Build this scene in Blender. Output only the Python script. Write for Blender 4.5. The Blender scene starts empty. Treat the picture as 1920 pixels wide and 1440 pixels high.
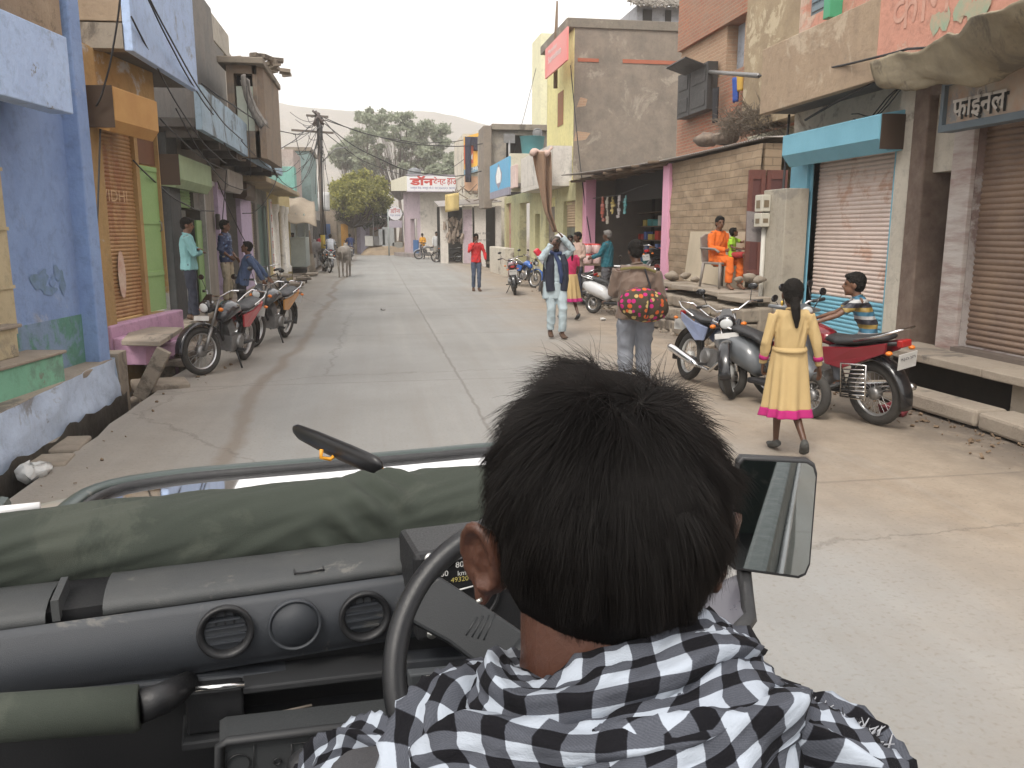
import bpy, bmesh, math, random
import numpy as np
from mathutils import Vector, Matrix, noise as mnoise
R_ = math.radians
rnd = random.Random(7)
sc = bpy.context.scene
col = sc.collection
# ------------------------------------------------------------------ camera model (photo pixels, 1920 wide)
FP, HC = 1540.0, 1.8
_t = math.atan(288 / FP); _p = math.atan(260 / math.hypot(FP, 288))
CF = Vector((math.sin(_p) * math.cos(_t), math.cos(_p) * math.cos(_t), -math.sin(_t)))
CR = Vector((math.cos(_p), -math.sin(_p), 0)); CU = CR.cross(CF)
def ray(px, py): return CF + CR * ((px - 960) / FP) + CU * ((720 - py) / FP)
def P(px, py, x=None, y=None, z=0.0):
 d = ray(px, py)
 s = x / d.x if x is not None else y / d.y if y is not None else (z - HC) / d.z
 return Vector((d.x * s, d.y * s, HC + d.z * s))
def ZY(px, py, y): return P(px, py, y=y).z
# ------------------------------------------------------------------ node helpers
class NT:
 def __init__(s, t): s.t = t; s.n = t.nodes; s.l = t.links
 def add(s, typ, **k):
  n = s.n.new(typ)
  for a, b in k.items():
   if a.startswith('i_'):
    q = a[2:]; q = int(q) if q.isdigit() else q.replace('_', ' ')
    if isinstance(b, tuple) and len(b) == 2 and hasattr(b[0], 'outputs'): s.l.new(b[0].outputs[b[1]], n.inputs[q])
    elif hasattr(b, 'outputs'): s.l.new(b.outputs[0], n.inputs[q])
    else: n.inputs[q].default_value = b
   else: setattr(n, a, b)
  return n
def c4(c): return (c[0], c[1], c[2], 1.0)
def hexc(h):
 v = [int(h[i:i + 2], 16) / 255 for i in (0, 2, 4)]
 return tuple(((x + .055) / 1.055) ** 2.4 if x > .04045 else x / 12.92 for x in v)
MC = {}
def mat(name, col1, rough=.8, col2=None, scale=3.0, amt=.5, bump=.0, bscale=25.0, metal=0.0, col3=None, amt3=.35, scale3=1.2,
  stretch=(1, 1, 1), emit=None, coat=0, alpha=None, spec=.5, sheen=0, contrast=.25):
 """procedural surface: base colour broken up by two noises, with a bump"""
 if name in MC: return MC[name]
 m = bpy.data.materials.new(name); m.use_nodes = True; nt = NT(m.node_tree)
 b = nt.n['Principled BSDF']; b.inputs['Roughness'].default_value = rough; b.inputs['Metallic'].default_value = metal
 b.inputs['Specular IOR Level'].default_value = spec
 if coat: b.inputs['Coat Weight'].default_value = coat; b.inputs['Coat Roughness'].default_value = .12
 if sheen: b.inputs['Sheen Weight'].default_value = sheen
 tc = nt.add('ShaderNodeTexCoord'); mp = nt.add('ShaderNodeMapping', i_Vector=(tc, 'Object')); mp.inputs['Scale'].default_value = stretch
 if col2 is None: col2 = tuple(c * .72 for c in col1)
 n1 = nt.add('ShaderNodeTexNoise', i_Vector=mp, i_Scale=scale, i_Detail=7.0, i_Roughness=.62)
 r1 = nt.add('ShaderNodeMapRange', i_Value=n1, i_1=.5 - contrast, i_2=.5 + contrast, i_3=0.0, i_4=amt * 1.5)
 mx = nt.add('ShaderNodeMix', data_type='RGBA', i_0=r1); mx.inputs[6].default_value = c4(col1); mx.inputs[7].default_value = c4(col2)
 out = (mx, 2)
 if col3 is not None:
  n3 = nt.add('ShaderNodeTexNoise', i_Vector=mp, i_Scale=scale3, i_Detail=9.0, i_Roughness=.72, i_Distortion=.6)
  r3 = nt.add('ShaderNodeMapRange', i_Value=n3, i_1=.62 - amt3 * .3, i_2=.68 - amt3 * .3)
  m3 = nt.add('ShaderNodeMix', data_type='RGBA', i_0=r3); m3.inputs[7].default_value = c4(col3); nt.l.new(mx.outputs[2], m3.inputs[6]); out = (m3, 2)
 nt.l.new(out[0].outputs[out[1]], b.inputs['Base Color'])
 if bump:
  nb = nt.add('ShaderNodeTexNoise', i_Vector=mp, i_Scale=bscale, i_Detail=6.0, i_Roughness=.65)
  bp = nt.add('ShaderNodeBump', i_Strength=min(1, bump), i_Distance=.02, i_Height=nb); nt.l.new(bp.outputs[0], b.inputs['Normal'])
  rr = nt.add('ShaderNodeMapRange', i_Value=nb, i_1=.3, i_2=.7, i_3=max(0, rough - .12), i_4=min(1, rough + .1)); nt.l.new(rr.outputs[0], b.inputs['Roughness'])
 if emit: b.inputs['Emission Color'].default_value = c4(emit[0]); b.inputs['Emission Strength'].default_value = emit[1]
 MC[name] = m
 return m
def plaster(name, c, dirt=None, amt=.45, amt3=.3, dcol=None, **k):
 """painted render: blotches, vertical run marks from rain, flaking to dcol"""
 if name in MC: return MC[name]
 k.setdefault('scale', 1.7)
 m = mat(name, c, .9, dirt or tuple(x * .6 for x in c), amt=amt, bump=.55, bscale=14, col3=dcol or tuple(x * .5 + .06 for x in c), amt3=amt3, scale3=.9, **k)
 nt = NT(m.node_tree); b = nt.n['Principled BSDF']; src = b.inputs['Base Color'].links[0].from_socket
 tc = nt.add('ShaderNodeTexCoord'); mp = nt.add('ShaderNodeMapping', i_Vector=(tc, 'Object')); mp.inputs['Scale'].default_value = (3.2, 3.2, .5)
 n = nt.add('ShaderNodeTexNoise', i_Vector=mp, i_Scale=1.4, i_Detail=6.0, i_Roughness=.6)
 r = nt.add('ShaderNodeMapRange', i_Value=n, i_1=.55, i_2=.8, i_3=0.0, i_4=.22)
 mx = nt.add('ShaderNodeMix', data_type='RGBA', i_0=r); nt.l.new(src, mx.inputs[6]); mx.inputs[7].default_value = (.09, .075, .06, 1)
 n2 = nt.add('ShaderNodeTexNoise', i_Vector=(tc, 'Object'), i_Scale=7.5, i_Detail=8.0, i_Roughness=.75, i_Distortion=.3); r2 = nt.add('ShaderNodeMapRange', i_Value=n2, i_1=.50, i_2=.70, i_3=0.0, i_4=.5)
 m2 = nt.add('ShaderNodeMix', data_type='RGBA', i_0=r2); nt.l.new(mx.outputs[2], m2.inputs[6]); m2.inputs[7].default_value = c4(tuple(x * .42 + .012 for x in c))
 sp = nt.add('ShaderNodeTexNoise', i_Vector=(tc, 'Object'), i_Scale=2.3, i_Detail=10.0, i_Roughness=.8); r3 = nt.add('ShaderNodeMapRange', i_Value=sp, i_1=.635, i_2=.655, i_3=0.0, i_4=.8)
 m3 = nt.add('ShaderNodeMix', data_type='RGBA', i_0=r3); nt.l.new(m2.outputs[2], m3.inputs[6]); m3.inputs[7].default_value = (.20, .175, .15, 1)
 nt.l.new(m3.outputs[2], b.inputs['Base Color'])
 return m
# ------------------------------------------------------------------ mesh builder
class MB:
 def __init__(s): s.v = []; s.f = []; s.sm = []; s.mi = []; s.T = None; s.uv = None
 def add(s, vs, fs, smooth=False, mi=0):
  o = len(s.v)
  if s.T is not None: vs = [s.T @ Vector(v) for v in vs]
  s.v += [tuple(v) for v in vs]
  for f in fs: s.f.append([i + o for i in f]); s.sm.append(smooth); s.mi.append(mi)
  return s
 def hexa(s, p, mi=0):
  return s.add(p, [(0, 3, 2, 1), (4, 5, 6, 7), (0, 1, 5, 4), (1, 2, 6, 5), (2, 3, 7, 6), (3, 0, 4, 7)], mi=mi)
 def box(s, a, b, mi=0):
  x0, y0, z0 = a; x1, y1, z1 = b
  return s.hexa([(x0, y0, z0), (x1, y0, z0), (x1, y1, z0), (x0, y1, z0), (x0, y0, z1), (x1, y0, z1), (x1, y1, z1), (x0, y1, z1)], mi)
 def obox(s, c, size, rot=(0, 0, 0), mi=0):
  M = Matrix.Translation(Vector(c)) @ (Matrix.Rotation(rot[2], 4, 'Z') @ Matrix.Rotation(rot[1], 4, 'Y') @ Matrix.Rotation(rot[0], 4, 'X'))
  h = [x / 2 for x in size]
  return s.hexa([M @ Vector((x * h[0], y * h[1], z * h[2])) for z in (-1, 1) for x, y in ((-1, -1), (1, -1), (1, 1), (-1, 1))], mi)
 def prism(s, poly, ext, mi=0, smooth=False):
  n = len(poly); e = Vector(ext); a = [Vector(p) for p in poly]; b = [p + e for p in a]
  fs = [tuple(range(n))[::-1], tuple(range(n, 2 * n))] + [(i, (i + 1) % n, n + (i + 1) % n, n + i) for i in range(n)]
  return s.add(a + b, fs, smooth, mi)
 def loft(s, rings, closed=True, caps=True, smooth=True, mi=0):
  n = len(rings[0]); vs = [p for r in rings for p in r]; fs = []
  m = n if closed else n - 1
  for i in range(len(rings) - 1):
   for j in range(m):
    k = (j + 1) % n; fs.append((i * n + j, i * n + k, (i + 1) * n + k, (i + 1) * n + j))
  if caps and closed: fs += [tuple(range(n))[::-1], tuple(range((len(rings) - 1) * n, len(rings) * n))]
  return s.add(vs, fs, smooth, mi)
 def tube(s, pts, r, n=8, caps=True, mi=0, closed=False, flat=None):
  pts = [Vector(p) for p in pts]; rs = r if isinstance(r, (list, tuple)) else [r] * len(pts); rings = []; up = None
  N = len(pts)
  for i, p in enumerate(pts):
   if closed: d = pts[(i + 1) % N] - pts[i - 1]
   else: d = pts[min(i + 1, N - 1)] - pts[max(i - 1, 0)]
   if d.length < 1e-9: d = Vector((0, 0, 1))
   d.normalize()
   if up is None: up = d.orthogonal() if flat is None else Vector(flat)
   a = up - d * up.dot(d)
   if a.length < 1e-6: a = d.orthogonal()
   a.normalize(); up = a; b = d.cross(a)
   ra, rb = rs[i] if isinstance(rs[i], tuple) else (rs[i], rs[i])
   rings.append([p + a * (math.cos(2 * math.pi * k / n) * ra) + b * (math.sin(2 * math.pi * k / n) * rb) for k in range(n)])
  if closed: rings.append(rings[0]); caps = False
  return s.loft(rings, caps=caps, mi=mi)
 def lathe(s, prof, o=(0, 0, 0), axis=(0, 0, 1), n=24, mi=0, smooth=True, caps=False):
  ax = Vector(axis).normalized(); a = ax.orthogonal().normalized(); b = ax.cross(a); o = Vector(o)
  rings = [[o + ax * h + (a * math.cos(2 * math.pi * k / n) + b * math.sin(2 * math.pi * k / n)) * r for k in range(n)] for r, h in prof]
  return s.loft(rings, caps=caps, smooth=smooth, mi=mi)
 def torus(s, o, axis, Rr, r, n=32, m=10, mi=0, sx=1.0):
  ax = Vector(axis).normalized(); a = ax.orthogonal().normalized(); b = ax.cross(a); o = Vector(o); rings = []
  for k in range(n + 1):
   d = a * math.cos(2 * math.pi * k / n) + b * math.sin(2 * math.pi * k / n)
   rings.append([o + d * (Rr + r * math.cos(2 * math.pi * j / m)) + ax * (r * sx * math.sin(2 * math.pi * j / m)) for j in range(m)])
  return s.loft(rings, caps=False, mi=mi)
 def ball(s, c, r, nu=12, nv=8, mi=0, M=None):
  if not isinstance(r, (tuple, list)): r = (r, r, r)
  vs = []; c = Vector(c)
  for i in range(nv + 1):
   th = math.pi * i / nv
   for j in range(nu):
    ph = 2 * math.pi * j / nu; q = Vector((r[0] * math.sin(th) * math.cos(ph), r[1] * math.sin(th) * math.sin(ph), r[2] * math.cos(th)))
    if M is not None: q = M @ q
    vs.append(c + q)
  fs = [(i * nu + j, (i + 1) * nu + j, (i + 1) * nu + (j + 1) % nu, i * nu + (j + 1) % nu) for i in range(nv) for j in range(nu)]
  return s.add(vs, fs, True, mi)
 def grid(s, fn, nu, nv, smooth=True, mi=0, uv=None):
  vs = [fn(i / nu, j / nv) for i in range(nu + 1) for j in range(nv + 1)]
  fs = [(i * (nv + 1) + j, (i + 1) * (nv + 1) + j, (i + 1) * (nv + 1) + j + 1, i * (nv + 1) + j + 1) for i in range(nu) for j in range(nv)]
  if uv:
   if s.uv is None: s.uv = []
   s.uv += [uv(i / nu, j / nv) for i in range(nu + 1) for j in range(nv + 1)]
  return s.add(vs, fs, smooth, mi)
 def mesh(s, name, off=None):
  me = bpy.data.meshes.new(name); o = off or Vector((0, 0, 0))
  me.from_pydata([(v[0] - o.x, v[1] - o.y, v[2] - o.z) for v in s.v], [], s.f)
  me.polygons.foreach_set('use_smooth', s.sm); me.polygons.foreach_set('material_index', s.mi)
  if s.uv and len(s.uv) == len(s.v):
   l = me.uv_layers.new(name='UVMap'); idx = np.empty(len(me.loops), dtype=np.int32); me.loops.foreach_get('vertex_index', idx)
   l.data.foreach_set('uv', np.array(s.uv, dtype=np.float32)[idx].ravel())
  me.validate(); me.update()
  return me
 def build(s, name, m, parent=None, bev=0, solid=0, fix=False):
  o = bpy.data.objects.new(name, s.mesh(name, rootloc(parent)))
  for x in (m if isinstance(m, (list, tuple)) else [m]): o.data.materials.append(x)
  col.objects.link(o); o.parent = parent
  if fix:
   bm = bmesh.new(); bm.from_mesh(o.data); bmesh.ops.recalc_face_normals(bm, faces=bm.faces); bm.to_mesh(o.data); bm.free()
  if bev:
   b = o.modifiers.new('b', 'BEVEL'); b.width = bev; b.segments = 2; b.limit_method = 'ANGLE'; b.angle_limit = R_(40)
  if solid:
   b = o.modifiers.new('s', 'SOLIDIFY'); b.thickness = solid; b.offset = 0
  return o
LOCALROOTS = set()
def rootloc(parent):
 if parent is None: return Vector((0, 0, 0))
 r = parent
 while r.parent: r = r.parent
 if r.name in LOCALROOTS: return Vector((0, 0, 0))
 return Vector(r.location)
def tag(o, label=None, cat=None, group=None, kind=None):
 for k, v in (('label', label), ('category', cat), ('group', group), ('kind', kind)):
  if v: o[k] = v
 return o
def thing(name, label, cat, loc=(0, 0, 0), group=None, rz=0, local=False):
 o = bpy.data.objects.new(name, None); o.empty_display_size = .1; col.objects.link(o); o.location = loc; o.rotation_euler = (0, 0, rz)
 if local: LOCALROOTS.add(o.name)
 return tag(o, label, cat, group)
def struct(name, mb, m, **k): return tag(mb.build(name, m, **k), kind='structure')
def copy_tree(o, parent=None):
 c = o.copy(); col.objects.link(c); c.parent = parent
 if o.name in LOCALROOTS: LOCALROOTS.add(c.name)
 for ch in o.children: copy_tree(ch, c)
 return c
# ------------------------------------------------------------------ facade frames
class Fr:
 """a wall plane: u runs along the street from its near end, v out towards the street, z up"""
 def __init__(s, x, y, deg=0, side=1):
  a = R_(deg); s.o = Vector((x, y, 0)); s.u = Vector((math.sin(a), math.cos(a), 0)); s.n = Vector((math.cos(a), -math.sin(a), 0)) * side
 def pt(s, u, v, z): return s.o + s.u * u + s.n * v + Vector((0, 0, z))
 def at(s, px, py, v=0):
  d = ray(px, py); o = Vector((0, 0, HC)); q = s.o + s.n * v
  t = (q - o).dot(s.n) / d.dot(s.n); w = o + d * t
  return (w - s.o).dot(s.u), w.z
 def U(s, px, py=450, v=0): return s.at(px, py, v)[0]
 def box(s, mb, u0, u1, v0, v1, z0, z1, mi=0):
  p = [s.pt(u, v, z) for z in (z0, z1) for u, v in ((u0, v0), (u1, v0), (u1, v1), (u0, v1))]
  if s.u.cross(s.n).z > 0: return mb.hexa(p, mi)
  return mb.hexa([p[0], p[3], p[2], p[1], p[4], p[7], p[6], p[5]], mi)
 def wall(s, mb, u0, u1, z0, z1, v0, v1, holes=()):
  us = sorted({u0, u1} | {min(max(h[k], u0), u1) for h in holes for k in (0, 1)})
  for a, b in zip(us, us[1:]):
   if b - a < 1e-4: continue
   m = (a + b) / 2; hs = sorted((h[2], h[3]) for h in holes if h[0] < m < h[1]); z = z0
   for h0, h1 in hs:
    if h0 > z + 1e-4: s.box(mb, a, b, v0, v1, z, h0)
    z = max(z, h1)
   if z < z1 - 1e-4: s.box(mb, a, b, v0, v1, z, z1)
  return mb
 def shutter(s, mb, u0, u1, z0, z1, v, pitch=.075, dep=.022, tilt=0):
  n = max(3, int((z1 - z0) / pitch)); pr = []
  for i in range(n):
   a = z0 + (z1 - z0) * i / n; h = (z1 - z0) / n
   for q, d in ((0, 0), (.12, .35), (.3, .9), (.5, 1), (.7, .9), (.88, .35), (.97, 0)): pr.append((a + h * q, v + dep * d))
  sag = [rnd.uniform(-.004, .004) for _ in range(9)]
  def fn(i, j):
   z, vv = pr[min(len(pr) - 1, int(round(j * (len(pr) - 1))))]
   return s.pt(u0 + (u1 - u0) * i, vv + sag[int(i * 8)] * (1 + math.sin(z * 9)), z)
  mb.grid(fn, 8, len(pr) - 1, smooth=True)
  s.box(mb, u0, u1, v - .03, v - .012, z0, z1)
  return mb
def prong(fr, mb, pts, v0, v1, mi=0):
 """polygon of (u, z) points extruded between two offsets"""
 mb.prism([fr.pt(u, v0, z) for u, z in pts], fr.n * (v1 - v0), mi); return mb
def prof(fr, mb, u0, u1, vz, mi=0):
 """cross-section of (v, z) points extruded along the wall"""
 mb.prism([fr.pt(u0, v, z) for v, z in vz], fr.u * (u1 - u0), mi); return mb
# ------------------------------------------------------------------ lettering
def text_mb(txt, h, w=None, thick=.004, spacing=1.0, bold=0.0):
 c = bpy.data.curves.new('t', 'FONT'); c.body = txt; c.size = 1.0; c.extrude = 0; c.resolution_u = 3; c.space_character = spacing; c.offset = bold
 o = bpy.data.objects.new('t', c); col.objects.link(o); dg = bpy.context.evaluated_depsgraph_get(); dg.update()
 me = bpy.data.meshes.new_from_object(o.evaluated_get(dg)); v = np.empty(len(me.vertices) * 3); me.vertices.foreach_get('co', v); v = v.reshape(-1, 3)
 fs = [tuple(p.vertices) for p in me.polygons]; bpy.data.objects.remove(o); bpy.data.curves.remove(c); bpy.data.meshes.remove(me)
 if len(v) == 0: return [], [], 0
 mn = v.min(0); mx = v.max(0); k = h / max(1e-6, mx[1] - mn[1]); kx = k if w is None else w / max(1e-6, mx[0] - mn[0])
 pts = [((a - mn[0]) * kx, (b - mn[1]) * k) for a, b, _ in v]
 return pts, fs, (mx[0] - mn[0]) * kx
def lettering(name, txt, h, w, org, ux, uz, m, parent, lift=.004, bold=0.0, kx=None):
 """flat painted lettering on a board: org = lower left corner, ux/uz = unit directions, lifted off the board"""
 pts, fs, ww = text_mb(txt, h, w, bold=bold)
 if not pts: return None
 org = Vector(org); ux = Vector(ux).normalized(); uz = Vector(uz).normalized(); n = ux.cross(uz)
 mb = MB(); N = len(pts)
 a = [org + ux * p + uz * q + n * lift for p, q in pts]
 mb.add(a, fs)
 return mb.build(name, m, parent)
# ------------------------------------------------------------------ world, camera, light
cam = bpy.data.objects.new('camera', bpy.data.cameras.new('camera')); col.objects.link(cam); sc.camera = cam
cam.data.sensor_width = 36; cam.data.lens = 36 * FP / 1920; cam.data.clip_start = .02; cam.data.clip_end = 3000
cam.matrix_world = Matrix(((CR.x, CU.x, -CF.x, 0), (CR.y, CU.y, -CF.y, 0), (CR.z, CU.z, -CF.z, HC), (0, 0, 0, 1)))
w = bpy.data.worlds.new('World'); sc.world = w; w.use_nodes = True; nt = NT(w.node_tree)
SUN_EL, SUN_AZ = R_(52), R_(215)
sky = nt.add('ShaderNodeTexSky', sky_type='NISHITA', sun_disc=False, sun_elevation=SUN_EL, sun_rotation=SUN_AZ, air_density=1.6, dust_density=7.0, ozone_density=.6)
hs = nt.add('ShaderNodeHueSaturation', i_Saturation=.32, i_Color=sky)
mxw = nt.add('ShaderNodeMix', data_type='RGBA', i_0=.7); nt.l.new(hs.outputs[0], mxw.inputs[6]); mxw.inputs[7].default_value = (12.5, 12.3, 12.2, 1)
bg = nt.n['Background']; nt.l.new(mxw.outputs[2], bg.inputs[0]); bg.inputs[1].default_value = .12
sl = bpy.data.lights.new('sun', 'SUN'); sl.energy = 1.8; sl.angle = R_(16); sl.color = (1, .93, .84)
so = bpy.data.objects.new('sun', sl); col.objects.link(so)
sd = Vector((math.sin(SUN_AZ) * math.cos(SUN_EL), math.cos(SUN_AZ) * math.cos(SUN_EL), math.sin(SUN_EL))); so.rotation_euler = sd.to_track_quat('Z', 'Y').to_euler()
sc.view_settings.view_transform = 'Standard'; sc.view_settings.look = 'None'; sc.view_settings.exposure = .5; sc.view_settings.gamma = 1
sc.cycles.use_denoising = True; sc.cycles.max_bounces = 6; sc.cycles.diffuse_bounces = 3; sc.cycles.glossy_bounces = 3; sc.cycles.transparent_max_bounces = 8; sc.cycles.volume_bounces = 1
sc.cycles.sample_clamp_indirect = 6
# ------------------------------------------------------------------ shared materials
concrete = plaster('concrete', (.27, .235, .19), (.16, .135, .105), dcol=(.10, .085, .07))
rubble = mat('stone', (.33, .285, .225), .95, (.2, .165, .13), 2.5, .8, .9, 9, col3=(.12, .10, .08), amt3=.3)
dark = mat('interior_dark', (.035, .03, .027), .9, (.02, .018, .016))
dimwall = mat('interior_wall', (.16, .14, .12), .95, (.08, .07, .06), 1.5)
slabst = mat('slab_stone', (.36, .31, .25), .92, (.24, .2, .16), 1.6, .7, .6, 18, col3=(.15, .13, .11), amt3=.2)
brick_m = None
def brickmat(name, c1, c2, mortar, bw=.22, rh=.075, cover=.75):
 m = bpy.data.materials.new(name); m.use_nodes = True; nt = NT(m.node_tree); b = nt.n['Principled BSDF']; b.inputs['Roughness'].default_value = .93
 tc = nt.add('ShaderNodeTexCoord'); sp = nt.add('ShaderNodeSeparateXYZ', i_Vector=(tc, 'Object'))
 ad = nt.add('ShaderNodeMath', operation='ADD'); nt.l.new(sp.outputs[0], ad.inputs[0]); nt.l.new(sp.outputs[1], ad.inputs[1])
 cb = nt.add('ShaderNodeCombineXYZ'); nt.l.new(ad.outputs[0], cb.inputs[0]); nt.l.new(sp.outputs[2], cb.inputs[1])
 nz = nt.add('ShaderNodeTexNoise', i_Vector=(tc, 'Object'), i_Scale=3.0, i_Detail=5.0)
 dv = nt.add('ShaderNodeVectorMath', operation='MULTIPLY_ADD'); nt.l.new(nz.outputs[1], dv.inputs[0]); dv.inputs[1].default_value = (.03, .03, .0); nt.l.new(cb.outputs[0], dv.inputs[2])
 br = nt.add('ShaderNodeTexBrick', i_Vector=dv, i_Scale=1.0, i_Mortar_Size=.012, i_Mortar_Smooth=.3, i_Bias=0.0, i_Brick_Width=bw, i_Row_Height=rh)
 br.inputs['Color1'].default_value = c4(c1); br.inputs['Color2'].default_value = c4(c2); br.inputs['Mortar'].default_value = c4(mortar)
 n2 = nt.add('ShaderNodeTexNoise', i_Vector=(tc, 'Object'), i_Scale=.9, i_Detail=8.0, i_Roughness=.7)
 r2 = nt.add('ShaderNodeMapRange', i_Value=n2, i_1=.4, i_2=.7, i_3=0.0, i_4=cover)
 mx = nt.add('ShaderNodeMix', data_type='RGBA', i_0=r2); nt.l.new(br.outputs[0], mx.inputs[6]); mx.inputs[7].default_value = c4(mortar)
 nt.l.new(mx.outputs[2], b.inputs['Base Color'])
 bp = nt.add('ShaderNodeBump', i_Strength=.7, i_Distance=.012, invert=True); nt.l.new(br.outputs[1], bp.inputs['Height']); nt.l.new(bp.outputs[0], b.inputs['Normal'])
 MC[name] = m; return m
brick_red = brickmat('brick_red', (.42, .16, .09), (.32, .13, .08), (.30, .22, .16))
brick_tan = brickmat('brick_tan', (.44, .28, .18), (.37, .22, .14), (.40, .29, .2))
metal_grey = mat('metal_grey', (.28, .28, .28), .45, (.18, .17, .16), 8, .5, .1, metal=.6)
wire_m = mat('cable_black', (.02, .02, .022), .6)
# ------------------------------------------------------------------ ground
def road_material():
 m = bpy.data.materials.new('road_concrete'); m.use_nodes = True; nt = NT(m.node_tree); b = nt.n['Principled BSDF']; b.inputs['Roughness'].default_value = .82
 tc = nt.add('ShaderNodeTexCoord'); sp = nt.add('ShaderNodeSeparateXYZ', i_Vector=(tc, 'Object'))
 def mth(op, a, bb=None, c=None, clamp=False):
  n = nt.add('ShaderNodeMath', operation=op, use_clamp=clamp)
  for i, q in enumerate((a, bb, c)):
   if q is None: continue
   if hasattr(q, 'outputs'): nt.l.new(q.outputs[0], n.inputs[i])
   elif isinstance(q, tuple): nt.l.new(q[0].outputs[q[1]], n.inputs[i])
   else: n.inputs[i].default_value = q
  return n
 def mix(f, a, c):
  n = nt.add('ShaderNodeMix', data_type='RGBA'); nt.l.new(f.outputs[0], n.inputs[0])
  if hasattr(a, 'outputs'): nt.l.new(a.outputs[2 if a.bl_idname == 'ShaderNodeMix' else 0], n.inputs[6])
  else: n.inputs[6].default_value = c4(a)
  if hasattr(c, 'outputs'): nt.l.new(c.outputs[2 if c.bl_idname == 'ShaderNodeMix' else 0], n.inputs[7])
  else: n.inputs[7].default_value = c4(c)
  return n
 nz = nt.add('ShaderNodeTexNoise', i_Vector=(tc, 'Object'), i_Scale=.45, i_Detail=8.0, i_Roughness=.62)
 nf = nt.add('ShaderNodeTexNoise', i_Vector=(tc, 'Object'), i_Scale=2.6, i_Detail=8.0, i_Roughness=.7)
 X = (sp, 0); Y = (sp, 1)
 conc = mix(nt.add('ShaderNodeMapRange', i_Value=nz, i_1=.35, i_2=.65), (.275, .274, .264), (.225, .222, .21))
 sand = mix(nt.add('ShaderNodeMapRange', i_Value=nf, i_1=.35, i_2=.68), (.335, .275, .21), (.25, .20, .15))
 xr = mth('ADD', X, mth('MULTIPLY', mth('SUBTRACT', nz, .5), 3.2))
 yb = mth('MULTIPLY', mth('SUBTRACT', Y, 8.0), .035)
 dr = nt.add('ShaderNodeMapRange', i_1=1.9, i_2=3.9); nt.l.new(mth('SUBTRACT', xr, yb).outputs[0], dr.inputs[0])
 dl = nt.add('ShaderNodeMapRange', i_1=-.9, i_2=-1.9); nt.l.new(mth('ADD', X, mth('MULTIPLY', mth('SUBTRACT', nz, .5), 1.2)).outputs[0], dl.inputs[0])
 dust = mth('MAXIMUM', mth('MULTIPLY', dr, .95), mth('MULTIPLY', dl, .45))
 c = mix(dust, conc, sand)
 wob = mth('MULTIPLY', mth('SUBTRACT', nt.add('ShaderNodeTexNoise', noise_dimensions='1D', i_W=(sp, 1), i_Scale=.16, i_Detail=3.0), .5), 1.1)
 d = mth('ABSOLUTE', mth('ADD', mth('ADD', X, 1.24), wob))
 trail = nt.add('ShaderNodeMapRange', i_1=.11, i_2=.03); nt.l.new(mth('ADD', d, mth('MULTIPLY', mth('SUBTRACT', nf, .5), .2)).outputs[0], trail.inputs[0])
 c = mix(mth('MULTIPLY', trail, .55), c, (.155, .115, .08))
 mpz = nt.add('ShaderNodeMapping', i_Vector=(tc, 'Object')); mpz.inputs['Scale'].default_value = (2.6, .10, 1)
 ns = nt.add('ShaderNodeTexNoise', i_Vector=mpz, i_Scale=1.0, i_Detail=5.0, i_Roughness=.6)
 c = mix(mth('MULTIPLY', nt.add('ShaderNodeMapRange', i_Value=ns, i_1=.5, i_2=.72), .38), c, (.20, .18, .155))
 c = mix(mth('MULTIPLY', nt.add('ShaderNodeMapRange', i_Value=ns, i_1=.45, i_2=.28), .30), c, (.36, .345, .315))
 wj = mth('MULTIPLY', mth('SUBTRACT', nf, .5), .10)
 j1 = nt.add('ShaderNodeMapRange', i_1=.022, i_2=.008); nt.l.new(mth('ABSOLUTE', mth('ADD', mth('SUBTRACT', X, 1.0), wj)).outputs[0], j1.inputs[0])
 my = mth('ABSOLUTE', mth('SUBTRACT', mth('MULTIPLY', mth('FRACT', mth('DIVIDE', mth('ADD', Y, 1.6), 4.6)), 4.6), 2.3))
 j2 = nt.add('ShaderNodeMapRange', i_1=.03, i_2=.01); nt.l.new(mth('ADD', my, mth('MULTIPLY', wj, .4)).outputs[0], j2.inputs[0])
 vo = nt.add('ShaderNodeTexVoronoi', feature='DISTANCE_TO_EDGE', i_Scale=.16)
 dv = nt.add('ShaderNodeVectorMath', operation='MULTIPLY_ADD'); nt.l.new(nf.outputs[1], dv.inputs[0]); dv.inputs[1].default_value = (.5, .5, 0); nt.l.new(tc.outputs['Object'], dv.inputs[2]); nt.l.new(dv.outputs[0], vo.inputs['Vector'])
 j3 = nt.add('ShaderNodeMapRange', i_Value=vo, i_1=.0035, i_2=.001)
 jj = mth('MAXIMUM', mth('MULTIPLY', j1, .38), mth('MAXIMUM', mth('MULTIPLY', j2, .26), mth('MULTIPLY', j3, .28)))
 c = mix(jj, c, (.1, .085, .07))
 no = nt.add('ShaderNodeTexNoise', i_Vector=(tc, 'Object'), i_Scale=1.1, i_Detail=4.0)
 nd = nt.add('ShaderNodeTexNoise', i_Vector=(tc, 'Object'), i_Scale=1.7, i_Detail=7.0, i_Roughness=.7)
 ex = nt.add('ShaderNodeMapRange', i_1=4.3, i_2=5.3); nt.l.new(sp.outputs[0], ex.inputs[0]); fy = nt.add('ShaderNodeMapRange', i_1=26.0, i_2=8.0); nt.l.new(sp.outputs[1], fy.inputs[0])
 dd = nt.add('ShaderNodeMapRange', i_1=.46, i_2=.62); nt.l.new(mth('ADD', nd, mth('MULTIPLY', mth('MULTIPLY', ex, fy), .17)).outputs[0], dd.inputs[0])
 bl = mth('MAXIMUM', mth('MULTIPLY', nt.add('ShaderNodeMapRange', i_Value=no, i_1=.66, i_2=.74), mth('MULTIPLY', dr, .45)), mth('MULTIPLY', dd, mth('MULTIPLY', ex, .85)))
 c = mix(bl, c, (.085, .068, .055))
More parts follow.
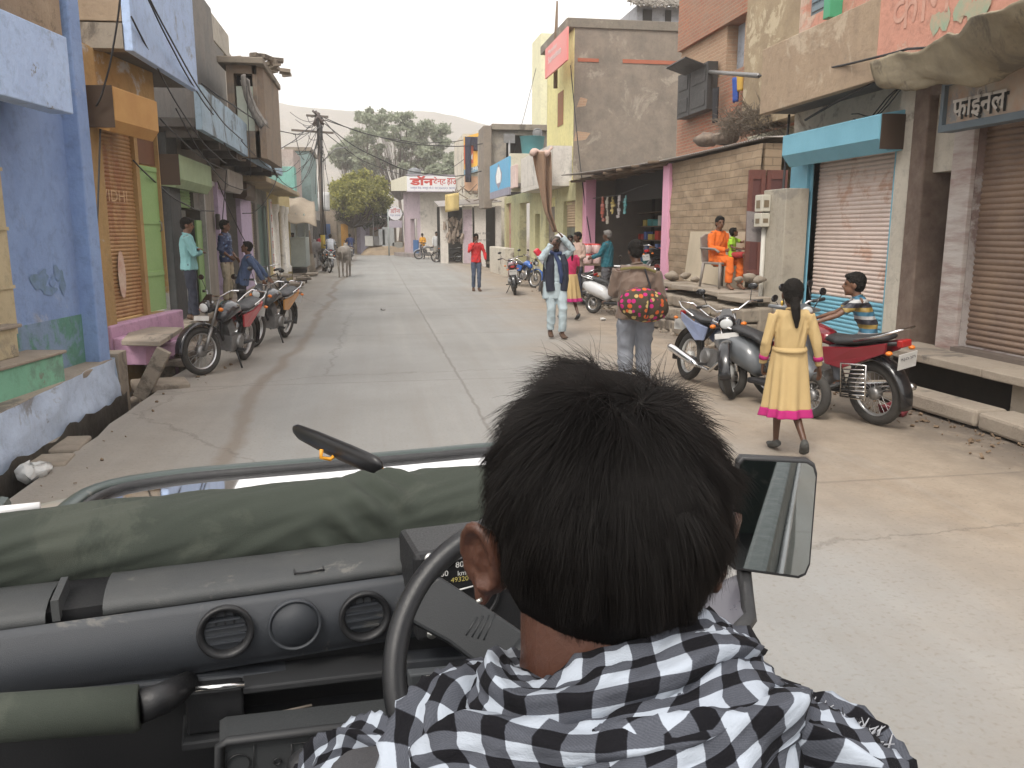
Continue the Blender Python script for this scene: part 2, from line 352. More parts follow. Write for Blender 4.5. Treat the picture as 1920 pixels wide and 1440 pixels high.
 sp2 = nt.add('ShaderNodeTexNoise', i_Vector=(tc, 'Object'), i_Scale=38.0, i_Detail=2.0)
 c = mix(mth('MULTIPLY', nt.add('ShaderNodeMapRange', i_Value=sp2, i_1=.56, i_2=.74), .42), c, (.17, .14, .11))
 nt.l.new(c.outputs[2], b.inputs['Base Color'])
 bb = nt.add('ShaderNodeTexNoise', i_Vector=(tc, 'Object'), i_Scale=30.0, i_Detail=5.0)
 hh = mth('ADD', mth('MULTIPLY', bb, .3), mth('ADD', mth('MULTIPLY', nf, .5), mth('MULTIPLY', jj, -1.2)))
 bp = nt.add('ShaderNodeBump', i_Strength=.5, i_Distance=.02, i_Height=hh); nt.l.new(bp.outputs[0], b.inputs['Normal'])
 return m
DL, DR = -2.5, 5.5          # drain edges
roadm = road_material()
earth = mat('earth', (.25, .2, .15), 1, (.15, .12, .09), 1.5, .8, .8, 12, col3=(.1, .08, .065), amt3=.3)
muck = mat('drain_muck', (.05, .043, .035), .6, (.03, .026, .02), 3, .8, .5, 12)
m = MB(); m.grid(lambda a, b: (-900 + 1800 * a, -300 + 1800 * b, -.45), 20, 20)
struct('ground', m, earth)
def edge(y, s): return mnoise.noise(Vector((y * .9, s, 0))) * .09 + mnoise.noise(Vector((y * 3.1, s + 5, 0))) * .04
m = MB(); NR = 160
def rf(a, b):
 y = -8 + 78 * a; l = DL + edge(y, 1); r = DR + edge(y, 9); x = l + (r - l) * b
 crown = .0
 return (x, y, crown + mnoise.noise(Vector((x * .5, y * .3, 0))) * .012)
m.grid(rf, NR, 12)
for e in (0, 1): m.grid(lambda a, b, e=e: (rf(a, e)[0] + (-.03, .03)[e] * b, rf(a, e)[1], rf(a, e)[2] * (1 - b) - .5 * b), NR, 1)
struct('road', m, roadm)
m = MB(); m.grid(lambda a, b: (-3.0 - 24 * a * a + 2 + 9 * b * (1 - .3 * a) - 1.5, 69.9 + 60 * a - 1.5 * b * 0, -.004), 12, 2); struct('far_road', m, roadm)
m = MB(); m.box((-60, 70, -.42), (-3.2, 140, -.02)); m.box((7.5, 70, -.42), (60, 140, -.02)); m.box((-60, 30, -.43), (-6, 70, -.05)); m.box((11, 30, -.43), (60, 70, -.05)); struct('far_ground', m, earth)
for nm, x0, x1 in (('left_drain', DL - .42, DL + .02), ('right_drain', DR - .02, DR + .4)):
 m = MB(); m.grid(lambda a, b: (x0 + (x1 - x0) * b, -8 + 78 * a, -.36 + mnoise.noise(Vector((a * 90, b * 3, x0))) * .05), 120, 5)
 struct(nm, m, muck)
def hillz(a, b):
 x = -400 + 860 * a; y = 330 + 360 * b
 px = 700 + (x / y) * 1566
 ridge = 99 * math.exp(-((x + 150) / 165.0) ** 2) + 62 * math.exp(-((x - 75) / 120.0) ** 2)
 s = math.sin(min(1, b * 1.25) * math.pi / 2) if b < .8 else 1 - (b - .8) * 1.2
 n = mnoise.fractal(Vector((x * .012, y * .012, 3)), .9, 2.2, 6)
 return (x, y, -4 + ridge * s + n * 4 * s)
m = MB(); m.grid(hillz, 150, 60)
hillm = mat('hill_scrub', (.25, .215, .185), 1, (.15, .14, .12), .06, .9, .9, .6, col3=(.16, .14, .09), amt3=.3, scale3=.3)
struct('hill', m, hillm)
# ------------------------------------------------------------------ LEFT SIDE
def T(fr, u=0, v=0, z=0): return fr.pt(u, v, z)
blue_w = plaster('blue_paint', (.26, .37, .60), (.17, .25, .45), amt=.6, amt3=.10, dcol=(.36, .40, .5))
blue_l = plaster('pale_blue_paint', (.46, .60, .84), (.36, .47, .7), amt=.5, amt3=.06, dcol=(.3, .34, .42))
blue_p = plaster('whitewash_blue', (.52, .62, .76), (.38, .45, .58), amt=.7, amt3=.15, dcol=(.26, .27, .29))
green_b = plaster('green_band', (.13, .31, .21), (.09, .2, .18), amt=.7, amt3=.25, dcol=(.2, .28, .4))
cream = plaster('cream_paint', (.52, .44, .28), (.36, .3, .2))
ochre = plaster('ochre_paint', (.42, .27, .11), (.28, .18, .08), dcol=(.45, .44, .42), amt3=.2)
orange_sh = mat('orange_shutter', (.44, .26, .11), .6, (.30, .165, .07), 5, .7, .2, col3=(.3, .13, .05), amt3=.45, scale3=3, stretch=(1, 1, .3))
lime = mat('lime_paint', (.27, .43, .17), .6, (.20, .33, .13), 2, .4, .15)
green_sh = mat('green_shutter', (.28, .44, .17), .6, (.2, .32, .13), 3, .6, .15)
lilac = plaster('lilac_paint', (.54, .44, .60), (.42, .34, .47), amt3=.04)
pink_l = plaster('pink_ledge_paint', (.56, .33, .48), (.4, .25, .34), amt3=.1)
tan_st = mat('tan_stone', (.36, .28, .195), .95, (.24, .18, .125), 1.4, .9, 1.0, 7, col3=(.2, .15, .1), amt3=.35, scale3=1.6)
greyb = plaster('grey_render', (.23, .215, .195), (.15, .135, .12), amt3=.35)
dark_t = plaster('dark_timber', (.07, .075, .075), (.04, .04, .04), amt3=.15)
FBl = Fr(-3.0, 9.1, 9); FA = Fr(-3.2, 10.6, 10); FG = Fr(-3.5, 13.0, 0); FB1 = Fr(-2.7, 10.7, 3.1); FB2 = Fr(-2.7, 14.58, 0)
bh = thing('blue_house', 'blue painted house with green painted base and pale blue overhanging band, nearest on the left', 'house', FBl.pt(-2, 0, 0))
m = MB(); FBl.wall(m, -6, 0, .95, 3.2, -.25, 0); m.build('wall', blue_w, bh)
m = MB(); FBl.wall(m, -6, 0, -.3, .95, -.25, .004); m.build('base_band', green_b, bh)
m = MB(); FBl.box(m, -.02, .2, -.2, .16, -.3, 4.1); m.build('pillar', blue_w, bh, bev=.015)
u1, zt = FBl.at(125, 70, .5); u0, zb = FBl.at(122, 210, .5)
m = MB(); FBl.box(m, -6.5, u1, .3, .5, zb, zt); FBl.box(m, -6.5, u1, -.2, .3, zb + .25, zb + .4); m.build('parapet', blue_l, bh, bev=.01)
m = MB(); FBl.box(m, -7, -.1, -.5, .12, zt - .1, zt + 4.5); m.build('upper_wall', tan_st, bh)
m = MB(); FBl.box(m, -6, FBl.U(6, 450, .02), .02, .06, .9, 3.0); 
for k in range(3): FBl.box(m, -6, FBl.U(6, 450, .02) + .01, .06, .075, 1.3 + .5 * k, 1.33 + .5 * k)
m.build('cream_panel', cream, bh)
fadem = mat('faded_green_mark', (.10, .17, .17), .95, (.20, .29, .5), 7, .9)
m = MB()
for k, (px, py, w_, h_) in enumerate(((75, 528, .14, .10), (92, 545, .13, .05), (108, 512, .07, .07), (118, 530, .05, .10), (100, 528, .05, .05), (82, 512, .06, .04))):
 u, z = FBl.at(px, py, .01); m.add([FBl.pt(u + w_ * (1 + .3 * math.sin(3 * t + k)) * math.cos(t), .006 + k * .0004, z + h_ * (1 + .3 * math.cos(2 * t + k)) * math.sin(t)) for t in [j * .393 for j in range(16)]], [tuple(range(16))])
m.build('faded_mark', fadem, bh)
st = thing('doorstep', 'green and cream painted steps against the blue wall', 'steps', P(70, 690, z=.45))
p0 = FBl.U(115, 690, .3); p1_ = FBl.U(75, 640, .3)
mg = MB(); mc = MB(); mt = MB(); gs = plaster('green_step_paint', (.22, .48, .33), (.15, .34, .24))
FBl.box(mg, -3.2, p0 - .06, .01, .36, .40, .70); FBl.box(mt, -3.22, p0 - .02, .006, .38, .70, .73)
FBl.box(mc, -3.2, p1_ - .12, .01, .18, .73, .98); FBl.box(mt, -3.22, p1_ - .08, .006, .21, .98, 1.01)
mg.build('lower_step', gs, st, bev=.01); mc.build('upper_step', cream, st, bev=.01); mt.build('tread', slabst, st, bev=.01)
pf = thing('raised_platform', 'raised stone platform with flaking pale blue front in front of the blue house', 'platform', (-3.3, 6, 0))
m = MB(); e0 = []
def plat(a, b):
 y = -2 + 11.35 * a; zt_ = .45; n1 = mnoise.noise(Vector((y * 1.7, b * 3, 4))) * .05 + mnoise.noise(Vector((y * 5, b * 6, 4))) * .025
 return (-2.80 + .07 * (1 - b) + n1 * .8, y, -.3 + (zt_ + .3) * b)
m.grid(plat, 120, 12); m.add([(-2.74, 9.36, -.3), (-3.6, 9.5, -.3), (-3.6, 9.5, .45), (-2.8, 9.36, .45)], [(0, 1, 2, 3)])
m.build('flaking_front', blue_p, pf)
m = MB(); m.grid(lambda a, b: (plat(a, .1)[0] + .035, -2 + 11.35 * a, -.34 + (.42 + .10 * mnoise.noise(Vector((a * 30, 2, 0)))) * b), 120, 3); m.build('dark_foot', muck, pf)  # dark uneven band along the bottom of the platform front
m = MB(); m.box((-6, -2, .38), (-2.81, 9.34, .453)); m.build('floor_slab', slabst, pf, bev=.02)
os_ = thing('orange_shutter_shop', 'narrow shop with orange roller shutter, orange box and green side door', 'shop', FA.pt(.8, 0, 0))
uA = FA.U(150, 300); uB = FA.U(186, 400); uC = FA.U(262, 400); uD = FA.U(268, 400); uE = FA.U(306, 400)
zs0 = FA.at(204, 607)[1]; zst = FA.at(177, 225)[1]
m = MB(); FA.wall(m, uA - .3, uE, -.3, 3.9, -.3, 0, [(uB, uC, zs0, zst), (uD, uE - .02, zs0, zst + .05)]); m.build('wall', ochre, os_)
m = MB(); FA.box(m, uA - .35, uB - .02, 0, .12, -.2, 3.85); m.build('pillar', ochre, os_, bev=.02)
m = MB(); FA.shutter(m, uB, uC, zs0 + .02, zst, -.06, pitch=.048, dep=.013); m.build('shutter', orange_sh, os_)
m = MB(); FA.box(m, uD, uE - .03, -.08, -.04, zs0 + .02, FA.at(280, 312)[1]);
for k in range(3): FA.box(m, uD + .02, uE - .05, -.04, -.025, zs0 + .5 + k * .7, zs0 + .56 + k * .7)
dr_ = m.build('side_door', lime, os_); m = MB(); m.tube([FA.pt(uE - .1, -.02, zs0 + 1.1), FA.pt(uE - .1, .01, zs0 + 1.12), FA.pt(uE - .1, .01, zs0 + 1.22), FA.pt(uE - .1, -.02, zs0 + 1.24)], .008, 6); m.build('handle', metal_grey, dr_)
m = MB(); FA.box(m, uD, uE - .03, -.1, -.05, FA.at(280, 308)[1], zst + .05); m.build('transom', mat('rust_brown', (.16, .07, .035), .8), os_)
m = MB(); z0 = FA.at(205, 222, .45)[1]; z1 = FA.at(216, 163, .45)[1]; ua = FA.U(214, 190, .45); ub = FA.U(296, 215, .45)
prof(FA, m, ua, ub, [(0, z0 - .02), (.36, z0 - .12), (.45, z0), (.45, z1), (0, z1 + .02)]); m.build('shutter_box', mat('orange_box_paint', (.52, .30, .10), .7, (.4, .2, .06), 2.5, .6), os_, bev=.008)
m = MB(); FA.box(m, ua - .012, ua - .002, .0, .44, z0 - .08, z1 + .01); m.build('box_end', mat('box_end_brown', (.07, .045, .03), .9), os_)
m = MB(); cu = (FA.U(231, 500) ); czz = FA.at(231, 515)[1]
for k in range(16):
 a0 = k / 16 * 6.283; a1 = (k + 1) / 16 * 6.283
 m.add([FA.pt(cu, -.022, czz), FA.pt(cu + .1 * math.cos(a0), -.022, czz + .3 * math.sin(a0)), FA.pt(cu + .1 * math.cos(a1), -.022, czz + .3 * math.sin(a1))], [(0, 1, 2)])
m.build('painted_pot', mat('faded_maroon', (.42, .2, .14), .9, (.6, .48, .38), 5, .9), os_)
pale = mat('pale_lettering', (.62, .42, .24), .9)
lettering('lettering', 'VIDHI', .14, (uC - uB) * .62, FA.pt(uB + .14, -.03, FA.at(220, 378)[1]), FA.u, (0, 0, 1), pale, os_)
pl = thing('pink_ledge', 'pink painted ledge with a stone slab seat below the orange shutter', 'ledge', FA.pt(.8, .3, 0))
m = MB(); FA.box(m, uB - .28, uE + .05, 0, .16, .30, zs0); FA.box(m, uB - .28, uB + .12, .16, .55, .22, zs0 - .14); FA.box(m, uB + .12, uB + 1.0, .16, .5, .2, .36); m.build('ledge', pink_l, pl, bev=.02)
m = MB(); a = P(228, 648, z=.5); b_ = P(300, 650, z=.5); c_ = P(343, 622, z=.5); d_ = P(252, 620, z=.5)
m.prism([a, b_, c_, d_], (0, 0, .06)); m.build('slab_seat', slabst, pl, bev=.01)
m = MB(); a = P(335, 640, z=.3); m.box((a.x - .1, a.y - .5, -.3), (a.x + .02, a.y, .5)); m.build('support', pink_l, pl, bev=.01)
m = MB(); a = P(270, 700, z=.25); m.box((a.x - .5, a.y - .1, -.4), (a.x - .22, a.y + .2, .49)); m.obox((a.x + .02, a.y + .25, .2), (.16, .1, .62), (0, .5, 0)); m.build('prop_stone', rubble, pl, bev=.01)
b1 = thing('upper_balcony', 'pale blue balcony jutting out above the orange shutter shop', 'balcony', FB1.pt(1, 0, 3.8))
ua, za = FB1.at(250, 95); ub, zb = FB1.at(372, 172)
zb = (za + zb) / 2
m = MB(); FB1.box(m, ua, ub, -.1, 0, zb, zb + 1.75); m.build('parapet', blue_l, b1, bev=.01)
m = MB(); FB1.box(m, ua, ub, -1.1, -.11, zb + .05, zb + .2); m.build('floor_slab', plaster('dark_concrete', (.13, .12, .11), (.07, .065, .06)), b1)  # dark concrete shared by the balcony floor slabs
m = MB(); FB1.box(m, ua - .005, ua + .2, -1.5, -.102, zb + .32, zb + 2.2); m.build('end_wall', tan_st, b1, bev=.01)
m = MB(); FB1.box(m, ua - .02, ua + .2, -1.5, -.102, zb + .02, zb + .3); m.build('end_beam', concrete, b1)
m = MB(); FB1.box(m, ua + .5, ub, -1.6, -1.12, zb - .5, zb + 6); m.build('wall_behind', greyb, b1)
def X0(fr, px, py, v=0): return fr.U(px, py, v)
gsn = thing('green_shutter_shop', 'shop with half raised pale green roller shutter and pale green shutter box', 'shop', FG.pt(2, 0, 0))
g0, g1, g2, g3, g4, g5 = (FG.U(p, 420) for p in (300, 320, 313, 366, 378, 398)); g2 = g1
zl = .30; zt = 3.3
m = MB(); FG.wall(m, g0 - .2, g5 + .1, -.3, 3.5, -.3, 0, [(g1, g3, zl, 2.75), (g3, g4, zl, 2.2)]); m.build('wall', greyb, gsn)
m = MB(); FG.box(m, g0 - .05, g1, 0, .2, -.2, 3.4); m.build('pillar', dark_t, gsn, bev=.02)
m = MB(); FG.shutter(m, g1, g3, FG.at(340, 388)[1], 2.75, -.08, pitch=.055, dep=.015); m.build('shutter', green_sh, gsn)
ua = FG.U(338, 320, .4); ub = FG.U(396, 320, .4); z0 = FG.at(338, 335, .4)[1]; z1 = FG.at(338, 290, .4)[1]
m = MB(); prof(FG, m, ua, ub, [(0, z0 - .1), (.3, z0 - .14), (.4, z0), (.4, z1), (0, z1)]); m.build('shutter_box', mat('sage_paint', (.33, .42, .25), .7, (.22, .3, .17), 3, .6), gsn, bev=.01)
m = MB(); FG.box(m, ua - .015, ua - .003, 0, .39, z0 - .1, z1); m.build('box_end', mat('box_end_brown', (.07, .045, .03), .9), gsn)
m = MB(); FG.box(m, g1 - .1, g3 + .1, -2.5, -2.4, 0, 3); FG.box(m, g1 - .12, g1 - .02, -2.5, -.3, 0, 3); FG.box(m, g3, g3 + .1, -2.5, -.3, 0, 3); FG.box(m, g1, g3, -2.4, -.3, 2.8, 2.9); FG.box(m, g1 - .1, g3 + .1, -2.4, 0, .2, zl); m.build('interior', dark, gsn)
m = MB(); FG.box(m, g3 + .02, g4, -.02, .02, zl, 2.0); m.build('door_leaf', lime, gsn, bev=.004)
m = MB(); FG.box(m, g4 + .02, g5 - .05, 0, .07, zl, 2.75); m.build('weathered_door', mat('weathered_wood', (.17, .15, .13), .9, (.3, .27, .23), 6, .8, .4, stretch=(1, 1, .2)), gsn)
m = MB(); FG.box(m, g4 - .09, g4 + .01, 0, .1, zl, 2.8); FG.box(m, g4 + .01, g5 + .1, .0, .09, 2.75, 2.85); m.build('door_frame', plaster('pale_frame', (.42, .41, .4), (.3, .29, .28)), gsn)
ls = thing('lilac_shop', 'open doorway with lilac painted jambs and a white interior lit by a tube light', 'shop', FG.pt(5, 0, 0))
l0, l1, l2, l3, l4 = (FG.U(p, 420) for p in (401, 416, 437, 444, 464))
m = MB(); FG.wall(m, l0 - .35, l4, -.3, 3.5, -.35, .0, [(l1, l3, .15, 2.75)]); m.build('wall', greyb, ls)
for a, b in ((l0, l1), (l3, l4)): m = MB(); FG.box(m, a, b, 0, .12, 0, 2.85); m.build('jamb', lilac, ls, bev=.01)
m = MB(); FG.box(m, l1 - 2, l3 + 4, -3.2, -3.1, 0, 3); FG.box(m, l3 + .02, l3 + .1, -3.1, -.35, 0, 3); FG.box(m, l1 - .6, l1 - .5, -3.1, -.35, 0, 3); FG.box(m, l1 - .5, l3 + .02, -3.1, -.1, 2.8, 2.9); m.build('interior', mat('white_interior', (.7, .7, .66), .8), ls)
m = MB(); q = FG.pt(l3 + .02, -.5, 2.5); m.tube([q, q + Vector((0, 0, 0)) + FG.n * -1.1], .03, 8); m.build('tube_light', mat('tube_light', (1, 1, 1), .5, emit=((.95, 1, 1), 9)), ls)
ua = FG.U(440, 335, .35); ub = FG.U(455, 335, .35); z0 = FG.at(441, 352, .35)[1]; z1 = FG.at(441, 322, .35)[1]
m = MB(); prof(FG, m, ua - .9, ub, [(0, z0 - .06), (.28, z0 - .1), (.35, z0), (.35, z1), (0, z1)]); m.build('shutter_box', plaster('dirty_white', (.46, .43, .40), (.25, .22, .19)), ls, bev=.01)
m = MB(); q = FG.at(408, 415, .15); FG.box(m, q[0] - .09, q[0] + .09, .12, .2, q[1] - .18, q[1] + .16); m.build('meter_box', mat('dark_box', (.06, .055, .05), .6), ls, bev=.02)
m = MB(); q = FG.at(448, 455, .13); 
bs = thing('beige_shutter_shop', 'shop with closed dull beige shutter and dark green door beside the lilac doorway', 'shop', FG.pt(8, 0, 0))
s0, s1, s2, s3 = (FG.U(p, 450) for p in (465, 482, 486, 502))
m = MB(); FG.wall(m, l4, s3 + .3, -.3, 3.5, -.3, 0, [(s0, s1, .2, 2.6), (s2, s3, .2, 2.6)]); m.build('wall', greyb, bs)
m = MB(); FG.shutter(m, s0, s1, .2, 2.6, -.1); m.build('shutter', mat('beige_shutter', (.36, .31, .24), .6, (.27, .22, .17), 4, .6), bs)
m = MB(); FG.box(m, s2, s3, -.06, -.02, .2, 2.6); m.build('door', mat('teal_door', (.09, .15, .13), .7, (.05, .09, .08), 4), bs)
ua = FG.U(462, 340, .35); m = MB(); prof(FG, m, ua, ua + 1.6, [(0, 2.62), (.28, 2.58), (.35, 2.68), (.35, 3.0), (0, 3.0)]); m.build('shutter_box', mat('rusty_box', (.1, .075, .055), .8), bs, bev=.01)
b2 = thing('long_balcony', 'long sky blue parapet balcony with black stains running above three shops', 'balcony', FB2.pt(5, 0, 3.4))
ub = FB2.U(530, 330)
streak = plaster('stained_blue', (.40, .53, .64), (.3, .4, .48), amt=.5, amt3=.22, dcol=(.16, .18, .19))
m = MB()
def par(a, b):
 u = ub * a; dz = .04 * math.sin(u * .7) * a
 return FB2.pt(u, 0, 3.42 + .70 * b + dz + (.03 * mnoise.noise(Vector((u * 2, 0, 0))) if b > .5 else 0))
m.grid(par, 60, 4); m.grid(lambda a, b: par(a, b) - FB2.n * .1, 60, 4); m.grid(lambda a, b: par(a, 1) - FB2.n * .1 * b, 60, 1); m.grid(lambda a, b: par(a, 0) - FB2.n * .1 * b, 60, 1)
FB2.box(m, -.0, .02, -.1, 0, 3.42, 4.12)
m.build('parapet', streak, b2)
m = MB(); FB2.box(m, .0, ub, -1.0, -.11, 3.46, 3.6)
for k in range(6): FB2.box(m, .1 + k * ub / 6, .25 + k * ub / 6, -.9, -.12, 3.3, 3.46)
m.build('floor_slab', MC['dark_concrete'], b2)
us = thing('upper_storey', 'grey rendered upper storey wall with a roof terrace wall above the long balcony', 'building', (-3.7, 16, 3.5))
FU = Fr(-3.62, 13.3, 0)
um = FU.U(426, 200); zt0 = FU.at(370, -10)[1]
m = MB(); prong(FU, m, [(1.7, 3.5), (um, 3.5), (um, FU.at(426, 108)[1]), (FU.U(400, 60), FU.at(400, 78)[1]), (FU.U(398, 60), FU.at(398, 20)[1]), (1.7, FU.at(398, 20)[1])], -3, 0); m.build('wall', greyb, us)
FU2 = Fr(-4.3, 13.3, 0)
m = MB(); FU2.box(m, FU2.U(395, 60), FU2.U(428, 60), -.3, 0, 5, FU2.at(395, 22)[1]); FU2.box(m, FU2.U(395, 60), FU2.U(428, 60), 0, .08, FU2.at(424, 108)[1], FU2.at(424, 98)[1]); m.build('terrace_wall', plaster('terrace_cream', (.42, .38, .32), (.3, .27, .22)), us)
tw = thing('rooftop_room', 'brown cement rooftop room with dark window opening and flat slab roof', 'building', (-3.6, 20, 3.5))
yT = 19.6
a = P(430, 240, y=yT); b_ = P(500, 240, y=yT); 
zT = ZY(470, 122, yT)
browng = plaster('brown_render', (.27, .21, .155), (.17, .13, .1), amt3=.35)
m = MB(); x0, x1 = a.x, b_.x
w0, w1 = P(441, 200, y=yT).x, P(483, 200, y=yT).x; wz0, wz1 = ZY(460, 245, yT), ZY(460, 138, yT)
m.box((x0, yT, 3.4), (w0, yT + 3, zT)); m.box((w0, yT, wz1), (w1, yT + .3, zT)); m.box((w0, yT, 3.4), (w1, yT + .3, wz0)); m.box((w1, yT, 3.4), (x1 - .25, yT + .3, zT)); m.prism([(x1 - .25, yT, 3.4), (x1 - .05, yT + .3, 3.4), (x1 - .03, yT + 3.2, 3.4), (x1 - .25, yT + 3.2, 3.4)], (0, 0, zT - 3.4))
m.build('wall', browng, tw)
m = MB(); m.box((w0, yT + .5, 3.4), (w1, yT + .55, zT - .05)); m.build('dark_room', dark, tw)
m = MB(); m.box((x0 - .15, yT - .2, zT), (x1 + .02, yT + 3.3, zT + .14)); m.build('roof', concrete, tw, bev=.02)
m = MB(); m.box((w0 + .03, yT + .08, wz0), (w1 - .03, yT + .1, wz0 + .95)); m.build('cloth_screen', mat('pale_cloth', (.55, .6, .52), .9), tw)
m = MB()
for k in range(14): m.obox((x0 + .1 + rnd.random() * 1.1, yT + .4 + rnd.random() * 2, zT + .2 + rnd.random() * .1), (.15 + rnd.random() * .25, .2, .08), (rnd.uniform(-.2, .2), rnd.uniform(-.2, .2), rnd.random() * 3))
m.build('roof_rubble', rubble, tw)
hc = thing('hanging_cloth', 'dark striped cloth bundle hanging from the rooftop room window', 'cloth', P(455, 150, y=yT - .3))
def clothf(a, b):
 x = P(450 + 14 * b + 25 * a ** 2 * 1.4, 150, y=yT - .3).x; z = ZY(460, 150 + 90 * a, yT - .3)
 return Vector((x + .03 * math.sin(b * 14 + a * 5), yT - .25 + .06 * math.sin(b * 9 + a * 3) + .1 * a, z + .12 * math.sin(b * 3)))
m = MB(); m.grid(clothf, 20, 12); m.build('cloth', mat('striped_cloth', (.09, .085, .08), .95, (.3, .28, .26), 9, .8, stretch=(4, 4, .4)), hc, solid=.02)
lp = thing('shop_ledge', 'worn stone ledge running in front of the green and lilac shops', 'ledge', (-3.1, 16, 0))
m = MB(); y = 12.9
while y < 30:
 L_ = rnd.uniform(.7, 1.5); z = .30 - .004 * (y - 13) + rnd.uniform(-.03, .03) if y < 22 else .22 + rnd.uniform(-.04, .04); x1 = -2.98 + rnd.uniform(-.1, .08)
 m.obox(((x1 - 3.6) / 2, y + L_ / 2, z - .05), (x1 + 3.6, L_ - .03, .1), (rnd.uniform(-.02, .02), rnd.uniform(-.02, .02), rnd.uniform(-.02, .02))); y += L_
m.build('slab', slabst, lp, bev=.015)
m = MB(); m.box((-3.6, 12.8, -.4), (-3.08, 30, .17)); m.build('base', rubble, lp)
k = 0
for (px, py, wd, ln, z, rot) in ((312, 672, .5, .8, .12, .2), (355, 650, .3, .9, .22, .1), (345, 622, .35, .5, .28, -.2), (300, 716, .6, .45, .06, .35), (455, 640, .3, .7, .12, 0), (508, 585, .55, .5, .12, .1), (523, 565, .6, .4, .16, -.15), (545, 548, .6, .5, .1, .2), (556, 530, .5, .6, .16, 0), (570, 520, .5, .5, .2, .1), (585, 512, .45, .6, .12, 0), (520, 548, .4, .5, .22, .3), (540, 575, .4, .4, .04, .3)):
 a = P(px, py, z=z); m = MB(); m.obox((0, 0, -.035), (wd, ln, .09), (rnd.uniform(-.05, .05), rnd.uniform(-.05, .05), rot)); m.obox((-.05, 0, -.18), (wd * .6, ln * .5, .3), (0, 0, rot))
 LBL = ['broad slab by the pink support', 'narrow slab under the feet of the man in cyan', 'slab behind the nearest motorcycle', 'tilted slab nearest the drain by the pink ledge', 'slab behind the second motorcycle', 'slab beside the bicycle wheel', 'slab beyond the bicycle', 'slab bridging the drain before the kiosk', 'slab by the wooden stump post', 'raised slab by the stump', 'last slab before the power pole', 'upper slab behind the bicycle', 'low slab at the edge of the drain'][k]
 o = thing('drain_slab', 'grey stone ' + LBL, 'stone slab', a, group='stone slabs over the left drain'); m.T = None
 mm = MB(); mm.v = [(v[0] + a.x, v[1] + a.y, v[2] + a.z) for v in m.v]; mm.f, mm.sm, mm.mi = m.f, m.sm, m.mi; mm.build('stone', rubble if k % 2 else slabst, o, bev=.02); k += 1
# ------------------------------------------------------------------ RIGHT SIDE   (u = y, v = distance out from x = 6.3)
FR = Fr(6.3, 0, 0, -1)
salmon = plaster('salmon_paint', (.62, .30, .22), (.5, .27, .2), amt3=.3, dcol=(.55, .42, .33))
tanr = plaster('tan_render', (.40, .30, .205), (.3, .22, .155), amt3=.25, dcol=(.47, .38, .28))
sandr = mat('sand_render', (.43, .34, .22), .95, (.30, .23, .15), 1.6, .9, .9, 6, col3=(.5, .42, .29), amt3=.3, scale3=2.5)
whitew = plaster('dirty_whitewash', (.58, .54, .46), (.4, .36, .3), amt3=.25, dcol=(.2, .17, .14))
skyblue = mat('sky_blue_paint', (.20, .47, .60), .65, (.14, .35, .46), 2, .5, .15)
maroon_pl = plaster('maroon_masonry', (.24, .17, .15), (.15, .11, .1), amt3=.4, dcol=(.42, .38, .36))
pinkshut = mat('pinkish_shutter', (.70, .58, .52), .5, (.56, .45, .40), 2.5, .6, .1, col3=(.52, .34, .26), amt3=.3, scale3=1.5)
brownshut = mat('brown_shutter', (.30, .205, .14), .5, (.19, .13, .1), 2.2, .8, .1)
yellowp = plaster('pale_yellow_paint', (.74, .68, .32), (.6, .55, .28), amt3=.08)
limey = plaster('yellow_green_paint', (.56, .53, .30), (.40, .38, .22), amt3=.2)
pinkp = mat('pink_paint', (.72, .36, .50), .75, (.62, .31, .43), 3, .5, .2)
whitep = plaster('white_paint', (.68, .66, .62), (.55, .52, .48), amt3=.12)
palepink = plaster('pale_pink_paint', (.66, .52, .48), (.5, .4, .37), amt3=.12)
tin = mat('tin_sheet', (.34, .33, .32), .5, (.24, .2, .17), 3, .7, .1, metal=.5)
timber = mat('old_timber', (.20, .14, .09), .85, (.11, .08, .055), 3, .8, .4, stretch=(1, 1, .3))
redwood = mat('red_brown_door', (.17, .055, .04), .6, (.11, .04, .03), 3, .6, .2)
U = lambda px, py, v=0: FR.U(px, py, v)
Z = lambda px, py, v=0: FR.at(px, py, v)[1]
# --- brown shutter shop, nearest on the right
zs = .50
r0 = thing('brown_shutter_shop', 'shop with rusty brown roller shutter and grey framed signboard, nearest on the right', 'shop', (6.3, 6.5, 0))
yA, yB, yC = U(1812, 500), U(1775, 500), U(1718, 500)
m = MB(); FR.wall(m, 3.0, yB + .02, -.4, 3.3, -.4, 0, [(3.6, yA, zs, 2.95)]); m.build('wall', maroon_pl, r0)
m = MB(); FR.shutter(m, 3.6, yA, zs + .06, 2.95, -.1, pitch=.062, dep=.018); m.build('shutter', brownshut, r0)
m = MB(); FR.box(m, yA, yB, 0, .06, zs, 3.2); m.build('brick_pillar', mat('patched_brick', (.24, .14, .12), .9, (.5, .46, .43), 5, .9, .8, 8, stretch=(.3, .3, 1.6)), r0, bev=.01)
m = MB(); FR.box(m, 3.6, yA, -.06, .1, zs, zs + .05); m.build('sill', mat('iron_bar', (.16, .13, .11), .6), r0)
z0, z1 = Z(1765, 235, .45), Z(1765, 185, .45); ub = U(1765, 235, .45)
sb = thing('signboard', 'grey framed shop signboard with white lettering on worn orange ground above the brown shutter', 'signboard', FR.pt(ub - 1, .45, z0))
m = MB(); FR.box(m, 4.0, ub, .3, .40, z0, z1 + .12); m.build('board', mat('worn_orange_board', (.50, .27, .16), .8, (.5, .45, .38), 3, .9, col3=(.3, .3, .3), amt3=.3), sb)
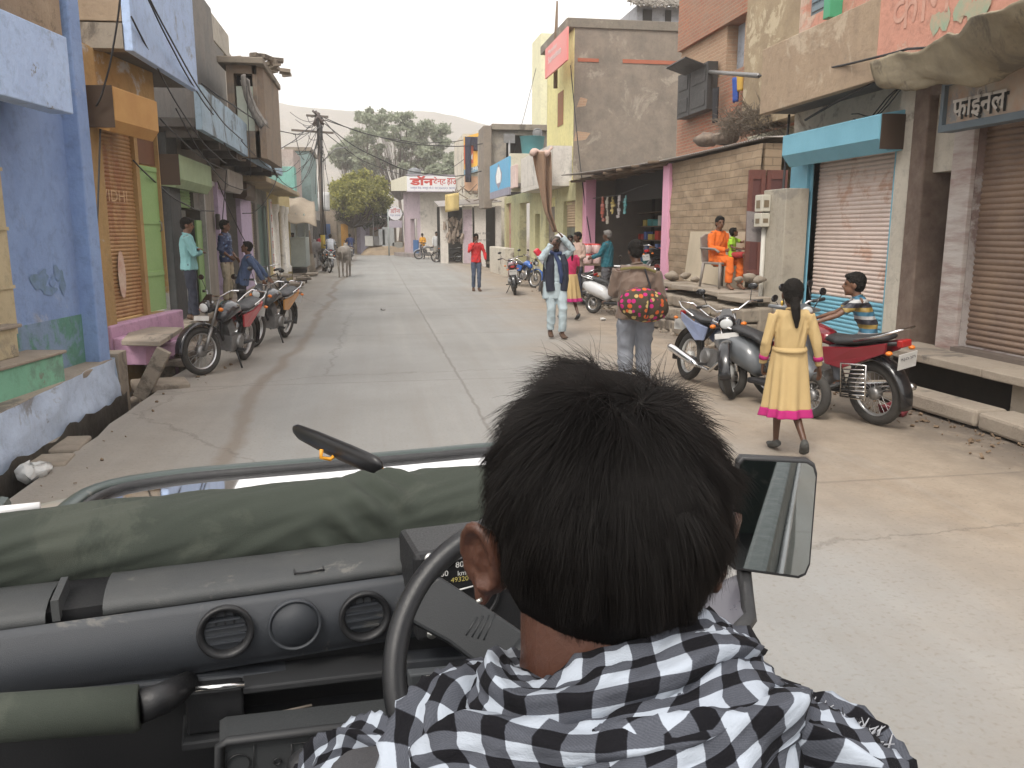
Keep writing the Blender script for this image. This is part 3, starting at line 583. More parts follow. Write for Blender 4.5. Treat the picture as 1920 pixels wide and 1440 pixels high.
m = MB(); FR.box(m, 4.0, ub + .05, .29, .45, z0 - .07, z0); FR.box(m, 4.0, ub + .05, .29, .45, z1 + .12, z1 + .18); FR.box(m, ub, ub + .05, .292, .448, z0, z1 + .12); m.build('frame', mat('grey_blue_frame', (.13, .17, .2), .6), sb)
wh = mat('sign_white', (.72, .69, .64), .8, (.55, .5, .45), 6, .5); blk = mat('sign_black', (.03, .03, .03), .8)
lettering('lettering_shadow', 'फाईनल', (z1 - z0) * .98, None, FR.pt(ub - .13, .405, z0 + .0), -FR.u, (0, 0, 1), blk, sb, bold=.03)
lettering('lettering', 'फाईनल', (z1 - z0) * .98, None, FR.pt(ub - .10, .412, z0 + .03), -FR.u, (0, 0, 1), wh, sb, bold=.02)
# --- alley doorway
al = thing('alley_entrance', 'narrow recessed entrance with blotchy plastered side wall between the column and brick pillar', 'entrance', (6.3, 8.3, 0))
m = MB(); FR.wall(m, yB + .02, yC, 2.45, 3.3, -.4, -.02); m.build('lintel', whitew, al)
m = MB(); FR.box(m, yB, yC + .3, -1.7, -1.6, 0, 3.2); m.build('back_wall', plaster('mottled_plaster', (.30, .28, .25), (.2, .18, .15), dcol=(.3, .22, .14), amt3=.5), al)
m = MB(); FR.box(m, yC, yC + .1, -1.6, -.02, 0, 3.2); FR.box(m, yB - .1, yB, -1.6, -.4, 0, 3.2); m.build('side_wall', MC['mottled_plaster'], al)
m = MB(); FR.box(m, yB, yC, -1.6, 0, 0, zs - .05); m.build('step', slabst, al)
# --- column
cl = thing('corner_column', 'whitewashed column with a rusty dark side between the alley and the sky blue shop', 'column', (6.2, 8.9, 0))
y0, y1 = U(1715, 500, .1), U(1662, 500, .1)
m = MB(); FR.box(m, y0 + .28, y1 + .03, -.35, .08, -.3, 3.55); m.build('shaft', whitew, cl, bev=.02)
m = MB(); FR.box(m, y0, y0 + .27, -.3, .1, -.3, 3.6); m.build('dark_side', mat('rusty_black', (.10, .065, .05), .9, (.2, .15, .12), 5, .8, .6), cl, bev=.02)
m = MB()
for k in range(3): m.tube([FR.pt(y0 + .3 + .05 * k, .12, 3.4 - .03 * j + .1 * math.sin(j * .8 + k)) + FR.u * j * .16 for j in range(8)], .008, 5)
m.build('cable', wire_m, cl)
# --- sky blue shop
sbs = thing('sky_blue_shop', 'shop with pinkish roller shutter, sky blue trim and sky blue shutter box', 'shop', (6.3, 10.4, 0))
a0, a1, a2 = U(1652, 640), U(1508, 600), U(1476, 550)
zb, zt = .36, 2.86
m = MB(); FR.wall(m, y1 + .03, a2 + .1, -.4, 3.75, -.35, 0, [(a0, a1, zb, zt)]); m.build('wall', whitew, sbs)
za = zb + .52
m = MB(); FR.shutter(m, a0, a1, za, zt, -.1, pitch=.056, dep=.015); m.build('shutter', pinkshut, sbs)
m = MB(); FR.shutter(m, a0, a1, zb, za, -.1, pitch=.056, dep=.015); m.build('shutter_base', skyblue, sbs)
for a, b, c, d, e, f in ((a0 - .07, a0, -.1, .02, zb, zt + .3), (a1, a1 + .07, -.1, .02, zb, zt + .3), (a1 + .07, a2, 0, .06, 1.7, 3.2)): m = MB(); FR.box(m, a, b, c, d, e, f); m.build('trim', skyblue, sbs)
ua, ub = U(1655, 250, .35), U(1472, 285, .35); z0, z1 = Z(1655, 258, .4), Z(1655, 212, .4)
m = MB(); prof(FR, m, ua, ub, [(0, z0 - .12), (.27, z0 - .16), (.4, z0), (.4, z1), (.05, z1 + .06)]); m.build('shutter_box', skyblue, sbs, bev=.012)
m = MB(); FR.box(m, ua - .02, ua - .004, 0, .38, z0 - .12, z1); m.build('box_end', MC['box_end_brown'], sbs)
mp_ = thing('meter_pier', 'narrow cement pier with two cream electric meter boxes left of the sky blue shop', 'pier', (5.9, 12, 0))
q0, q1 = U(1507, 420, .12), U(1478, 420, .12); zp = Z(1490, 355, .12)
m = MB(); FR.box(m, q0, q1 + .25, .061, .42, -.2, zp); m.build('pier', plaster('cement_pier', (.42, .38, .31), (.3, .27, .22)), mp_, bev=.015)
for (ya, yb) in ((362, 395), (398, 425)):
 ux, zx = FR.at(1468, ya, .5); uy, zy = FR.at(1468, yb, .5)
 m = MB(); FR.box(m, q1 + .0, q1 + .24, .42, .56, zy, zx); b_ = m.build('meter_box', mat('meter_cream', (.6, .57, .48), .6), mp_, bev=.01)
 m = MB(); FR.box(m, q1 + .06, q1 + .18, .561, .566, zy + .05, zx - .08); m.build('meter_window', mat('meter_glass', (.22, .17, .11), .3), b_)
 m = MB(); m.add([FR.pt(q1 - .004, v, z) for v, z in ((.45, zy + .06), (.53, zy + .06), (.53, zx - .08), (.45, zx - .08))], [(0, 1, 2, 3)]); m.build('meter_face', MC['meter_glass'], b_)
m = MB(); m.tube([FR.pt(q1 + .1, .45, -.1), FR.pt(q1 + .12, .45, 1.9)], .035, 8); m.build('pipe', mat('pvc_white', (.6, .58, .52), .6), mp_)
# --- upper salmon house over both shops
uh = thing('salmon_house_storey', 'salmon pink upper storey with brown plastered balcony front over the sky blue shop', 'house', (6, 9, 3.5))
FB = Fr(5.75, 0, 0, -1)
p0 = FB.U(1640, 150); p1 = FB.U(1424, 212); zb0 = 3.5
m = MB(); prong(FB, m, [(p0, zb0), (p1, zb0), (p1, 4.42), (p0, 4.42)], -.12, 0); m.build('balcony_front', tanr, uh, bev=.01)
m = MB(); FB.box(m, 3, p1, -.9, -.13, zb0 + .02, zb0 + .14); m.build('balcony_floor', MC['dark_concrete'], uh)
m = MB(); FB.box(m, 3, p0 - .01, -.12, .002, zb0 + .02, 6.6); m.build('wall', salmon, uh)
m = MB(); g2 = mat('faded_letter_green', (.22, .42, .30), .9, (.5, .35, .25), 8, .8)
for k, (px, py) in enumerate(((1755, 42), (1772, 36), (1800, 22), (1812, 12), (1828, 26), (1840, 18), (1850, 4))):
 u, z = FB.at(px, py); m.add([FB.pt(u + .09 * math.cos(t), .006 + .002 * k, z + .11 * math.sin(t * 1.0) * (1 + .3 * math.sin(3 * t + k))) for t in [j * .7 for j in range(9)]], [tuple(range(9))])
m.build('faded_lettering', g2, uh)
lettering('lettering', 'काम', .42, 1.0, FB.pt(FB.U(1672, 50), .004, FB.at(1700, 52)[1]), -FB.u, (0, 0, 1), mat('faded_rose', (.5, .24, .18), .9, (.6, .36, .28), 7, .9), uh)
FW = Fr(6.6, 0, 0, -1); pw = FW.U(1498, 60)
m = MB(); w0, w1 = FW.U(1548, 10), FW.U(1512, 15); wz0 = FW.at(1530, 26)[1]
FW.wall(m, 3, pw, 4.0, 9, -.3, 0, [(w0, w1, wz0, wz0 + 1.3)]); m.build('upper_wall', salmon, uh)
m = MB(); FW.box(m, w0, w1, -.12, -.08, wz0, wz0 + 1.3)
for k in range(9): FW.box(m, w0 + .05, w1 - .05, -.08, -.06, wz0 + .08 + k * .13, wz0 + .15 + k * .13)
m.build('window_shutter', mat('blue_grey_shutter', (.2, .27, .31), .6), uh)
m = MB(); gu = FW.U(1572, 10); FW.box(m, gu - .12, gu + .05, 0, .2, FW.at(1572, 36)[1], 9); m.build('drain_pipe', mat('green_pipe', (.07, .38, .2), .5), uh, bev=.01)
# --- sand coloured upper house
sh = thing('sand_house_storey', 'peeling sand coloured plaster wall beside the salmon house', 'house', (6.9, 12, 3.5))
FS = Fr(6.75, 0, 0, -1); q0 = FS.U(1502, 60); q1 = FS.U(1398, 80)
m = MB(); FS.box(m, q0 - .3, q1, -.4, 0, 3.62, 10); m.build('wall', sandr, sh)
# --- passage with red doors
ps_ = thing('passage_wall', 'pale cream wall above the passage between the tan shop wall and the sky blue shop', 'wall', (7, 12.8, 0))
FP_ = Fr(7.3, 0, 0, -1)
m = MB(); FP_.box(m, FP_.U(1490, 300) - .5, FP_.U(1425, 300) + .6, -.2, 0, -.2, 3.6); m.build('wall', plaster('pale_cream', (.68, .64, .50), (.55, .5, .38), amt3=.05), ps_)
rd = bpy.data.objects.new('double_door', None); col.objects.link(rd); rd.parent = ps_
yD = 12.95
def dq(px, py): p = P(px, py, y=yD); return p.x, p.z
x0, zt = dq(1406, 318); x1, _ = dq(1478, 318); _, zb = dq(1440, 515)
m = MB(); xm = (x0 + x1) / 2 - .05
for a, b in ((x0, xm), (xm + .03, x1)):
 m.box((a, yD, zb), (a + .07, yD + .05, zt)); m.box((b - .07, yD, zb), (b, yD + .05, zt))
 for zz in (zb, zb + .9, zb + 1.55, zt - .08): m.box((a + .07, yD, zz), (b - .07, yD + .05, zz + .08))
m.build('leaf_frame', redwood, rd, bev=.005)
m = MB(); m.box((x0 + .07, yD + .02, zb + .08), (x1 - .07, yD + .035, zb + 1.55)); m.build('panel', mat('red_brown_panel', (.12, .04, .035), .6), rd)
m = MB(); m.box((x0 + .07, yD + .022, zb + 1.63), (x1 - .07, yD + .03, zt - .08)); m.build('pane', mat('dusty_pane', (.3, .26, .2), .25), rd)
m = MB(); m.tube([(xm - .05, yD - .04, zb + 1.0), (xm - .05, yD - .05, zb + 1.15)], .012, 6); m.build('handle', metal_grey, rd)
bl = thing('notice_board', 'weathered grey painted board with faded lettering leaning before the red door', 'board', P(1435, 455, y=12.2))
o = P(1400, 452, y=12.2); o2 = P(1474, 458, y=12.0); h = .42; uxb = (o2 - o).normalized()
m = MB(); m.prism([o, o2, o2 + Vector((0, .03, h)), o + Vector((0, .03, h + .04))], (0, .03, 0)); m.build('board', mat('board_grey', (.27, .24, .23), .85, (.17, .15, .15), 5, .8), bl)
for k, tx in enumerate(('श्री गणेश आटा', 'चक्की नवलगढ')):
 lettering('lettering', tx, .085, (o2 - o).length * (.8 - .1 * k), o + uxb * .06 + Vector((0, -.002, .27 - .14 * k)), uxb, (0, .06, 1), mat('faded_ink', (.09, .08, .085), .9), bl)
# --- tan block wall with raised platform, bench and steps
tw_ = thing('tan_block_wall', 'rough tan mud plastered block wall behind the seated woman in orange', 'wall', (6.4, 15, 0))
t0, t1 = U(1428, 300), U(1254, 300); zt1 = Z(1428, 264)
rough = brickmat('mud_block', (.36, .27, .18), (.30, .22, .145), (.24, .18, .12), .34, .13, .85)
m = MB()
def wf(a, b):
 u = t0 + (t1 - t0) * a; z = -.3 + (3.2 + .3) * b
 return FR.pt(u, .03 * mnoise.noise(Vector((u * 2.3, z * 4, 0))) + .015 * mnoise.noise(Vector((u * 9, z * 12, 0))), z)
m.grid(wf, 90, 70); FR.box(m, t0, t1, -.35, -.06, -.3, 3.2); m.build('wall', rough, tw_)
pfm = thing('stone_platform', 'raised rubble platform topped with broken slabs where the chair stands', 'platform', (6, 14, 0))
m = MB(); rs = random.Random(3)
ya, yb = U(1440, 500, .4), U(1262, 520, .6)
for row in range(4):
 y = ya - .3
 while y < yb + .2:
  L_ = rs.uniform(.25, .6); m.obox((6.3 - .72 - .1 * (3 - row) + rs.uniform(-.05, .03), y + L_ / 2, -.12 + row * .22), (.4, L_ - .02, .2), (rs.uniform(-.06, .06), rs.uniform(-.06, .06), rs.uniform(-.12, .12))); y += L_
m.box((5.65, ya - .3, -.3), (6.28, yb + .1, .66)); m.build('rubble', rubble, pfm, bev=.03)
m = MB(); y = ya - .2
while y < yb: 
 L_ = rs.uniform(.7, 1.3); m.obox((5.93, y + L_ / 2, .765 + rs.uniform(-.01, .02)), (.92 + rs.uniform(0, .15), L_ - .04, .08), (rs.uniform(-.03, .03), rs.uniform(-.03, .03), rs.uniform(-.05, .05))); y += L_
m.build('slab', slabst, pfm, bev=.015)
ss = thing('rough_steps', 'rough stone steps with a leaning prop climbing to the platform', 'steps', (5.4, 13.5, 0))
def stp(px, py, z, w_, l_, h_, rot=0, mb=None): a = P(px, py, z=z); mb.obox((a.x, a.y, z - h_ / 2), (w_, l_, h_), (rs.uniform(-.04, .04), rs.uniform(-.04, .04), rot))
m = MB(); stp(1290, 540, .5, .8, .9, .12, .1, m); stp(1300, 575, .32, .9, .8, .3, .05, m); stp(1330, 600, .2, .9, .9, .3, .1, m); stp(1275, 600, .15, .7, .6, .3, -.1, m); stp(1370, 545, .55, .6, 1.2, .5, 0, m); stp(1400, 565, .4, .7, 1.2, .5, 0, m)
stp(1250, 560, .3, .7, .8, .2, .3, m); m.build('step', slabst, ss, bev=.02)
for (pa, za_, pb, zb_) in (((1312, 512), .85, (1285, 585), .3), ((1272, 508), .8, (1250, 545), .35)):
 a = P(*pa, z=za_); b_ = P(*pb, z=zb_); m = MB(); m.tube([a, (a + b_) / 2 + Vector((.02, 0, 0)), b_], [.035, .03, .04], 7); m.build('prop', timber, ss)
for k, (px, py, r) in enumerate(((1262, 518, .13), (1285, 517, .09), (1248, 532, .12), (1303, 524, .07), (1385, 524, .07), (1406, 521, .10), (1424, 524, .08))):
 a = P(px, py, x=5.75); m = MB(); m.ball((0, 0, 0), (r * 1.2, r, r * .7), 10, 7); m.v = [(a.x + x * (1 + .7 * mnoise.noise(Vector((x * 11, y * 11, z * 9 + k)))), a.y + y * (1 + .7 * mnoise.noise(Vector((x * 10, z * 9, k)))), a.z + z * (1 + .6 * mnoise.noise(Vector((y * 9, x * 9, k))))) for x, y, z in m.v]
 o = thing('boulder', 'rounded stone ' + ['beside the pink post on the platform', 'second from the pink post on the platform edge', 'low beside the foot of the pink post', 'in front of the leaning cream board', 'right of the chair legs', 'below the leaning grey notice board', 'at the right end of the platform'][k], 'stone', a, group='stones on the platform edge'); m.build('stone', rubble, o)
# --- tin roofed general shop
gs_ = thing('tin_roof_shop', 'open fronted general shop with pink posts under a sagging tin roof', 'shop', (6.5, 20, 0))
b0, b1 = U(1254, 400), U(1100, 400)
zsh = .55
for u in (b0, b1):
 m = MB(); FR.box(m, u - .1, u + .28, -.25, .06, .0, 3.2 if u == b0 else 3.3); m.build('post', pinkp, gs_, bev=.01)
m = MB(); FR.box(m, b0, b1 + .5, -3.6, -3.45, 0, 3.5); FR.box(m, b0 + .3, b0 + .42, -3.45, -.3, 0, 3.3); FR.box(m, b1 + .3, b1 + .45, -3.45, -.3, 0, 3.5); m.build('interior', dimwall, gs_)
m = MB(); FR.box(m, b0, b1 + .3, -3.6, .55, .1, zsh); m.build('floor', slabst, gs_)
m = MB()
zr0, zr1 = Z(1430, 258), Z(1050, 318, .6)
def roof(a, b):
 u = t0 - .1 + (U(1052, 318, .7) - t0 + .1) * a; v = -4.2 + 4.9 * b * (.86 + .14 * a if a > .35 else .86 + .05 * a / .35); z = 3.28 + (.5 if a > .0 else 0) * (1 - b) * .6 - .12 * math.sin(a * 3.14) * .3 + (.22 * max(0, a - .35) if b > .9 else .2 * max(0, a - .35)) + .012 * math.sin(u * 2 * math.pi / .085)
 return FR.pt(u, v, z)
m.grid(roof, 900, 6); m.build('tin_roof', tin, gs_, solid=.006)
m = MB()
for k in range(7): u = b0 + (b1 - b0) * k / 6; m.tube([FR.pt(u, -3.4, 3.45), FR.pt(u, .5, 3.22)], .035, 6)
m.tube([FR.pt(b0, .1, 3.2), FR.pt(b1 + .4, .1, 3.3)], .045, 8)
m.build('rafter', timber, gs_)
m = MB(); FR.box(m, b0 + .3, b1, -.9, -.87, 2.6, 3.3); m.build('black_sheet', mat('black_tarp', (.02, .02, .02), .7), gs_)
def shelfstuff():
 g = 'goods on the shelves of the tin roofed shop'
 m = MB()
 for z in (1.1, 1.5, 1.9, 2.3): FR.box(m, b0 + .5, b1 + .2, -2.0, -1.65, z, z + .03)
 m.build('shelf', timber, gs_)
 goods = [mat('pack_%d' % k, c, .5) for k, c in enumerate(((.7, .08, .06), (.75, .6, .15), (.12, .5, .5), (.7, .68, .62), (.7, .3, .08), (.15, .25, .6)))]
 for z in (.7, 1.13, 1.53, 1.93):
  u = b0 + .6
  while u < b1:
   wd = rs.uniform(.15, .4); h = rs.uniform(.12, .3); m = MB(); FR.box(m, u, u + wd, -1.95, -1.72, z, z + h); mm = rs.choice(goods)
   m.build('goods_pack', mm, gs_, bev=.01); u += wd + rs.uniform(.02, .25)
shelfstuff()
k = 0
for (px, top, bot, c, wd, place) in ((1131, 368, 415, (.5, .12, .08), .16, 'nearest the pink post'), (1139, 368, 420, (.6, .55, .45), .14, 'second from the pink post'), (1149, 368, 400, (.55, .42, .12), .18, 'in the middle'), (1161, 365, 408, (.55, .5, .5), .2, 'wide one right of the middle'), (1173, 365, 400, (.1, .32, .33), .12, 'rightmost')):
 q = P(px, top, x=6.25); zz = P(px, bot, x=6.25).z; o = thing('sachet_strip', 'hanging strip of sachets, ' + ('red', 'cream', 'yellow', 'grey white', 'teal')[k] + ', ' + place + ' in the shop mouth', 'sachets', (q.x, q.y, zz), group='sachet strips hanging in the shop')
 m = MB(); n = 7
 for j in range(n): z = q.z - (q.z - zz) * j / n; m.obox((q.x + rs.uniform(-.02, .02), q.y + rs.uniform(-.02, .02), z - .05), (.03, wd, (q.z - zz) / n * .9), (rs.uniform(-.1, .1), rs.uniform(-.2, .2), rs.uniform(-.3, .3)))
 m.build('strip', mat('sachet_%d' % k, c, .35, tuple(x * .5 for x in c), 14, .9), o); k += 1
m = MB(); a = P(1112, 372, x=6.25); b_ = P(1215, 345, x=6.2); m.tube([a, (a + b_) / 2 - Vector((0, 0, .08)), b_], .012, 5); m.build('hanging_line', wire_m, gs_)
jc = thing('snack_counter', 'small table stacked with clear jars of red sweets beside the man in teal', 'stall', P(1110, 520, x=5.7))
a = P(1106, 505, x=5.75)
m = MB(); m.box((a.x - .35, a.y - .5, .88), (a.x + .35, a.y + .6, .93)); m.build('tabletop', timber, jc)
for dx in (-.3, .3):
 for dy in (-.45, .55): m = MB(); m.box((a.x + dx - .03, a.y + dy - .03, 0), (a.x + dx + .03, a.y + dy + .03, .88)); m.build('leg', timber, jc)
jar = mat('sweet_jar', (.55, .3, .28), .2, (.6, .5, .48), 14, .8); lidm = mat('red_lid', (.6, .05, .04), .4)
for i in range(3):
 for j in range(2):
  for k2 in range(2):
   q = (a.x - .15 + .25 * j, a.y - .32 + .27 * i, .93 + .27 * k2); m = MB(); m.lathe([(.001, 0), (.1, 0), (.11, .02), (.11, .2), (.09, .22)], q, n=12); jo = m.build('jar', jar, jc)
   m = MB(); m.lathe([(.095, .215), (.095, .25), (.001, .25)], q, n=12); m.build('lid', lidm, jo)
bp_ = thing('brushwood_heap', 'heap of dry thorn brushwood on the tin roof edge', 'brushwood', P(1405, 240, x=6.6))
m = MB(); c0 = P(1405, 245, x=6.7); rs2 = random.Random(5)
for k in range(900):
 th = rs2.uniform(0, 6.28); rr = rs2.random() ** .5; p = Vector((c0.x + .5 * rr * math.sin(th), c0.y + .85 * rr * math.cos(th), c0.z + rs2.uniform(-.1, .5) * (1 - rr * .6))); d = Vector((rs2.uniform(-1, 1), rs2.uniform(-1, 1), rs2.uniform(-.5, .8))).normalized() * rs2.uniform(.15, .4)
 m.tube([p, p + d * .5 + Vector((0, 0, .03)), p + d], [.006, .005, .002], 3, caps=False)
m.build('twigs', mat('dry_twig', (.20, .165, .13), .95, (.1, .08, .06), 9, .8), bp_)
for k, (px, py, nm_) in enumerate(((1325, 262, 'pile of rags and stones at the brick wall foot'), (1360, 258, 'smaller rag bundle near the brushwood'))):
 a = P(px, py, x=6.8); o = thing('rag_bundle', nm_, 'bundle', a); m = MB(); m.ball(a, (.25, .35, .14), 14, 9); m.v = [(x + .05 * mnoise.noise(Vector((x * 6, y * 6, z * 9))), y + .05 * mnoise.noise(Vector((y * 7, z * 6, 2))), z + .05 * mnoise.noise(Vector((x * 9, y * 7, 9)))) for x, y, z in m.v]; m.build('rags', mat('rag_brown', (.28, .22, .17), .95, (.14, .11, .09), 6, .9, .8), o)
# --- brick house behind
bk = thing('brick_house', 'tall bare brick house with dark iron shutters behind the tan block wall', 'house', (8.5, 18, 3))
FK = Fr(7.6, 0, 0, -1); k0, k1 = FS.U(1400, 100) + .1, FK.U(1278, 100)
m = MB(); FK.wall(m, k0 - 1, k1, 3.3, 12, -.3, 0, [(FK.U(1395, 100), FK.U(1362, 100), FK.at(1380, 180)[1], FK.at(1380, 30)[1])]); m.build('wall', brick_tan, bk)
m = MB(); zt2 = FK.at(1340, 62)[1]; FK.box(m, k0 - 1, k1 + .02, -.3, .1, zt2, 12.5); m.build('top_brickwork', brick_red, bk)
m = MB(); FK.box(m, k0 - 1, k1, .002, .05, 3.25, FK.at(1340, 150)[1]); m.build('lower_brickwork', brick_red, bk)
m = MB(); u0, u1 = FK.U(1395, 100), FK.U(1362, 100); FK.box(m, u0, u1, -.28, -.25, FK.at(1380, 180)[1], FK.at(1380, 30)[1]); m.build('pale_panel', plaster('pale_grey_blue', (.42, .45, .5), (.3, .32, .36)), bk)
m = MB(); FK.box(m, u0 + .1, u0 + .6, -.24, -.2, FK.at(1380, 165)[1], FK.at(1380, 125)[1]); m.build('window', dark, bk)
iron = mat('black_iron_shutter', (.05, .048, .047), .55, (.03, .03, .03), 5, .5, .2)
for (pa, pb, nm_) in ((1270, 1293, 0), (1293, 1326, 1)):
 ua, ub_ = FK.U(pb, 170, .3), FK.U(pa, 170, .3); za_, zb_ = FK.at(1300, 128, .3)[1], FK.at(1300, 213, .3)[1]
 m = MB(); FK.box(m, ua + .02, ub_ - .02, .06, .3, zb_, za_)
 for q in range(2): H_ = zt_h = (za_ - zb_) / 2; FK.box(m, ua + .12, ub_ - .12, .3, .315, zb_ + .1 + q * H_, zb_ + H_ - .08 + q * H_)
 m.build('iron_shutter', iron, bk, bev=.01)
m = MB(); a = FK.pt(FK.U(1328, 128, .3), .35, FK.at(1300, 124, .3)[1]); b_ = FK.pt(FK.U(1282, 138, .3), .75, FK.at(1282, 140, .3)[1]); m.obox((a + b_) / 2, (.5, (b_ - a).length * .8, .03), (0, .3, 0)); m.build('window_hood', iron, bk)
m = MB(); m.tube([FK.pt(FK.U(1326, 134), .05, FK.at(1326, 134)[1]), P(1422, 142, x=6.0)], .04, 8); m.build('pole_arm', metal_grey, bk)
for (px, py, c, nm_, h) in ((1344, 195, (.035, .035, .04), 'black cloth strip hung on the brick wall', .45), (1382, 170, (.04, .1, .4), 'blue cloth hung from the brick wall rod', .3), (1390, 160, (.6, .38, .08), 'orange tub on the brick wall sill', .2)):
 a = P(px, py, x=7.4); o = thing('hanging_cloth' if 'cloth' in nm_ else 'tub', nm_, 'cloth' if 'cloth' in nm_ else 'tub', a); m = MB()
 m.grid(lambda s_, t_: (a.x - .06 + .04 * math.sin(t_ * 9), a.y - .16 + .32 * t_ * (1 - .3 * s_), a.z + h / 2 + .1 - h * 1.6 * s_), 8, 8); m.build('fabric' if 'cloth' in nm_ else 'body', mat('c_%s' % nm_[:6].strip(), c, .9), o, solid=.02)
# --- grey two storey building beyond the tin roof shop
gb = thing('grey_two_storey_house', 'two storey house with bare cement side wall and pale yellow front carrying a red sign', 'house', (8, 26, 0))
yG = 25.4
xl = P(1076, 200, y=yG).x; xr = P(1274, 200, y=yG).x; zt = ZY(1180, 56, yG); zp = ZY(1180, 38, yG)
cem = plaster('cement_side_wall', (.27, .225, .18), (.17, .145, .12), amt=.8, amt3=.12, dcol=(.31, .27, .22))
m = MB(); m.box((xl, yG, 2.6), (xr + .3, yG + 4, zt)); m.box((xl + .02, yG - .0, -.2), (xr, yG + 4, 2.6)); m.build('side_wall', cem, gb)
m = MB(); m.box((xl - .25, yG - .05, zt), (xr + .3, yG + 4, zp)); m.build('roof_parapet', plaster('black_stained', (.17, .15, .125), (.22, .19, .15), amt3=.3, dcol=(.28, .25, .2)), gb, bev=.02)
m = MB(); z = ZY(1100, 116, yG); m.box((xl + .1, yG - .02, z), (xl + .75, yG - .002, z + .1)); m.box((xl + 1.5, yG - .02, z), (xl + 3.3, yG - .002, z + .11)); m.build('exposed_lintel', mat('brick_lintel', (.38, .12, .07), .9, (.27, .1, .06), 5), gb)
rs3 = random.Random(9)
for k in (1, 4): m = MB(); m.add( [(xl + .01 + rs3.random() * .15 + dx * .3, yG - .004, ZY(1080, 180, yG) - k * .33 + dz * .25) for dx, dz in ((0, 0), (1, .2), (1.3, 1), (.2, 1.2))], [(0, 1, 2, 3)]); m.build('bare_brick_patch', brick_tan, gb)
xf = P(1076, 200, y=yG).x
m = MB(); m.box((xf - .012, yG + .02, 2.6), (xf - .0, yG + 3.9, zt - .01)); yw0, yw1 = P(1057, 220, x=xf).y, P(1047, 220, x=xf).y
m.box((xf - .9, yG + .0, 3.0), (xf - .013, yG + 5.0, 4.15)) if False else None
m.build('front_wall', yellowp, gb)
m = MB(); m.box((xf - .75, yG + .05, 3.15), (xf - .02, yG + 5, 3.3)); m.box((xf - .75, yG + .05, 3.3), (xf - .65, yG + 5, 4.35)); m.build('balcony', plaster('off_white_balcony', (.62, .59, .54), (.45, .42, .38), amt3=.15), gb, bev=.01)
m = MB(); m.box((xf - .64, yG + .055, 3.3), (xf - .02, yG + .15, 4.35)); m.build('balcony_side', MC['off_white_balcony'], gb)
wz0, wz1 = P(1053, 235, x=xf).z, P(1053, 172, x=xf).z
m = MB(); m.box((xf - .03, yw0, wz0), (xf - .013, yw1, wz1)); m.build('window_shutter', mat('brown_louvre', (.3, .13, .05), .7, stretch=(1, 1, 8)), gb)
rsg = thing('red_sign', 'faded red hoarding with white lettering fixed at the roof corner of the yellow fronted house', 'sign', (xf - .7, yG + 1, 7))
xs = xf - .55; s0, s1 = P(1063, 90, x=xs).y, P(1022, 130, x=xs).y; sz0, sz1 = P(1063, 112, x=xs).z, P(1063, 50, x=xs).z
m = MB(); m.box((xs, s0, sz0), (xs + .05, s1, sz1)); m.build('board', mat('faded_red_board', (.72, .16, .15), .6, (.74, .3, .28), .5, .9), rsg)
wht = mat('white_lettering', (.85, .85, .83), .7)
lettering('lettering', 'vodafone', (sz1 - sz0) * .14, (s1 - s0) * .5, (xs - .005, s1 - .5, sz0 + (sz1 - sz0) * .70), (0, -1, 0), (0, 0, 1), wht, rsg) if False else None
lettering('lettering', 'Manohar', (sz1 - sz0) * .15, (s1 - s0) * .42, (xs - .005, s1 - .5, sz0 + (sz1 - sz0) * .70), (0, -1, 0), (0, 0, 1), wht, rsg)
lettering('lettering', 'Sapnadeep', (sz1 - sz0) * .28, (s1 - s0) * .6, (xs - .005, s1 - .5, sz0 + (sz1 - sz0) * .34), (0, -1, 0), (0, 0, 1), wht, rsg)
m = MB(); q = P(1030, 60, x=xs); m.tube([(xs + .3, s1 - .2, sz1 - 1.2), (xs + .3, s1 - .2, sz1 + .4), (xs + .33, s1 - .2, sz1 + 1.4)], [.07, .06, .03], 7); m.build('mast', timber, rsg)
gf = thing('yellow_green_shop', 'row of yellow green shop fronts with lilac recess under the pale pink balcony', 'shop', (6.3, 31, 0))
FY = Fr(xf - .1, 0, 0, -1)
def uy(px, py=440): return FY.U(px, py)
e0, e1 = b1 + .28, uy(946)
m = MB(); hol = [(uy(1078), uy(1056), .3, 2.7), (uy(1040), uy(1023), .3, 2.9), (uy(1012), uy(1003), .3, 2.4), (uy(993), uy(974), .3, 2.9), (uy(958), uy(949), .4, 3)]
FY.wall(m, e0, e1, -.2, 3.3, -.3, 0, hol); m.build('wall', limey, gf)
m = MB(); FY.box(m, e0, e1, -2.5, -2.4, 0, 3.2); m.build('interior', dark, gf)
m = MB(); FY.box(m, uy(993), uy(974), -.9, -.8, .3, 2.9); m.build('lilac_recess', lilac, gf)
m = MB(); FY.shutter(m, uy(1078), uy(1058), 1.9, 2.7, -.1); m.build('shutter', mat('tan_shutter', (.45, .33, .2), .6), gf)
m = MB(); FY.box(m, uy(1078), uy(1058), -.12, -.1, .3, 1.9); gl = m.build('glass_case', mat('case_glass', (.15, .16, .13), .2), gf)
m = MB(); FY.box(m, uy(1076), uy(1060), -.05, -.04, .75, 1.25); m.build('paper_notice', mat('paper_white', (.6, .58, .52), .8), gf)
lettering('lettering', 'उधार', .12, .4, FY.pt(uy(1063), -.035, 1.0), -FY.u, (0, 0, 1), blk, gf)
m = MB(); FY.box(m, uy(958), uy(949), -.2, -.15, .4, 3); m.build('poster', mat('red_poster', (.45, .05, .05), .6, (.5, .35, .3), 4, .9), gf)
m = MB(); FY.box(m, e0, e1, 0, .5, -.3, .28); m.build('plinth', slabst, gf, bev=.02)
m = MB(); a = uy(1020); FY.box(m, uy(985) - .3, uy(955), .5, .9, -.2, 1.1); m.build('low_wall', whitew, gf, bev=.03)
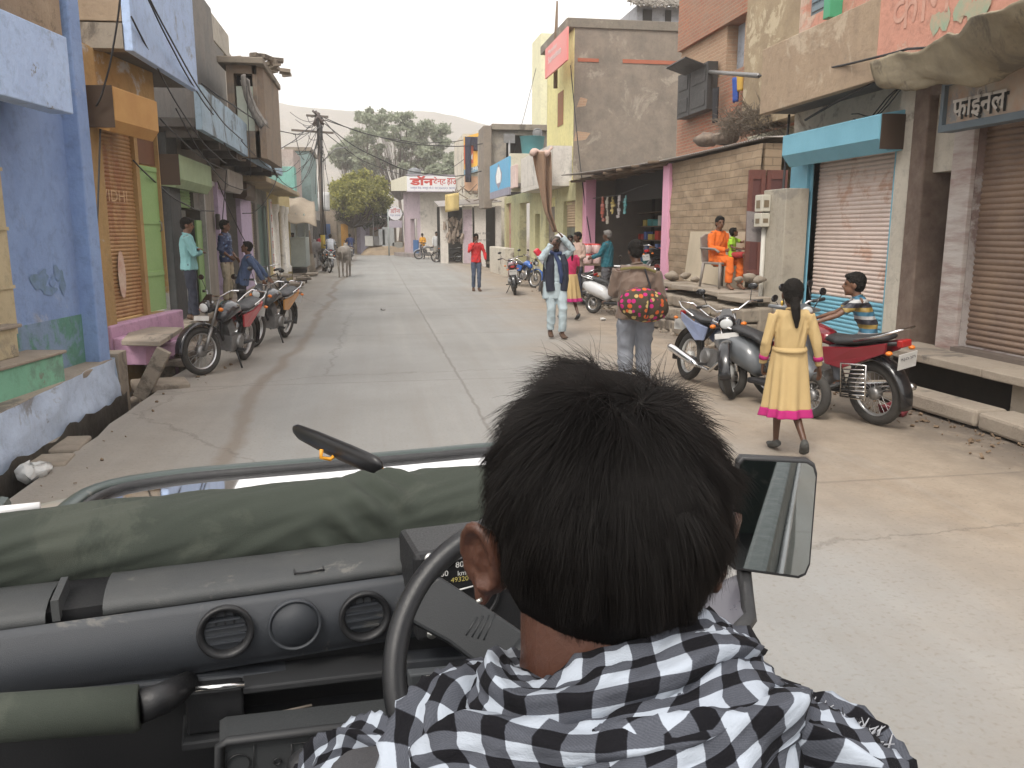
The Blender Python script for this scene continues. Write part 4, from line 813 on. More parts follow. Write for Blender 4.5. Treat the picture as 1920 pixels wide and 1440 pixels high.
FQ = Fr(xf - .95, 0, 0, -1)
pk = thing('pale_pink_balcony', 'pale pink parapet balcony beyond the hanging brown tarpaulin', 'balcony', (5.6, 32, 3.3))
q0, q1, q2 = yG + 5.05, FQ.U(957, 320), FQ.U(951, 320)
zq = 3.35
m = MB(); FQ.box(m, q0, q1, -.12, 0, zq, FQ.at(1030, 278)[1]); m.build('parapet', palepink, pk, bev=.02)
m = MB(); FQ.box(m, q0, q1 + .4, -1.2, -.13, zq + .02, zq + .15); m.build('floor_slab', MC['dark_concrete'], pk)
m = MB(); FQ.box(m, q1 + .003, q1 + .3, -.9, -.0, zq - .1, zq + 1.3); m.build('end_post', plaster('cream_post', (.66, .64, .52), (.5, .47, .38)), pk)
sg = thing('blue_sign', 'sky blue shop signboard with a small white figure and grey base strip', 'sign', (5.6, 40, 3))
c0, c1 = FQ.U(957, 330), FQ.U(921, 330); sz0, sz1 = FQ.at(955, 365)[1], FQ.at(955, 294)[1]
m = MB(); FQ.box(m, c0, c1, -.02, .06, sz0 + .28, sz1); m.build('board', mat('sign_blue', (.10, .36, .60), .5, (.14, .42, .62), .8), sg)
m = MB(); FQ.box(m, c0, c1, -.02, .062, sz0, sz0 + .28); m.build('base_strip', mat('sign_grey', (.3, .29, .36), .6), sg)
m = MB(); cu_ = (c0 + c1) / 2; hz = sz1 - sz0
m.add([FQ.pt(cu_ + du * (c1 - c0), .066, sz0 + dz * hz) for du, dz in ((-.1, .4), (.1, .4), (.13, .62), (.05, .85), (-.05, .85), (-.13, .62))], [tuple(range(6))]); m.build('figure', wht, sg)
m = MB(); m.add([FQ.pt(cu_ + du * (c1 - c0), .064, sz0 + dz * hz) for du, dz in ((-.16, .45), (0, .22), (.16, .45), (.17, .65), (0, .95), (-.17, .65))], [tuple(range(6))]); m.build('figure_shade', MC['sign_grey'], sg)
lettering('lettering', 'idea', .2 * hz, None, FQ.pt(c0 + .45 * (c1 - c0) - .2, .066, sz0 + .58 * hz), -FQ.u, (0, 0, 1), wht, sg) if False else None
tp = thing('hanging_tarpaulin', 'long brown tarpaulin hanging twisted from the balcony corner', 'tarpaulin', (5.2, 30, 0))
def tf(a, b):
 pxl = 998 + 42 * a * .9 + (8 * a * a); pxr = 1036 - 4 * a
 px = pxl + (pxr - pxl) * b if a < .75 else None
 L0 = 998 + (1022 - 998) * min(1, a / .75) + max(0, a - .75) * 60; R0 = 1034 - 2 * a + max(0, a - .75) * 50
 px = L0 + (R0 - L0) * b; py = 285 + 150 * a
 p = P(px, py, y=24.9); return Vector((p.x, 24.9 + .16 * math.sin(b * 9 + a * 3) * (1 - .5 * a), p.z))
m = MB(); m.grid(tf, 30, 26); m.build('sheet', mat('brown_tarp', (.29, .185, .12), .9, (.2, .13, .085), 3, .6, .4), tp, solid=.02)
m = MB(); a = P(996, 287, y=24.9); b_ = P(1036, 276, y=24.9)
m.tube([a + (b_ - a) * t + Vector((0, .05 * math.sin(t * 8), .08 * math.sin(t * 7) - .05)) for t in [i / 12 for i in range(13)]], [.07 + .04 * math.sin(i) for i in range(13)], 10); m.build('rolled_edge', mat('rolled_pink_cloth', (.6, .45, .4), .9, (.4, .28, .22), 5), tp)
gu = thing('grey_upper_storey', 'grey rendered upper storey with black window opening above the pale pink balcony', 'house', (8, 40, 3.5))
yU = 38.5
def bx(px): return P(px, 300, y=yU).x
zz = lambda py: ZY(960, py, yU)
m = MB(); W0, W1 = bx(949), bx(983)
m.box((bx(921), yU, 3.4), (W0, yU + 5, zz(245))); m.box((W0, yU, zz(253)), (W1, yU + .4, zz(245))); m.box((W1, yU, 3.4), (bx(1050), yU + 5, zz(245))); m.box((W0, yU + .9, 3.4), (W1, yU + 1, zz(253)), ); m.build('wall', plaster('grey_brown_render', (.36, .32, .27), (.26, .23, .19)), gu)
m = MB(); m.box((W0 - .01, yU + .5, 3.4), (W1 + .01, yU + .6, zz(252))); m.build('dark_room', dark, gu)
m = MB(); m.box((bx(921), yU - .3, zz(245)), (bx(1050), yU + 5, zz(234))); m.build('roof_slab', concrete, gu, bev=.02)
m = MB(); m.box((bx(905), yU - .35, 2.8), (bx(920), yU + 1.5, zz(238))); m.build('pillar', cem, gu, bev=.03)
m = MB(); q = P(1008, 250, y=yU - .35); m.torus(q, (0, 1, 0), .2, .04, 18, 8); m.ball(q, (.18, .05, .18)); m.build('wall_clock', mat('clock_grey', (.2, .2, .2), .5), gu)
m = MB(); q = P(998, 275, y=yU - 1.2); m.lathe([(.45, -.4), (.55, .4), (.58, .42), (.5, .42), (.45, -.3)], q, n=20); m.build('water_tub', mat('teal_tub', (.1, .3, .32), .5), gu)
m = MB(); q = P(955, 290, y=yU - 1.0); m.tube([q - Vector((0, 0, .8)), q + Vector((0, 0, .6))], .06, 6); m.box((q.x - .25, q.y - .05, q.z + .5), (q.x + .25, q.y + .05, q.z + .9)); m.build('lamp_bracket', metal_grey, gu)
yb_ = thing('pale_yellow_block', 'tall pale yellow plain block rising behind the grey upper storey', 'building', (10, 48, 0))
m = MB(); yV = 46; m.box((P(1014, 100, y=yV).x, yV, 0), (P(1050, 100, y=yV).x + 3, yV + 2.5, ZY(1014, 62, yV))); m.build('wall', plaster('faint_yellow', (.72, .70, .48), (.6, .58, .4), amt3=.03), yb_)
hut = thing('rooftop_hut', 'small thatched rooftop hut showing above the grey house parapet', 'hut', (14, 34, 8))
yh = 36.0; h0, h1 = P(1194, 20, y=yh).x, P(1290, 20, y=yh).x; zh0, zh1 = ZY(1240, 60, yh), ZY(1240, 12, yh)
m = MB(); m.box((h0, yh, zh0 - 3), (h1, yh + 4, zh1)); m.build('wall', plaster('hut_grey', (.42, .43, .46), (.3, .3, .32)), hut)
m = MB(); m.box((P(1205, 25, y=yh).x, yh - .05, zh1 - .9), (P(1222, 25, y=yh).x, yh - .01, zh1 - .15)); m.box((P(1247, 25, y=yh).x, yh - .05, zh1 - .9), (P(1258, 25, y=yh).x, yh - .01, zh1 - .15)); m.build('window', dark, hut)
m = MB(); rs4 = random.Random(2)
for k in range(700):
 a = rs4.random(); t_ = rs4.random(); x = h0 - .3 + (h1 - h0 + .3) * a; z = zh1 + t_ * .8; y = yh - .4 + t_ * 1.6
 m.obox((x, y, z), (.05, .9, .035), (.5 + rs4.uniform(-.2, .2), rs4.uniform(-.2, .2), rs4.uniform(-.4, .4)))
m.build('thatch', mat('thatch', (.24, .22, .19), 1, (.15, .13, .11), 6), hut)
aw = thing('awning', 'sagging cream tarpaulin awning bundled over the near right shops', 'awning', (5.6, 6.5, 3.6))
def awf(a, b):
 u = 8.25 - 5.2 * a; sag = .16 * math.sin(a * 16) * math.sin(b * 3.1) + .10 * mnoise.noise(Vector((a * 22, b * 5, 1))) + .05 * mnoise.noise(Vector((a * 60, b * 12, 4))); z = 3.62 - .02 * math.sin(a * 47 + b * 9) - .42 * math.sin(b * math.pi) * (.75 + .3 * math.sin(a * 9)) + .12 * a - .1 * b
 return FR.pt(u, .50 + .65 * b + .12 * math.sin(a * 13 + b * 3), z + sag * .3)
m = MB(); m.grid(awf, 140, 40); m.build('sheet', mat('cream_tarp', (.38, .33, .23), .9, (.20, .17, .12), 1.9, .9, .6, 8, col3=(.14, .12, .09), amt3=.25), aw, solid=.02)
m = MB(); m.tube([FR.pt(8.7, .62, 3.58), FR.pt(3.2, .62, 3.86)], .04, 8); m.build('pole', timber, aw)
rl = thing('shop_ledge', 'long stone ledge slab on piers before the near right shops', 'ledge', (5.9, 7, 0))
y = 2.5; m = MB()
while y < 9.1: 
 L_ = min(2.2, 9.15 - y); m.obox((6.02, y + L_ / 2, .46), (.66, L_ - .02, .085), (0, rs.uniform(-.01, .01), rs.uniform(-.01, .01))); y += L_
m.build('slab', slabst, rl, bev=.012)
for yy in (3.4, 6.35, 8.9): m = MB(); m.box((5.8, yy, -.4), (6.1, yy + .28, .415)); m.build('pier', rubble, rl, bev=.02)
m = MB(); m.box((6.25, 2, -.4), (6.29, 9.2, .41)); m.build('back_face', mat('ledge_black', (.04, .035, .03), 1, (.08, .065, .05), 3), rl)  # near-black face behind the ledge piers
for k, (ya_, yb2, nm_) in enumerate(((6.55, 8.15, 'far'), (4.9, 6.5, 'middle'), (3.0, 4.8, 'near'))):
 o = thing('kerb_slab', 'worn sandstone kerb slab over the right drain, the %s one of three' % {'far': 'farthest', 'middle': 'middle', 'near': 'nearest'}[nm_], 'stone slab', (5.5, ya_, 0), group='kerb slabs on the right')
 m = MB(); m.obox((5.52, (ya_ + yb2) / 2, .10), (.36, yb2 - ya_, .16), (0, .03 * (-1) ** k, .05 * (-1) ** k)); m.build('stone', slabst, o, bev=.03)
# ------------------------------------------------------------------ LEFT SIDE, farther on
FL = Fr(-3.5, 0, 0, 1); ul = lambda px, py=430, v=0: FL.U(px, py, v)
ylo = plaster('dull_yellow_paint', (.50, .40, .19), (.38, .3, .15), amt3=.12)
ys = thing('yellow_column_shop', 'yellow fronted shop with white columns under a ragged canopy slab', 'shop', (-3.5, 31, 0))
a, b = ul(503), ul(536)
c = [ul(p) for p in (508, 520, 527, 533)]
m = MB(); FL.wall(m, a, b + 2, -.3, 3.6, -.3, 0, [(c[0], c[1], .3, 2.7), (c[2], c[3], .3, 2.7)]); m.build('wall', ylo, ys)
m = MB(); FL.box(m, a, b + 2, -1.8, -1.7, 0, 3); m.build('interior', dark, ys)
for px in (512, 523, 531):
 u = ul(px); m = MB(); q = FL.pt(u, .1, 0); m.lathe([(.16, .2), (.16, .4), (.11, .45), (.10, 2.4), (.15, 2.5), (.16, 2.7)], q, n=12); m.build('column', whitep, ys)
m = MB(); u = ul(509, 430, .25); FL.box(m, u, u + .5, .2, .24, .6, 2.8); bd = m.build('banner', mat('white_banner', (.55, .53, .5), .8), ys)
redl = mat('red_lettering', (.52, .06, .05), .7)
for k, ch in enumerate('हेयरकटस'.replace('े', '')):
 lettering('lettering', ch, .26, .3, FL.pt(u + .1, .245, 2.45 - .42 * k), FL.u, (0, 0, 1), redl, ys)
m = MB(); FL.box(m, ul(520, 350, .8) - 2.5, ul(562, 360, .8), 0, .8, 3.05, 3.2); m.build('canopy_slab', plaster('ochre_canopy', (.42, .33, .2), (.25, .2, .14), amt3=.4), ys, bev=.03)
tb = thing('turquoise_house', 'dusty turquoise house with terrace wall beyond the yellow columns', 'house', (-4, 42, 0))
teal = plaster('turquoise_paint', (.20, .44, .38), (.14, .3, .27), amt3=.2); teald = plaster('dusty_teal', (.22, .30, .29), (.15, .2, .2), amt3=.3)
y1 = ul(545, 330)
yT2 = 40.0
x0, x1 = P(528, 300, y=yT2).x, P(556, 300, y=yT2).x
m = MB(); m.box((x0 - 3, yT2, 3), (P(550, 300, y=yT2).x, yT2 + 4, ZY(540, 280, yT2))); m.build('wall', plaster('pinkish_grey', (.45, .36, .33), (.33, .27, .25)), tb)
m = MB(); m.box((x0 - 3, yT2 - 1.0, 3.3), (P(556, 330, y=yT2).x, yT2 - .05, ZY(540, 315, yT2))); m.build('terrace_wall', teal, tb, bev=.02)
yT3 = 45.0; x2, x3 = P(553, 300, y=yT3).x, P(581, 300, y=yT3).x
m = MB(); m.box((x2 - .3, yT3, 2.9), (x3, yT3 + 5, ZY(560, 283, yT3))); m.build('tower', teald, tb)
m = MB(); m.box((x2 - .5, yT3 - .1, ZY(560, 283, yT3)), (x3 + .1, yT3 + 5, ZY(560, 276, yT3))); m.build('roof', concrete, tb)
m = MB(); m.box((x3 - 4, yT3 + .1, 0), (x3 - .3, yT3 + 5, 2.9)); m.build('ground_floor', plaster('blotched_white', (.5, .48, .45), (.3, .29, .28), amt3=.5), tb)
kx, ky = -3.05, 36.5
kk = thing('kiosk', 'pale grey metal kiosk with a sloping brown tarpaulin awning', 'kiosk', (kx, ky, 0))
k0, k1 = P(541, 440, y=ky).x, P(577, 440, y=ky).x; kz = ZY(560, 445, ky)
kgrey = mat('kiosk_grey', (.36, .40, .38), .6, (.25, .28, .27), 3, .6)
m = MB(); m.box((k0 - .4, ky, .25), (k1 - .1, ky + 2, kz)); m.build('counter_panel', kgrey, kk, bev=.02)
for xx in (k0 - .4, (k0 + k1) / 2 - .1, k1 - .16): m = MB(); m.box((xx, ky + .05, kz), (xx + .06, ky + .11, 2.5)); m.build('post', kgrey, kk)
m = MB(); m.box((k0 - .4, ky + 1.9, kz), (k1 - .1, ky + 2, 2.5)); m.build('back_panel', mat('dim_back', (.2, .21, .2), .8), kk)
m = MB(); m.grid(lambda s, t: (k0 - .6 + (k1 - k0 + .8) * s + .25 * t * s, ky + 2 - 2.9 * t, 3.35 - 1.1 * t - .25 * s + .06 * math.sin(s * 12 + t * 5)), 14, 12); m.build('awning', mat('brown_awning', (.30, .25, .19), .9, (.2, .16, .12), 3), kk, solid=.02)
sp = thing('stump_post', 'short dark wooden post with a cement foot beside the kiosk', 'post', P(586, 506))
q = P(584, 506); m = MB(); m.tube([q, q + Vector((-.02, 0, 1.1)), q + Vector((-.06, 0, ZY(583, 432, q.y)))], [.12, .09, .075], 8); m.build('timber', timber, sp)
m = MB(); m.lathe([(.2, -.1), (.17, .3), (.1, .75)], q, n=9); m.build('foot', rubble, sp)
# ------------------------------------------------------------------ power pole and cables
po = thing('power_pole', 'dark steel power pole with cross arms and tangled cable junctions', 'power pole', P(608, 508))
q = P(608, 508); yP = q.y; zt = ZY(607, 211, yP)
m = MB(); m.tube([q - Vector((0, 0, .3)), q + Vector((0, 0, 3)), Vector((q.x, q.y, zt))], [.1, .085, .07], 10); m.build('mast', mat('pole_steel', (.075, .07, .065), .7, (.13, .1, .08), 4, .8), po)
m = MB(); m.tube([q + Vector((0, 0, 1.0)), q + Vector((0, 0, 1.6))], .104, 10); m.build('yellow_band', mat('yellow_band', (.45, .32, .04), .6), po)
for py, w0, w1 in ((247, -1.15, .65), (218, -.5, .45)):
 z = ZY(607, py, yP); m = MB(); m.obox((q.x + (w0 + w1) / 2, q.y, z), (w1 - w0, .07, .09), (0, .05, 0)); m.build('cross_arm', MC['pole_steel'], po)
m = MB(); z = ZY(607, 222, yP)
for k in range(7): m.tube([(q.x - .1 + rnd.uniform(-.15, .2), q.y - .1, z + rnd.uniform(-.3, .3)), (q.x + rnd.uniform(-.3, .3), q.y - .15, z + rnd.uniform(-.4, .4))], .05, 6)
m.build('insulator', mat('insulator_brown', (.07, .05, .045), .4), po)
for k in range(1): m = MB(); m.tube([(q.x + .08, q.y, ZY(607, 305, yP)), (q.x + .7, q.y, ZY(607, 278, yP)), (q.x + 1.25, q.y, ZY(607, 275, yP))], .025, 6); m.build('lamp_arm', metal_grey, po)
m = MB()
for k in range(26):
 z0 = zt - rnd.uniform(0, 1.6); a = Vector((q.x + rnd.uniform(-.12, .12), yP - .1, z0)); b = Vector((q.x + rnd.uniform(-1.2, .7), yP - rnd.uniform(0, .3), z0 - rnd.uniform(-.3, 2.2)))
 mid = (a + b) / 2 + Vector((rnd.uniform(-.3, .3), 0, -rnd.uniform(.2, .7))); pts = [a * (1 - t) ** 2 + mid * 2 * t * (1 - t) + b * t * t for t in [i / 9 for i in range(10)]]; m.tube(pts, .014, 4)
for k in range(5): m.tube([(q.x + .1 + .02 * k, yP - .1, zt - .2), (q.x + rnd.uniform(.02, .2), yP - .11, 3), (q.x + rnd.uniform(.05, .2), yP - .12, 1.6)], .018, 4)
m.build('cable_tangle', wire_m, po)
def cable(a, b, sag, r, label, n=24):
 a, b = Vector(a), Vector(b); o = thing('power_cable', label, 'cable', a, group='overhead cables'); m = MB(); wob = rnd.random() * 9
 m.tube([a + (b - a) * t - Vector((0, 0, sag * 4 * t * (1 - t) + .03 * sag * math.sin(t * 19 + wob))) for t in [i / n for i in range(n + 1)]], r, 5); m.build('wire', wire_m, o)
pt = Vector((q.x, yP, zt))
cable(pt + Vector((.3, 0, -.3)), P(870, 262, y=50.5), .5, .022, 'upper cable from the power pole to the orange hoarding wall')
cable(pt + Vector((.3, 0, -.5)), P(903, 322, y=38.2), .9, .022, 'lower sagging cable from the power pole towards the grey house pillar')
cable(pt + Vector((.2, 0, -.2)), P(905, 270, y=38.2), .5, .02, 'topmost cable from the power pole to the grey house pillar')
cable(pt + Vector((.3, 0, -.9)), P(870, 300, y=50), 1.3, .018, 'deep sagging cable in front of the big hazy tree')
cable(pt + Vector((-.4, 0, -.6)), Vector((-3.2, 25.2, 3.9)), .2, .018, 'cable from the pole to the brown rooftop room')
cable(pt + Vector((-1.0, 0, -.9)), Vector((-3.4, 44.8, 5.4)), .3, .018, 'cable from the cross arm to the turquoise tower')
cable(pt + Vector((-.1, 0, -1.2)), Vector((-2.9, 31, 3.3)), .6, .018, 'slack cable from the pole to the yellow canopy')
cable(pt + Vector((.1, 0, -.1)), (1.5, 76, 7), .8, .02, 'cable from the pole leading away down the street')
cable(P(925, 322, y=39.5), P(903, 318, y=40) + Vector((-.2, 0, .2)), .3, .015, 'short looping cable across the blue signboard')
cable(P(1070, 122, y=25.3), P(1108, 455, y=24), .4, .016, 'cable drooping down the yellow fronted house corner')
cable(P(1005, 128, y=44), P(960, 300, y=38), .1, .015, 'thin slanting cable against the pale yellow block')
for k, (a, b, c, d, e, sg, lb) in enumerate(((250, 300, 402, 395, -2.95, .2, 'cable looping from the orange shutter box to the dark meter box'), (395, 205, 452, 300, -2.75, .25, 'cable hanging in a loop under the long parapet near its start'), (330, 205, 470, 350, -2.9, .45, 'slack cable crossing the green shutter box'), (480, 250, 548, 352, -2.62, .3, 'cable drooping along the far half of the long parapet'), (452, 262, 560, 300, -2.55, .5, 'loose cable between the long parapet and the turquoise terrace'), (408, 340, 470, 470, -3.15, .1, 'cable falling beside the lilac jamb'), (190, 165, 182, 420, -3.02, .02, 'cable running down the ochre pillar'))):
 cable(P(a, b, x=e), P(c, d, x=e + .02), sg, .011, lb)
cable(P(275, -8, x=-2.5), P(400, 215, x=-2.6), .12, .011, 'cable crossing the near pale blue balcony, left one of the pair')
cable(P(278, -8, x=-2.45), P(455, 262, x=-2.55), .25, .011, 'cable crossing the near pale blue balcony, right one of the pair')
cable(P(226, -8, x=-2.6), P(180, 200, x=-3.0), .15, .011, 'cable running down before the stone balcony end')
cable(P(246, 30, x=-2.65), P(425, 305, x=-2.9), .3, .011, 'long sagging cable below the near balcony')
cable(P(300, 222, x=-2.9), P(425, 318, x=-3.0), .12, .013, 'frayed cable from the orange box to the green box')
cable(P(425, 318, x=-3.0), P(412, 470, x=-3.1), .0, .01, 'cable hanging beside the dark meter box')
cable(P(460, 155, x=-2.65), P(520, 332, x=-2.6), .18, .035, 'thick cable bundle falling from the rooftop room over the long balcony')
cable(P(462, 160, x=-2.6), P(470, 330, x=-2.6), .3, .01, 'thin cable hanging over the stained blue parapet')
cable(P(520, 332, x=-2.6), P(455, 400, x=-3.2), .3, .012, 'cable loop under the long balcony')
cable(P(378, 155, x=-2.6), P(605, 232, y=yP), .6, .014, 'long cable from the near balcony to the power pole')
cable(P(1422, 142, x=6.0), P(1700, 92, x=5.6), .06, .014, 'cable along the salmon house balcony front')
cable(P(1700, 92, x=5.6), P(1935, 60, x=5.5), .02, .014, 'cable along the pole of the cream awning')
cable(P(1510, 225, x=6.0), P(1650, 150, x=5.8), -.02, .018, 'loose wire bundle above the sky blue shutter box')
cable(P(1480, 215, x=6.1), P(1468, 365, x=5.95), -.0, .02, 'cable dropping to the cream meter boxes')
# ------------------------------------------------------------------ FAR END
th = thing('tent_house_shop', 'white corner building with red lettered Hindi fascia board, lilac front and white side wall', 'shop', (5, 58, 0))
yW = 57.0; X = lambda px, y=yW: P(px, 400, y=y).x
zt = ZY(800, 357, yW)
lilacw = plaster('pale_lilac', (.50, .40, .44), (.4, .33, .36), amt3=.1); wwall = plaster('white_wall', (.66, .62, .56), (.5, .46, .42), amt3=.1)
m = MB(); m.box((X(788), yW, -.2), (X(872), yW + 6, zt)); m.build('side_wall', wwall, th)
xa, xb = X(786), X(764)
m = MB(); pa = Vector((X(788), yW, 0)); pb = Vector((X(757, 60.5), 60.5, 0)); dv = (pb - pa); Ld = dv.length; ff = Fr(pa.x, pa.y, 0, -1); ff.u = dv.normalized(); ff.n = Vector((ff.u.y, -ff.u.x, 0)); ff.n = ff.n if ff.n.y < 0 else -ff.n
ff.wall(m, 0, Ld, -.2, zt, -.3, 0, [(.7, 2.2, .5, 2.6)]); m.build('front_wall', lilacw, th)
m = MB(); ff.box(m, .7, 2.2, -1.0, -.9, 0, 2.6); m.build('interior', mat('dim_lilac', (.16, .12, .14), .9), th)
m = MB(); ff.box(m, .75, 1.0, -.2, -.1, .5, 2.6); ff.box(m, 1.0, 1.5, -.2, -.15, 2.0, 2.1); m.build('door_frame', lilacw, th)
m = MB(); ff.box(m, .35, 1.3, .05, .12, .25, 1.15); m.build('blue_panel', mat('panel_blue', (.06, .16, .36), .6), th)
m = MB(); ff.box(m, -.2, Ld + .3, 0, .7, -.3, .25); m.build('plinth', plaster('plinth_grey', (.35, .3, .28)), th)
yS = 55.6; z0, z1 = ZY(800, 358, yS), ZY(800, 329, yS); s0, s1 = P(763, 345, y=yS).x, P(870, 345, y=yS).x
m = MB(); m.box((s0, yS, z0), (s1, yS + .15, z1)); fb = m.build('fascia_board', mat('board_white', (.72, .72, .74), .6, (.62, .62, .64), 2), th)
m = MB(); m.box((s0 - .03, yS - .02, z1), (s1 + .03, yS + .17, z1 + .06)); m.box((s0 - .03, yS - .02, z0 - .06), (s1 + .03, yS + .17, z0)); m.build('board_frame', mat('frame_lilac', (.4, .36, .42), .6), th)
m = MB(); e = P(733, 350, y=61.5); m.prism([(s0, yS, z0), (e.x, 61.5, z0 + .25), (e.x, 61.5, z1 - .02), (s0, yS, z1)], (.1, .1, 0)); m.build('side_fascia', mat('ribbed_cream', (.66, .63, .5), .7, (.52, .5, .4), 3, .7, stretch=(1.5, 1.5, .05)), th)
m = MB(); m.prism([(s0, yS + .15, z0 + .1), (s1, yS + .15, z0 + .1), (s1, yS + 6, z0 + .1), (e.x, 61.5, z0 + .3)], (0, 0, .15)); m.build('roof', concrete, th)
W = s1 - s0; Hh = z1 - z0
lettering('lettering', 'डॉन', Hh * .62, W * .42, (s0 + .05 * W - 0, yS, z0 + Hh * .36), (1, 0, 0), (0, 0, 1), redl, th, bold=.04)
lettering('lettering', 'टेन्ट', Hh * .55, W * .22, (s0 + .46 * W, yS, z0 + Hh * .36), (1, 0, 0), (0, 0, 1), redl, th, bold=.02)
lettering('lettering', 'हाऊस', Hh * .48, W * .27, (s0 + .70 * W, yS, z0 + Hh * .36), (1, 0, 0), (0, 0, 1), redl, th, bold=.02)
lettering('lettering', 'रामपुरा रोड, जयपुर मो.नं. 9413365543, 9829276806', Hh * .2, W * .9, (s0 + .06 * W, yS, z0 + Hh * .09), (1, 0, 0), (0, 0, 1), mat('ink_blue', (.08, .1, .3), .7), th)
ds = thing('round_sign', 'round white and lilac sign plate with red lettering on a post at the corner', 'sign', P(740, 480, y=62))
yR = 60.0; c = P(741, 400, y=yR); m = MB(); m.lathe([(.001, -.04), (.48, -.04), (.48, .04), (.001, .04)], c, (0, -1, 0), 28, smooth=False); m.build('disc', MC['board_white'], ds)
lettering('lettering', 'डॉन', .36, .7, c + Vector((-.35, -.05, .02)), (1, 0, 0), (0, 0, 1), redl, ds)
lettering('lettering', 'टेन्ट हाऊस', .16, .72, c + Vector((-.36, -.05, -.22)), (1, 0, 0), (0, 0, 1), MC['ink_blue'], ds)
m = MB(); m.box((c.x - .45, yR - .03, c.z - 1.0), (c.x + .45, yR + .03, c.z - .5)); m.build('lower_plate', MC['frame_lilac'], ds); m = MB(); m.tube([(c.x - .5, yR + .1, 0), (c.x - .5, yR + .1, c.z + .3)], .05, 6); m.build('post', MC['kiosk_grey'], ds)
wt = thing('water_tank', 'grey plastic water tank on the tent house roof', 'tank', P(777, 325, y=60)); c = P(777, 327, y=60); m = MB(); m.lathe([(.45, -.6), (.48, .1), (.46, .3), (.15, .45), (.001, .47)], c, n=18); m.build('tank', mat('tank_grey', (.16, .17, .18), .5), wt)
oh = thing('orange_hoarding', 'orange and yellow printed hoarding with a pale blue band on a tall wall', 'hoarding', (5.5, 50, 3))
yO = 50.0; o0, o1 = P(870, 290, y=yO).x, P(905, 290, y=yO).x
zz = lambda py: ZY(888, py, yO)
m = MB(); m.prism([(o0, yO, zz(318)), (o1, yO, zz(308)), (o1, yO, zz(246)), (o0, yO, zz(258))], (0, .1, 0)); m.build('print', mat('hoarding_yellow', (.75, .33, .05), .5, (.8, .5, .07), .5, .9), oh)
m = MB(); om = (o0 + o1) / 2; m.prism([(o0, yO - .01, zz(308)), (om, yO - .01, zz(306)), (om, yO - .01, zz(266)), (o0, yO - .01, zz(272))], (0, -.01, 0)); m.build('orange_panel', mat('hoarding_orange', (.70, .13, .05), .5), oh)
m = MB(); m.prism([(o0 + .35, yO - .03, zz(296)), (o0 + .45, yO - .03, zz(291)), (om - .05, yO - .03, zz(287)), (o0 + .5, yO - .03, zz(300))], (0, -.01, 0)); m.build('tick_mark', wht, oh)
m = MB(); m.prism([(o0, yO - .01, zz(328)), (o1, yO - .01, zz(318)), (o1, yO - .01, zz(309)), (o0, yO - .01, zz(319))], (0, .1, 0)); m.build('blue_band', mat('band_blue', (.25, .42, .55), .6), oh)
lettering('lettering', 'CHETAK', .22, 1.2, (o0 + .3, yO - .03, zz(322)), (1, 0, .28), (0, 0, 1), wht, oh)
ow = thing('cream_side_house', 'cream walled house with peach panel under the orange hoarding', 'house', (6, 50, 0))
m = MB(); m.box((P(871, 380, y=yO + .3).x, yO + .3, -.2), (P(936, 380, y=yO + .3).x + 1, yO + 6, zz(328))); m.box((o0, yO + .3, zz(328)), (o1 + .5, yO + 6, zz(250))); m.build('wall', plaster('cream_wall_far', (.60, .55, .46), (.45, .41, .34)), ow)
m = MB(); m.box((P(871, 345, y=yO + .2).x, yO + .2, zz(357)), (P(898, 345, y=yO + .2).x, yO + .29, zz(330))); m.build('peach_panel', mat('peach', (.62, .38, .25), .8), ow)
bt = thing('dark_cloth', 'row of dark clothes hung at the top of the orange hoarding', 'laundry', (o0, yO, 7))
for k, (a, w_, l_) in enumerate(((.05, .35, 2.6), (.55, .25, .8), (.9, .18, .7), (1.2, .2, .9), (.35, .2, .5))):
 z = zz(252) - .15; m = MB(); m.grid(lambda s, t: (o0 + a + w_ * t, yO - .15 + .04 * math.sin(t * 6), z - l_ * s), 6, 4); m.build('garment', mat('navy_cloth', (.03, .03, .055), .9), bt, solid=.02)
sd = thing('tin_shed', 'low tin roofed sheds with dark openings and white posts hung with wares', 'shed', (6, 46, 0))
yQ = 46.0; X = lambda px, y=yQ: P(px, 430, y=y).x; zr = ZY(880, 386, yQ)
m = MB()
for a, b in ((826, 840), (868, 886), (890, 911), (930, 940)): m.box((X(a), yQ, -.2), (X(b), yQ + .35, zr))
m.build('pier', wwall, sd)
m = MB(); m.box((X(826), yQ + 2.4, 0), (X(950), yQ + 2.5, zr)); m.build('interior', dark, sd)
m = MB(); m.prism([(X(822), yQ - .6, zr - .1), (X(938), yQ - .6, zr + .2), (X(938), yQ + 3, zr + .5), (X(822), yQ + 3, zr + .3)], (0, 0, .05)); m.build('tin_roof', tin, sd)
m = MB(); m.box((X(868) + .01, yQ - .01, .0), (X(885), yQ - .002, zr - .2)); m.build('lilac_face', lilacw, sd)
m = MB(); 
for k in range(60): m.obox((X(832) + rnd.random() * (X(868) - X(832)), yQ - .1 + rnd.random() * .6, 1.2 + rnd.random() * 1.2), (.12, .1, rnd.uniform(.15, .5)), (rnd.uniform(-.4, .4), rnd.uniform(-.4, .4), rnd.random() * 3))
m.build('hung_wares', mat('wares_brown', (.16, .13, .11), .9, (.35, .28, .22), 9, .9), sd)
m = MB()
for k in range(40):
 x = X(850) + rnd.random() * (X(935) - X(850)); z = zr + .35 + rnd.random() * .5; m.tube([(x, yQ - .3 + rnd.random(), z), (x + rnd.uniform(-.6, .6), yQ + rnd.random(), z + rnd.uniform(-.2, .6))], .025, 5)
m.build('roof_scrap', timber, sd)
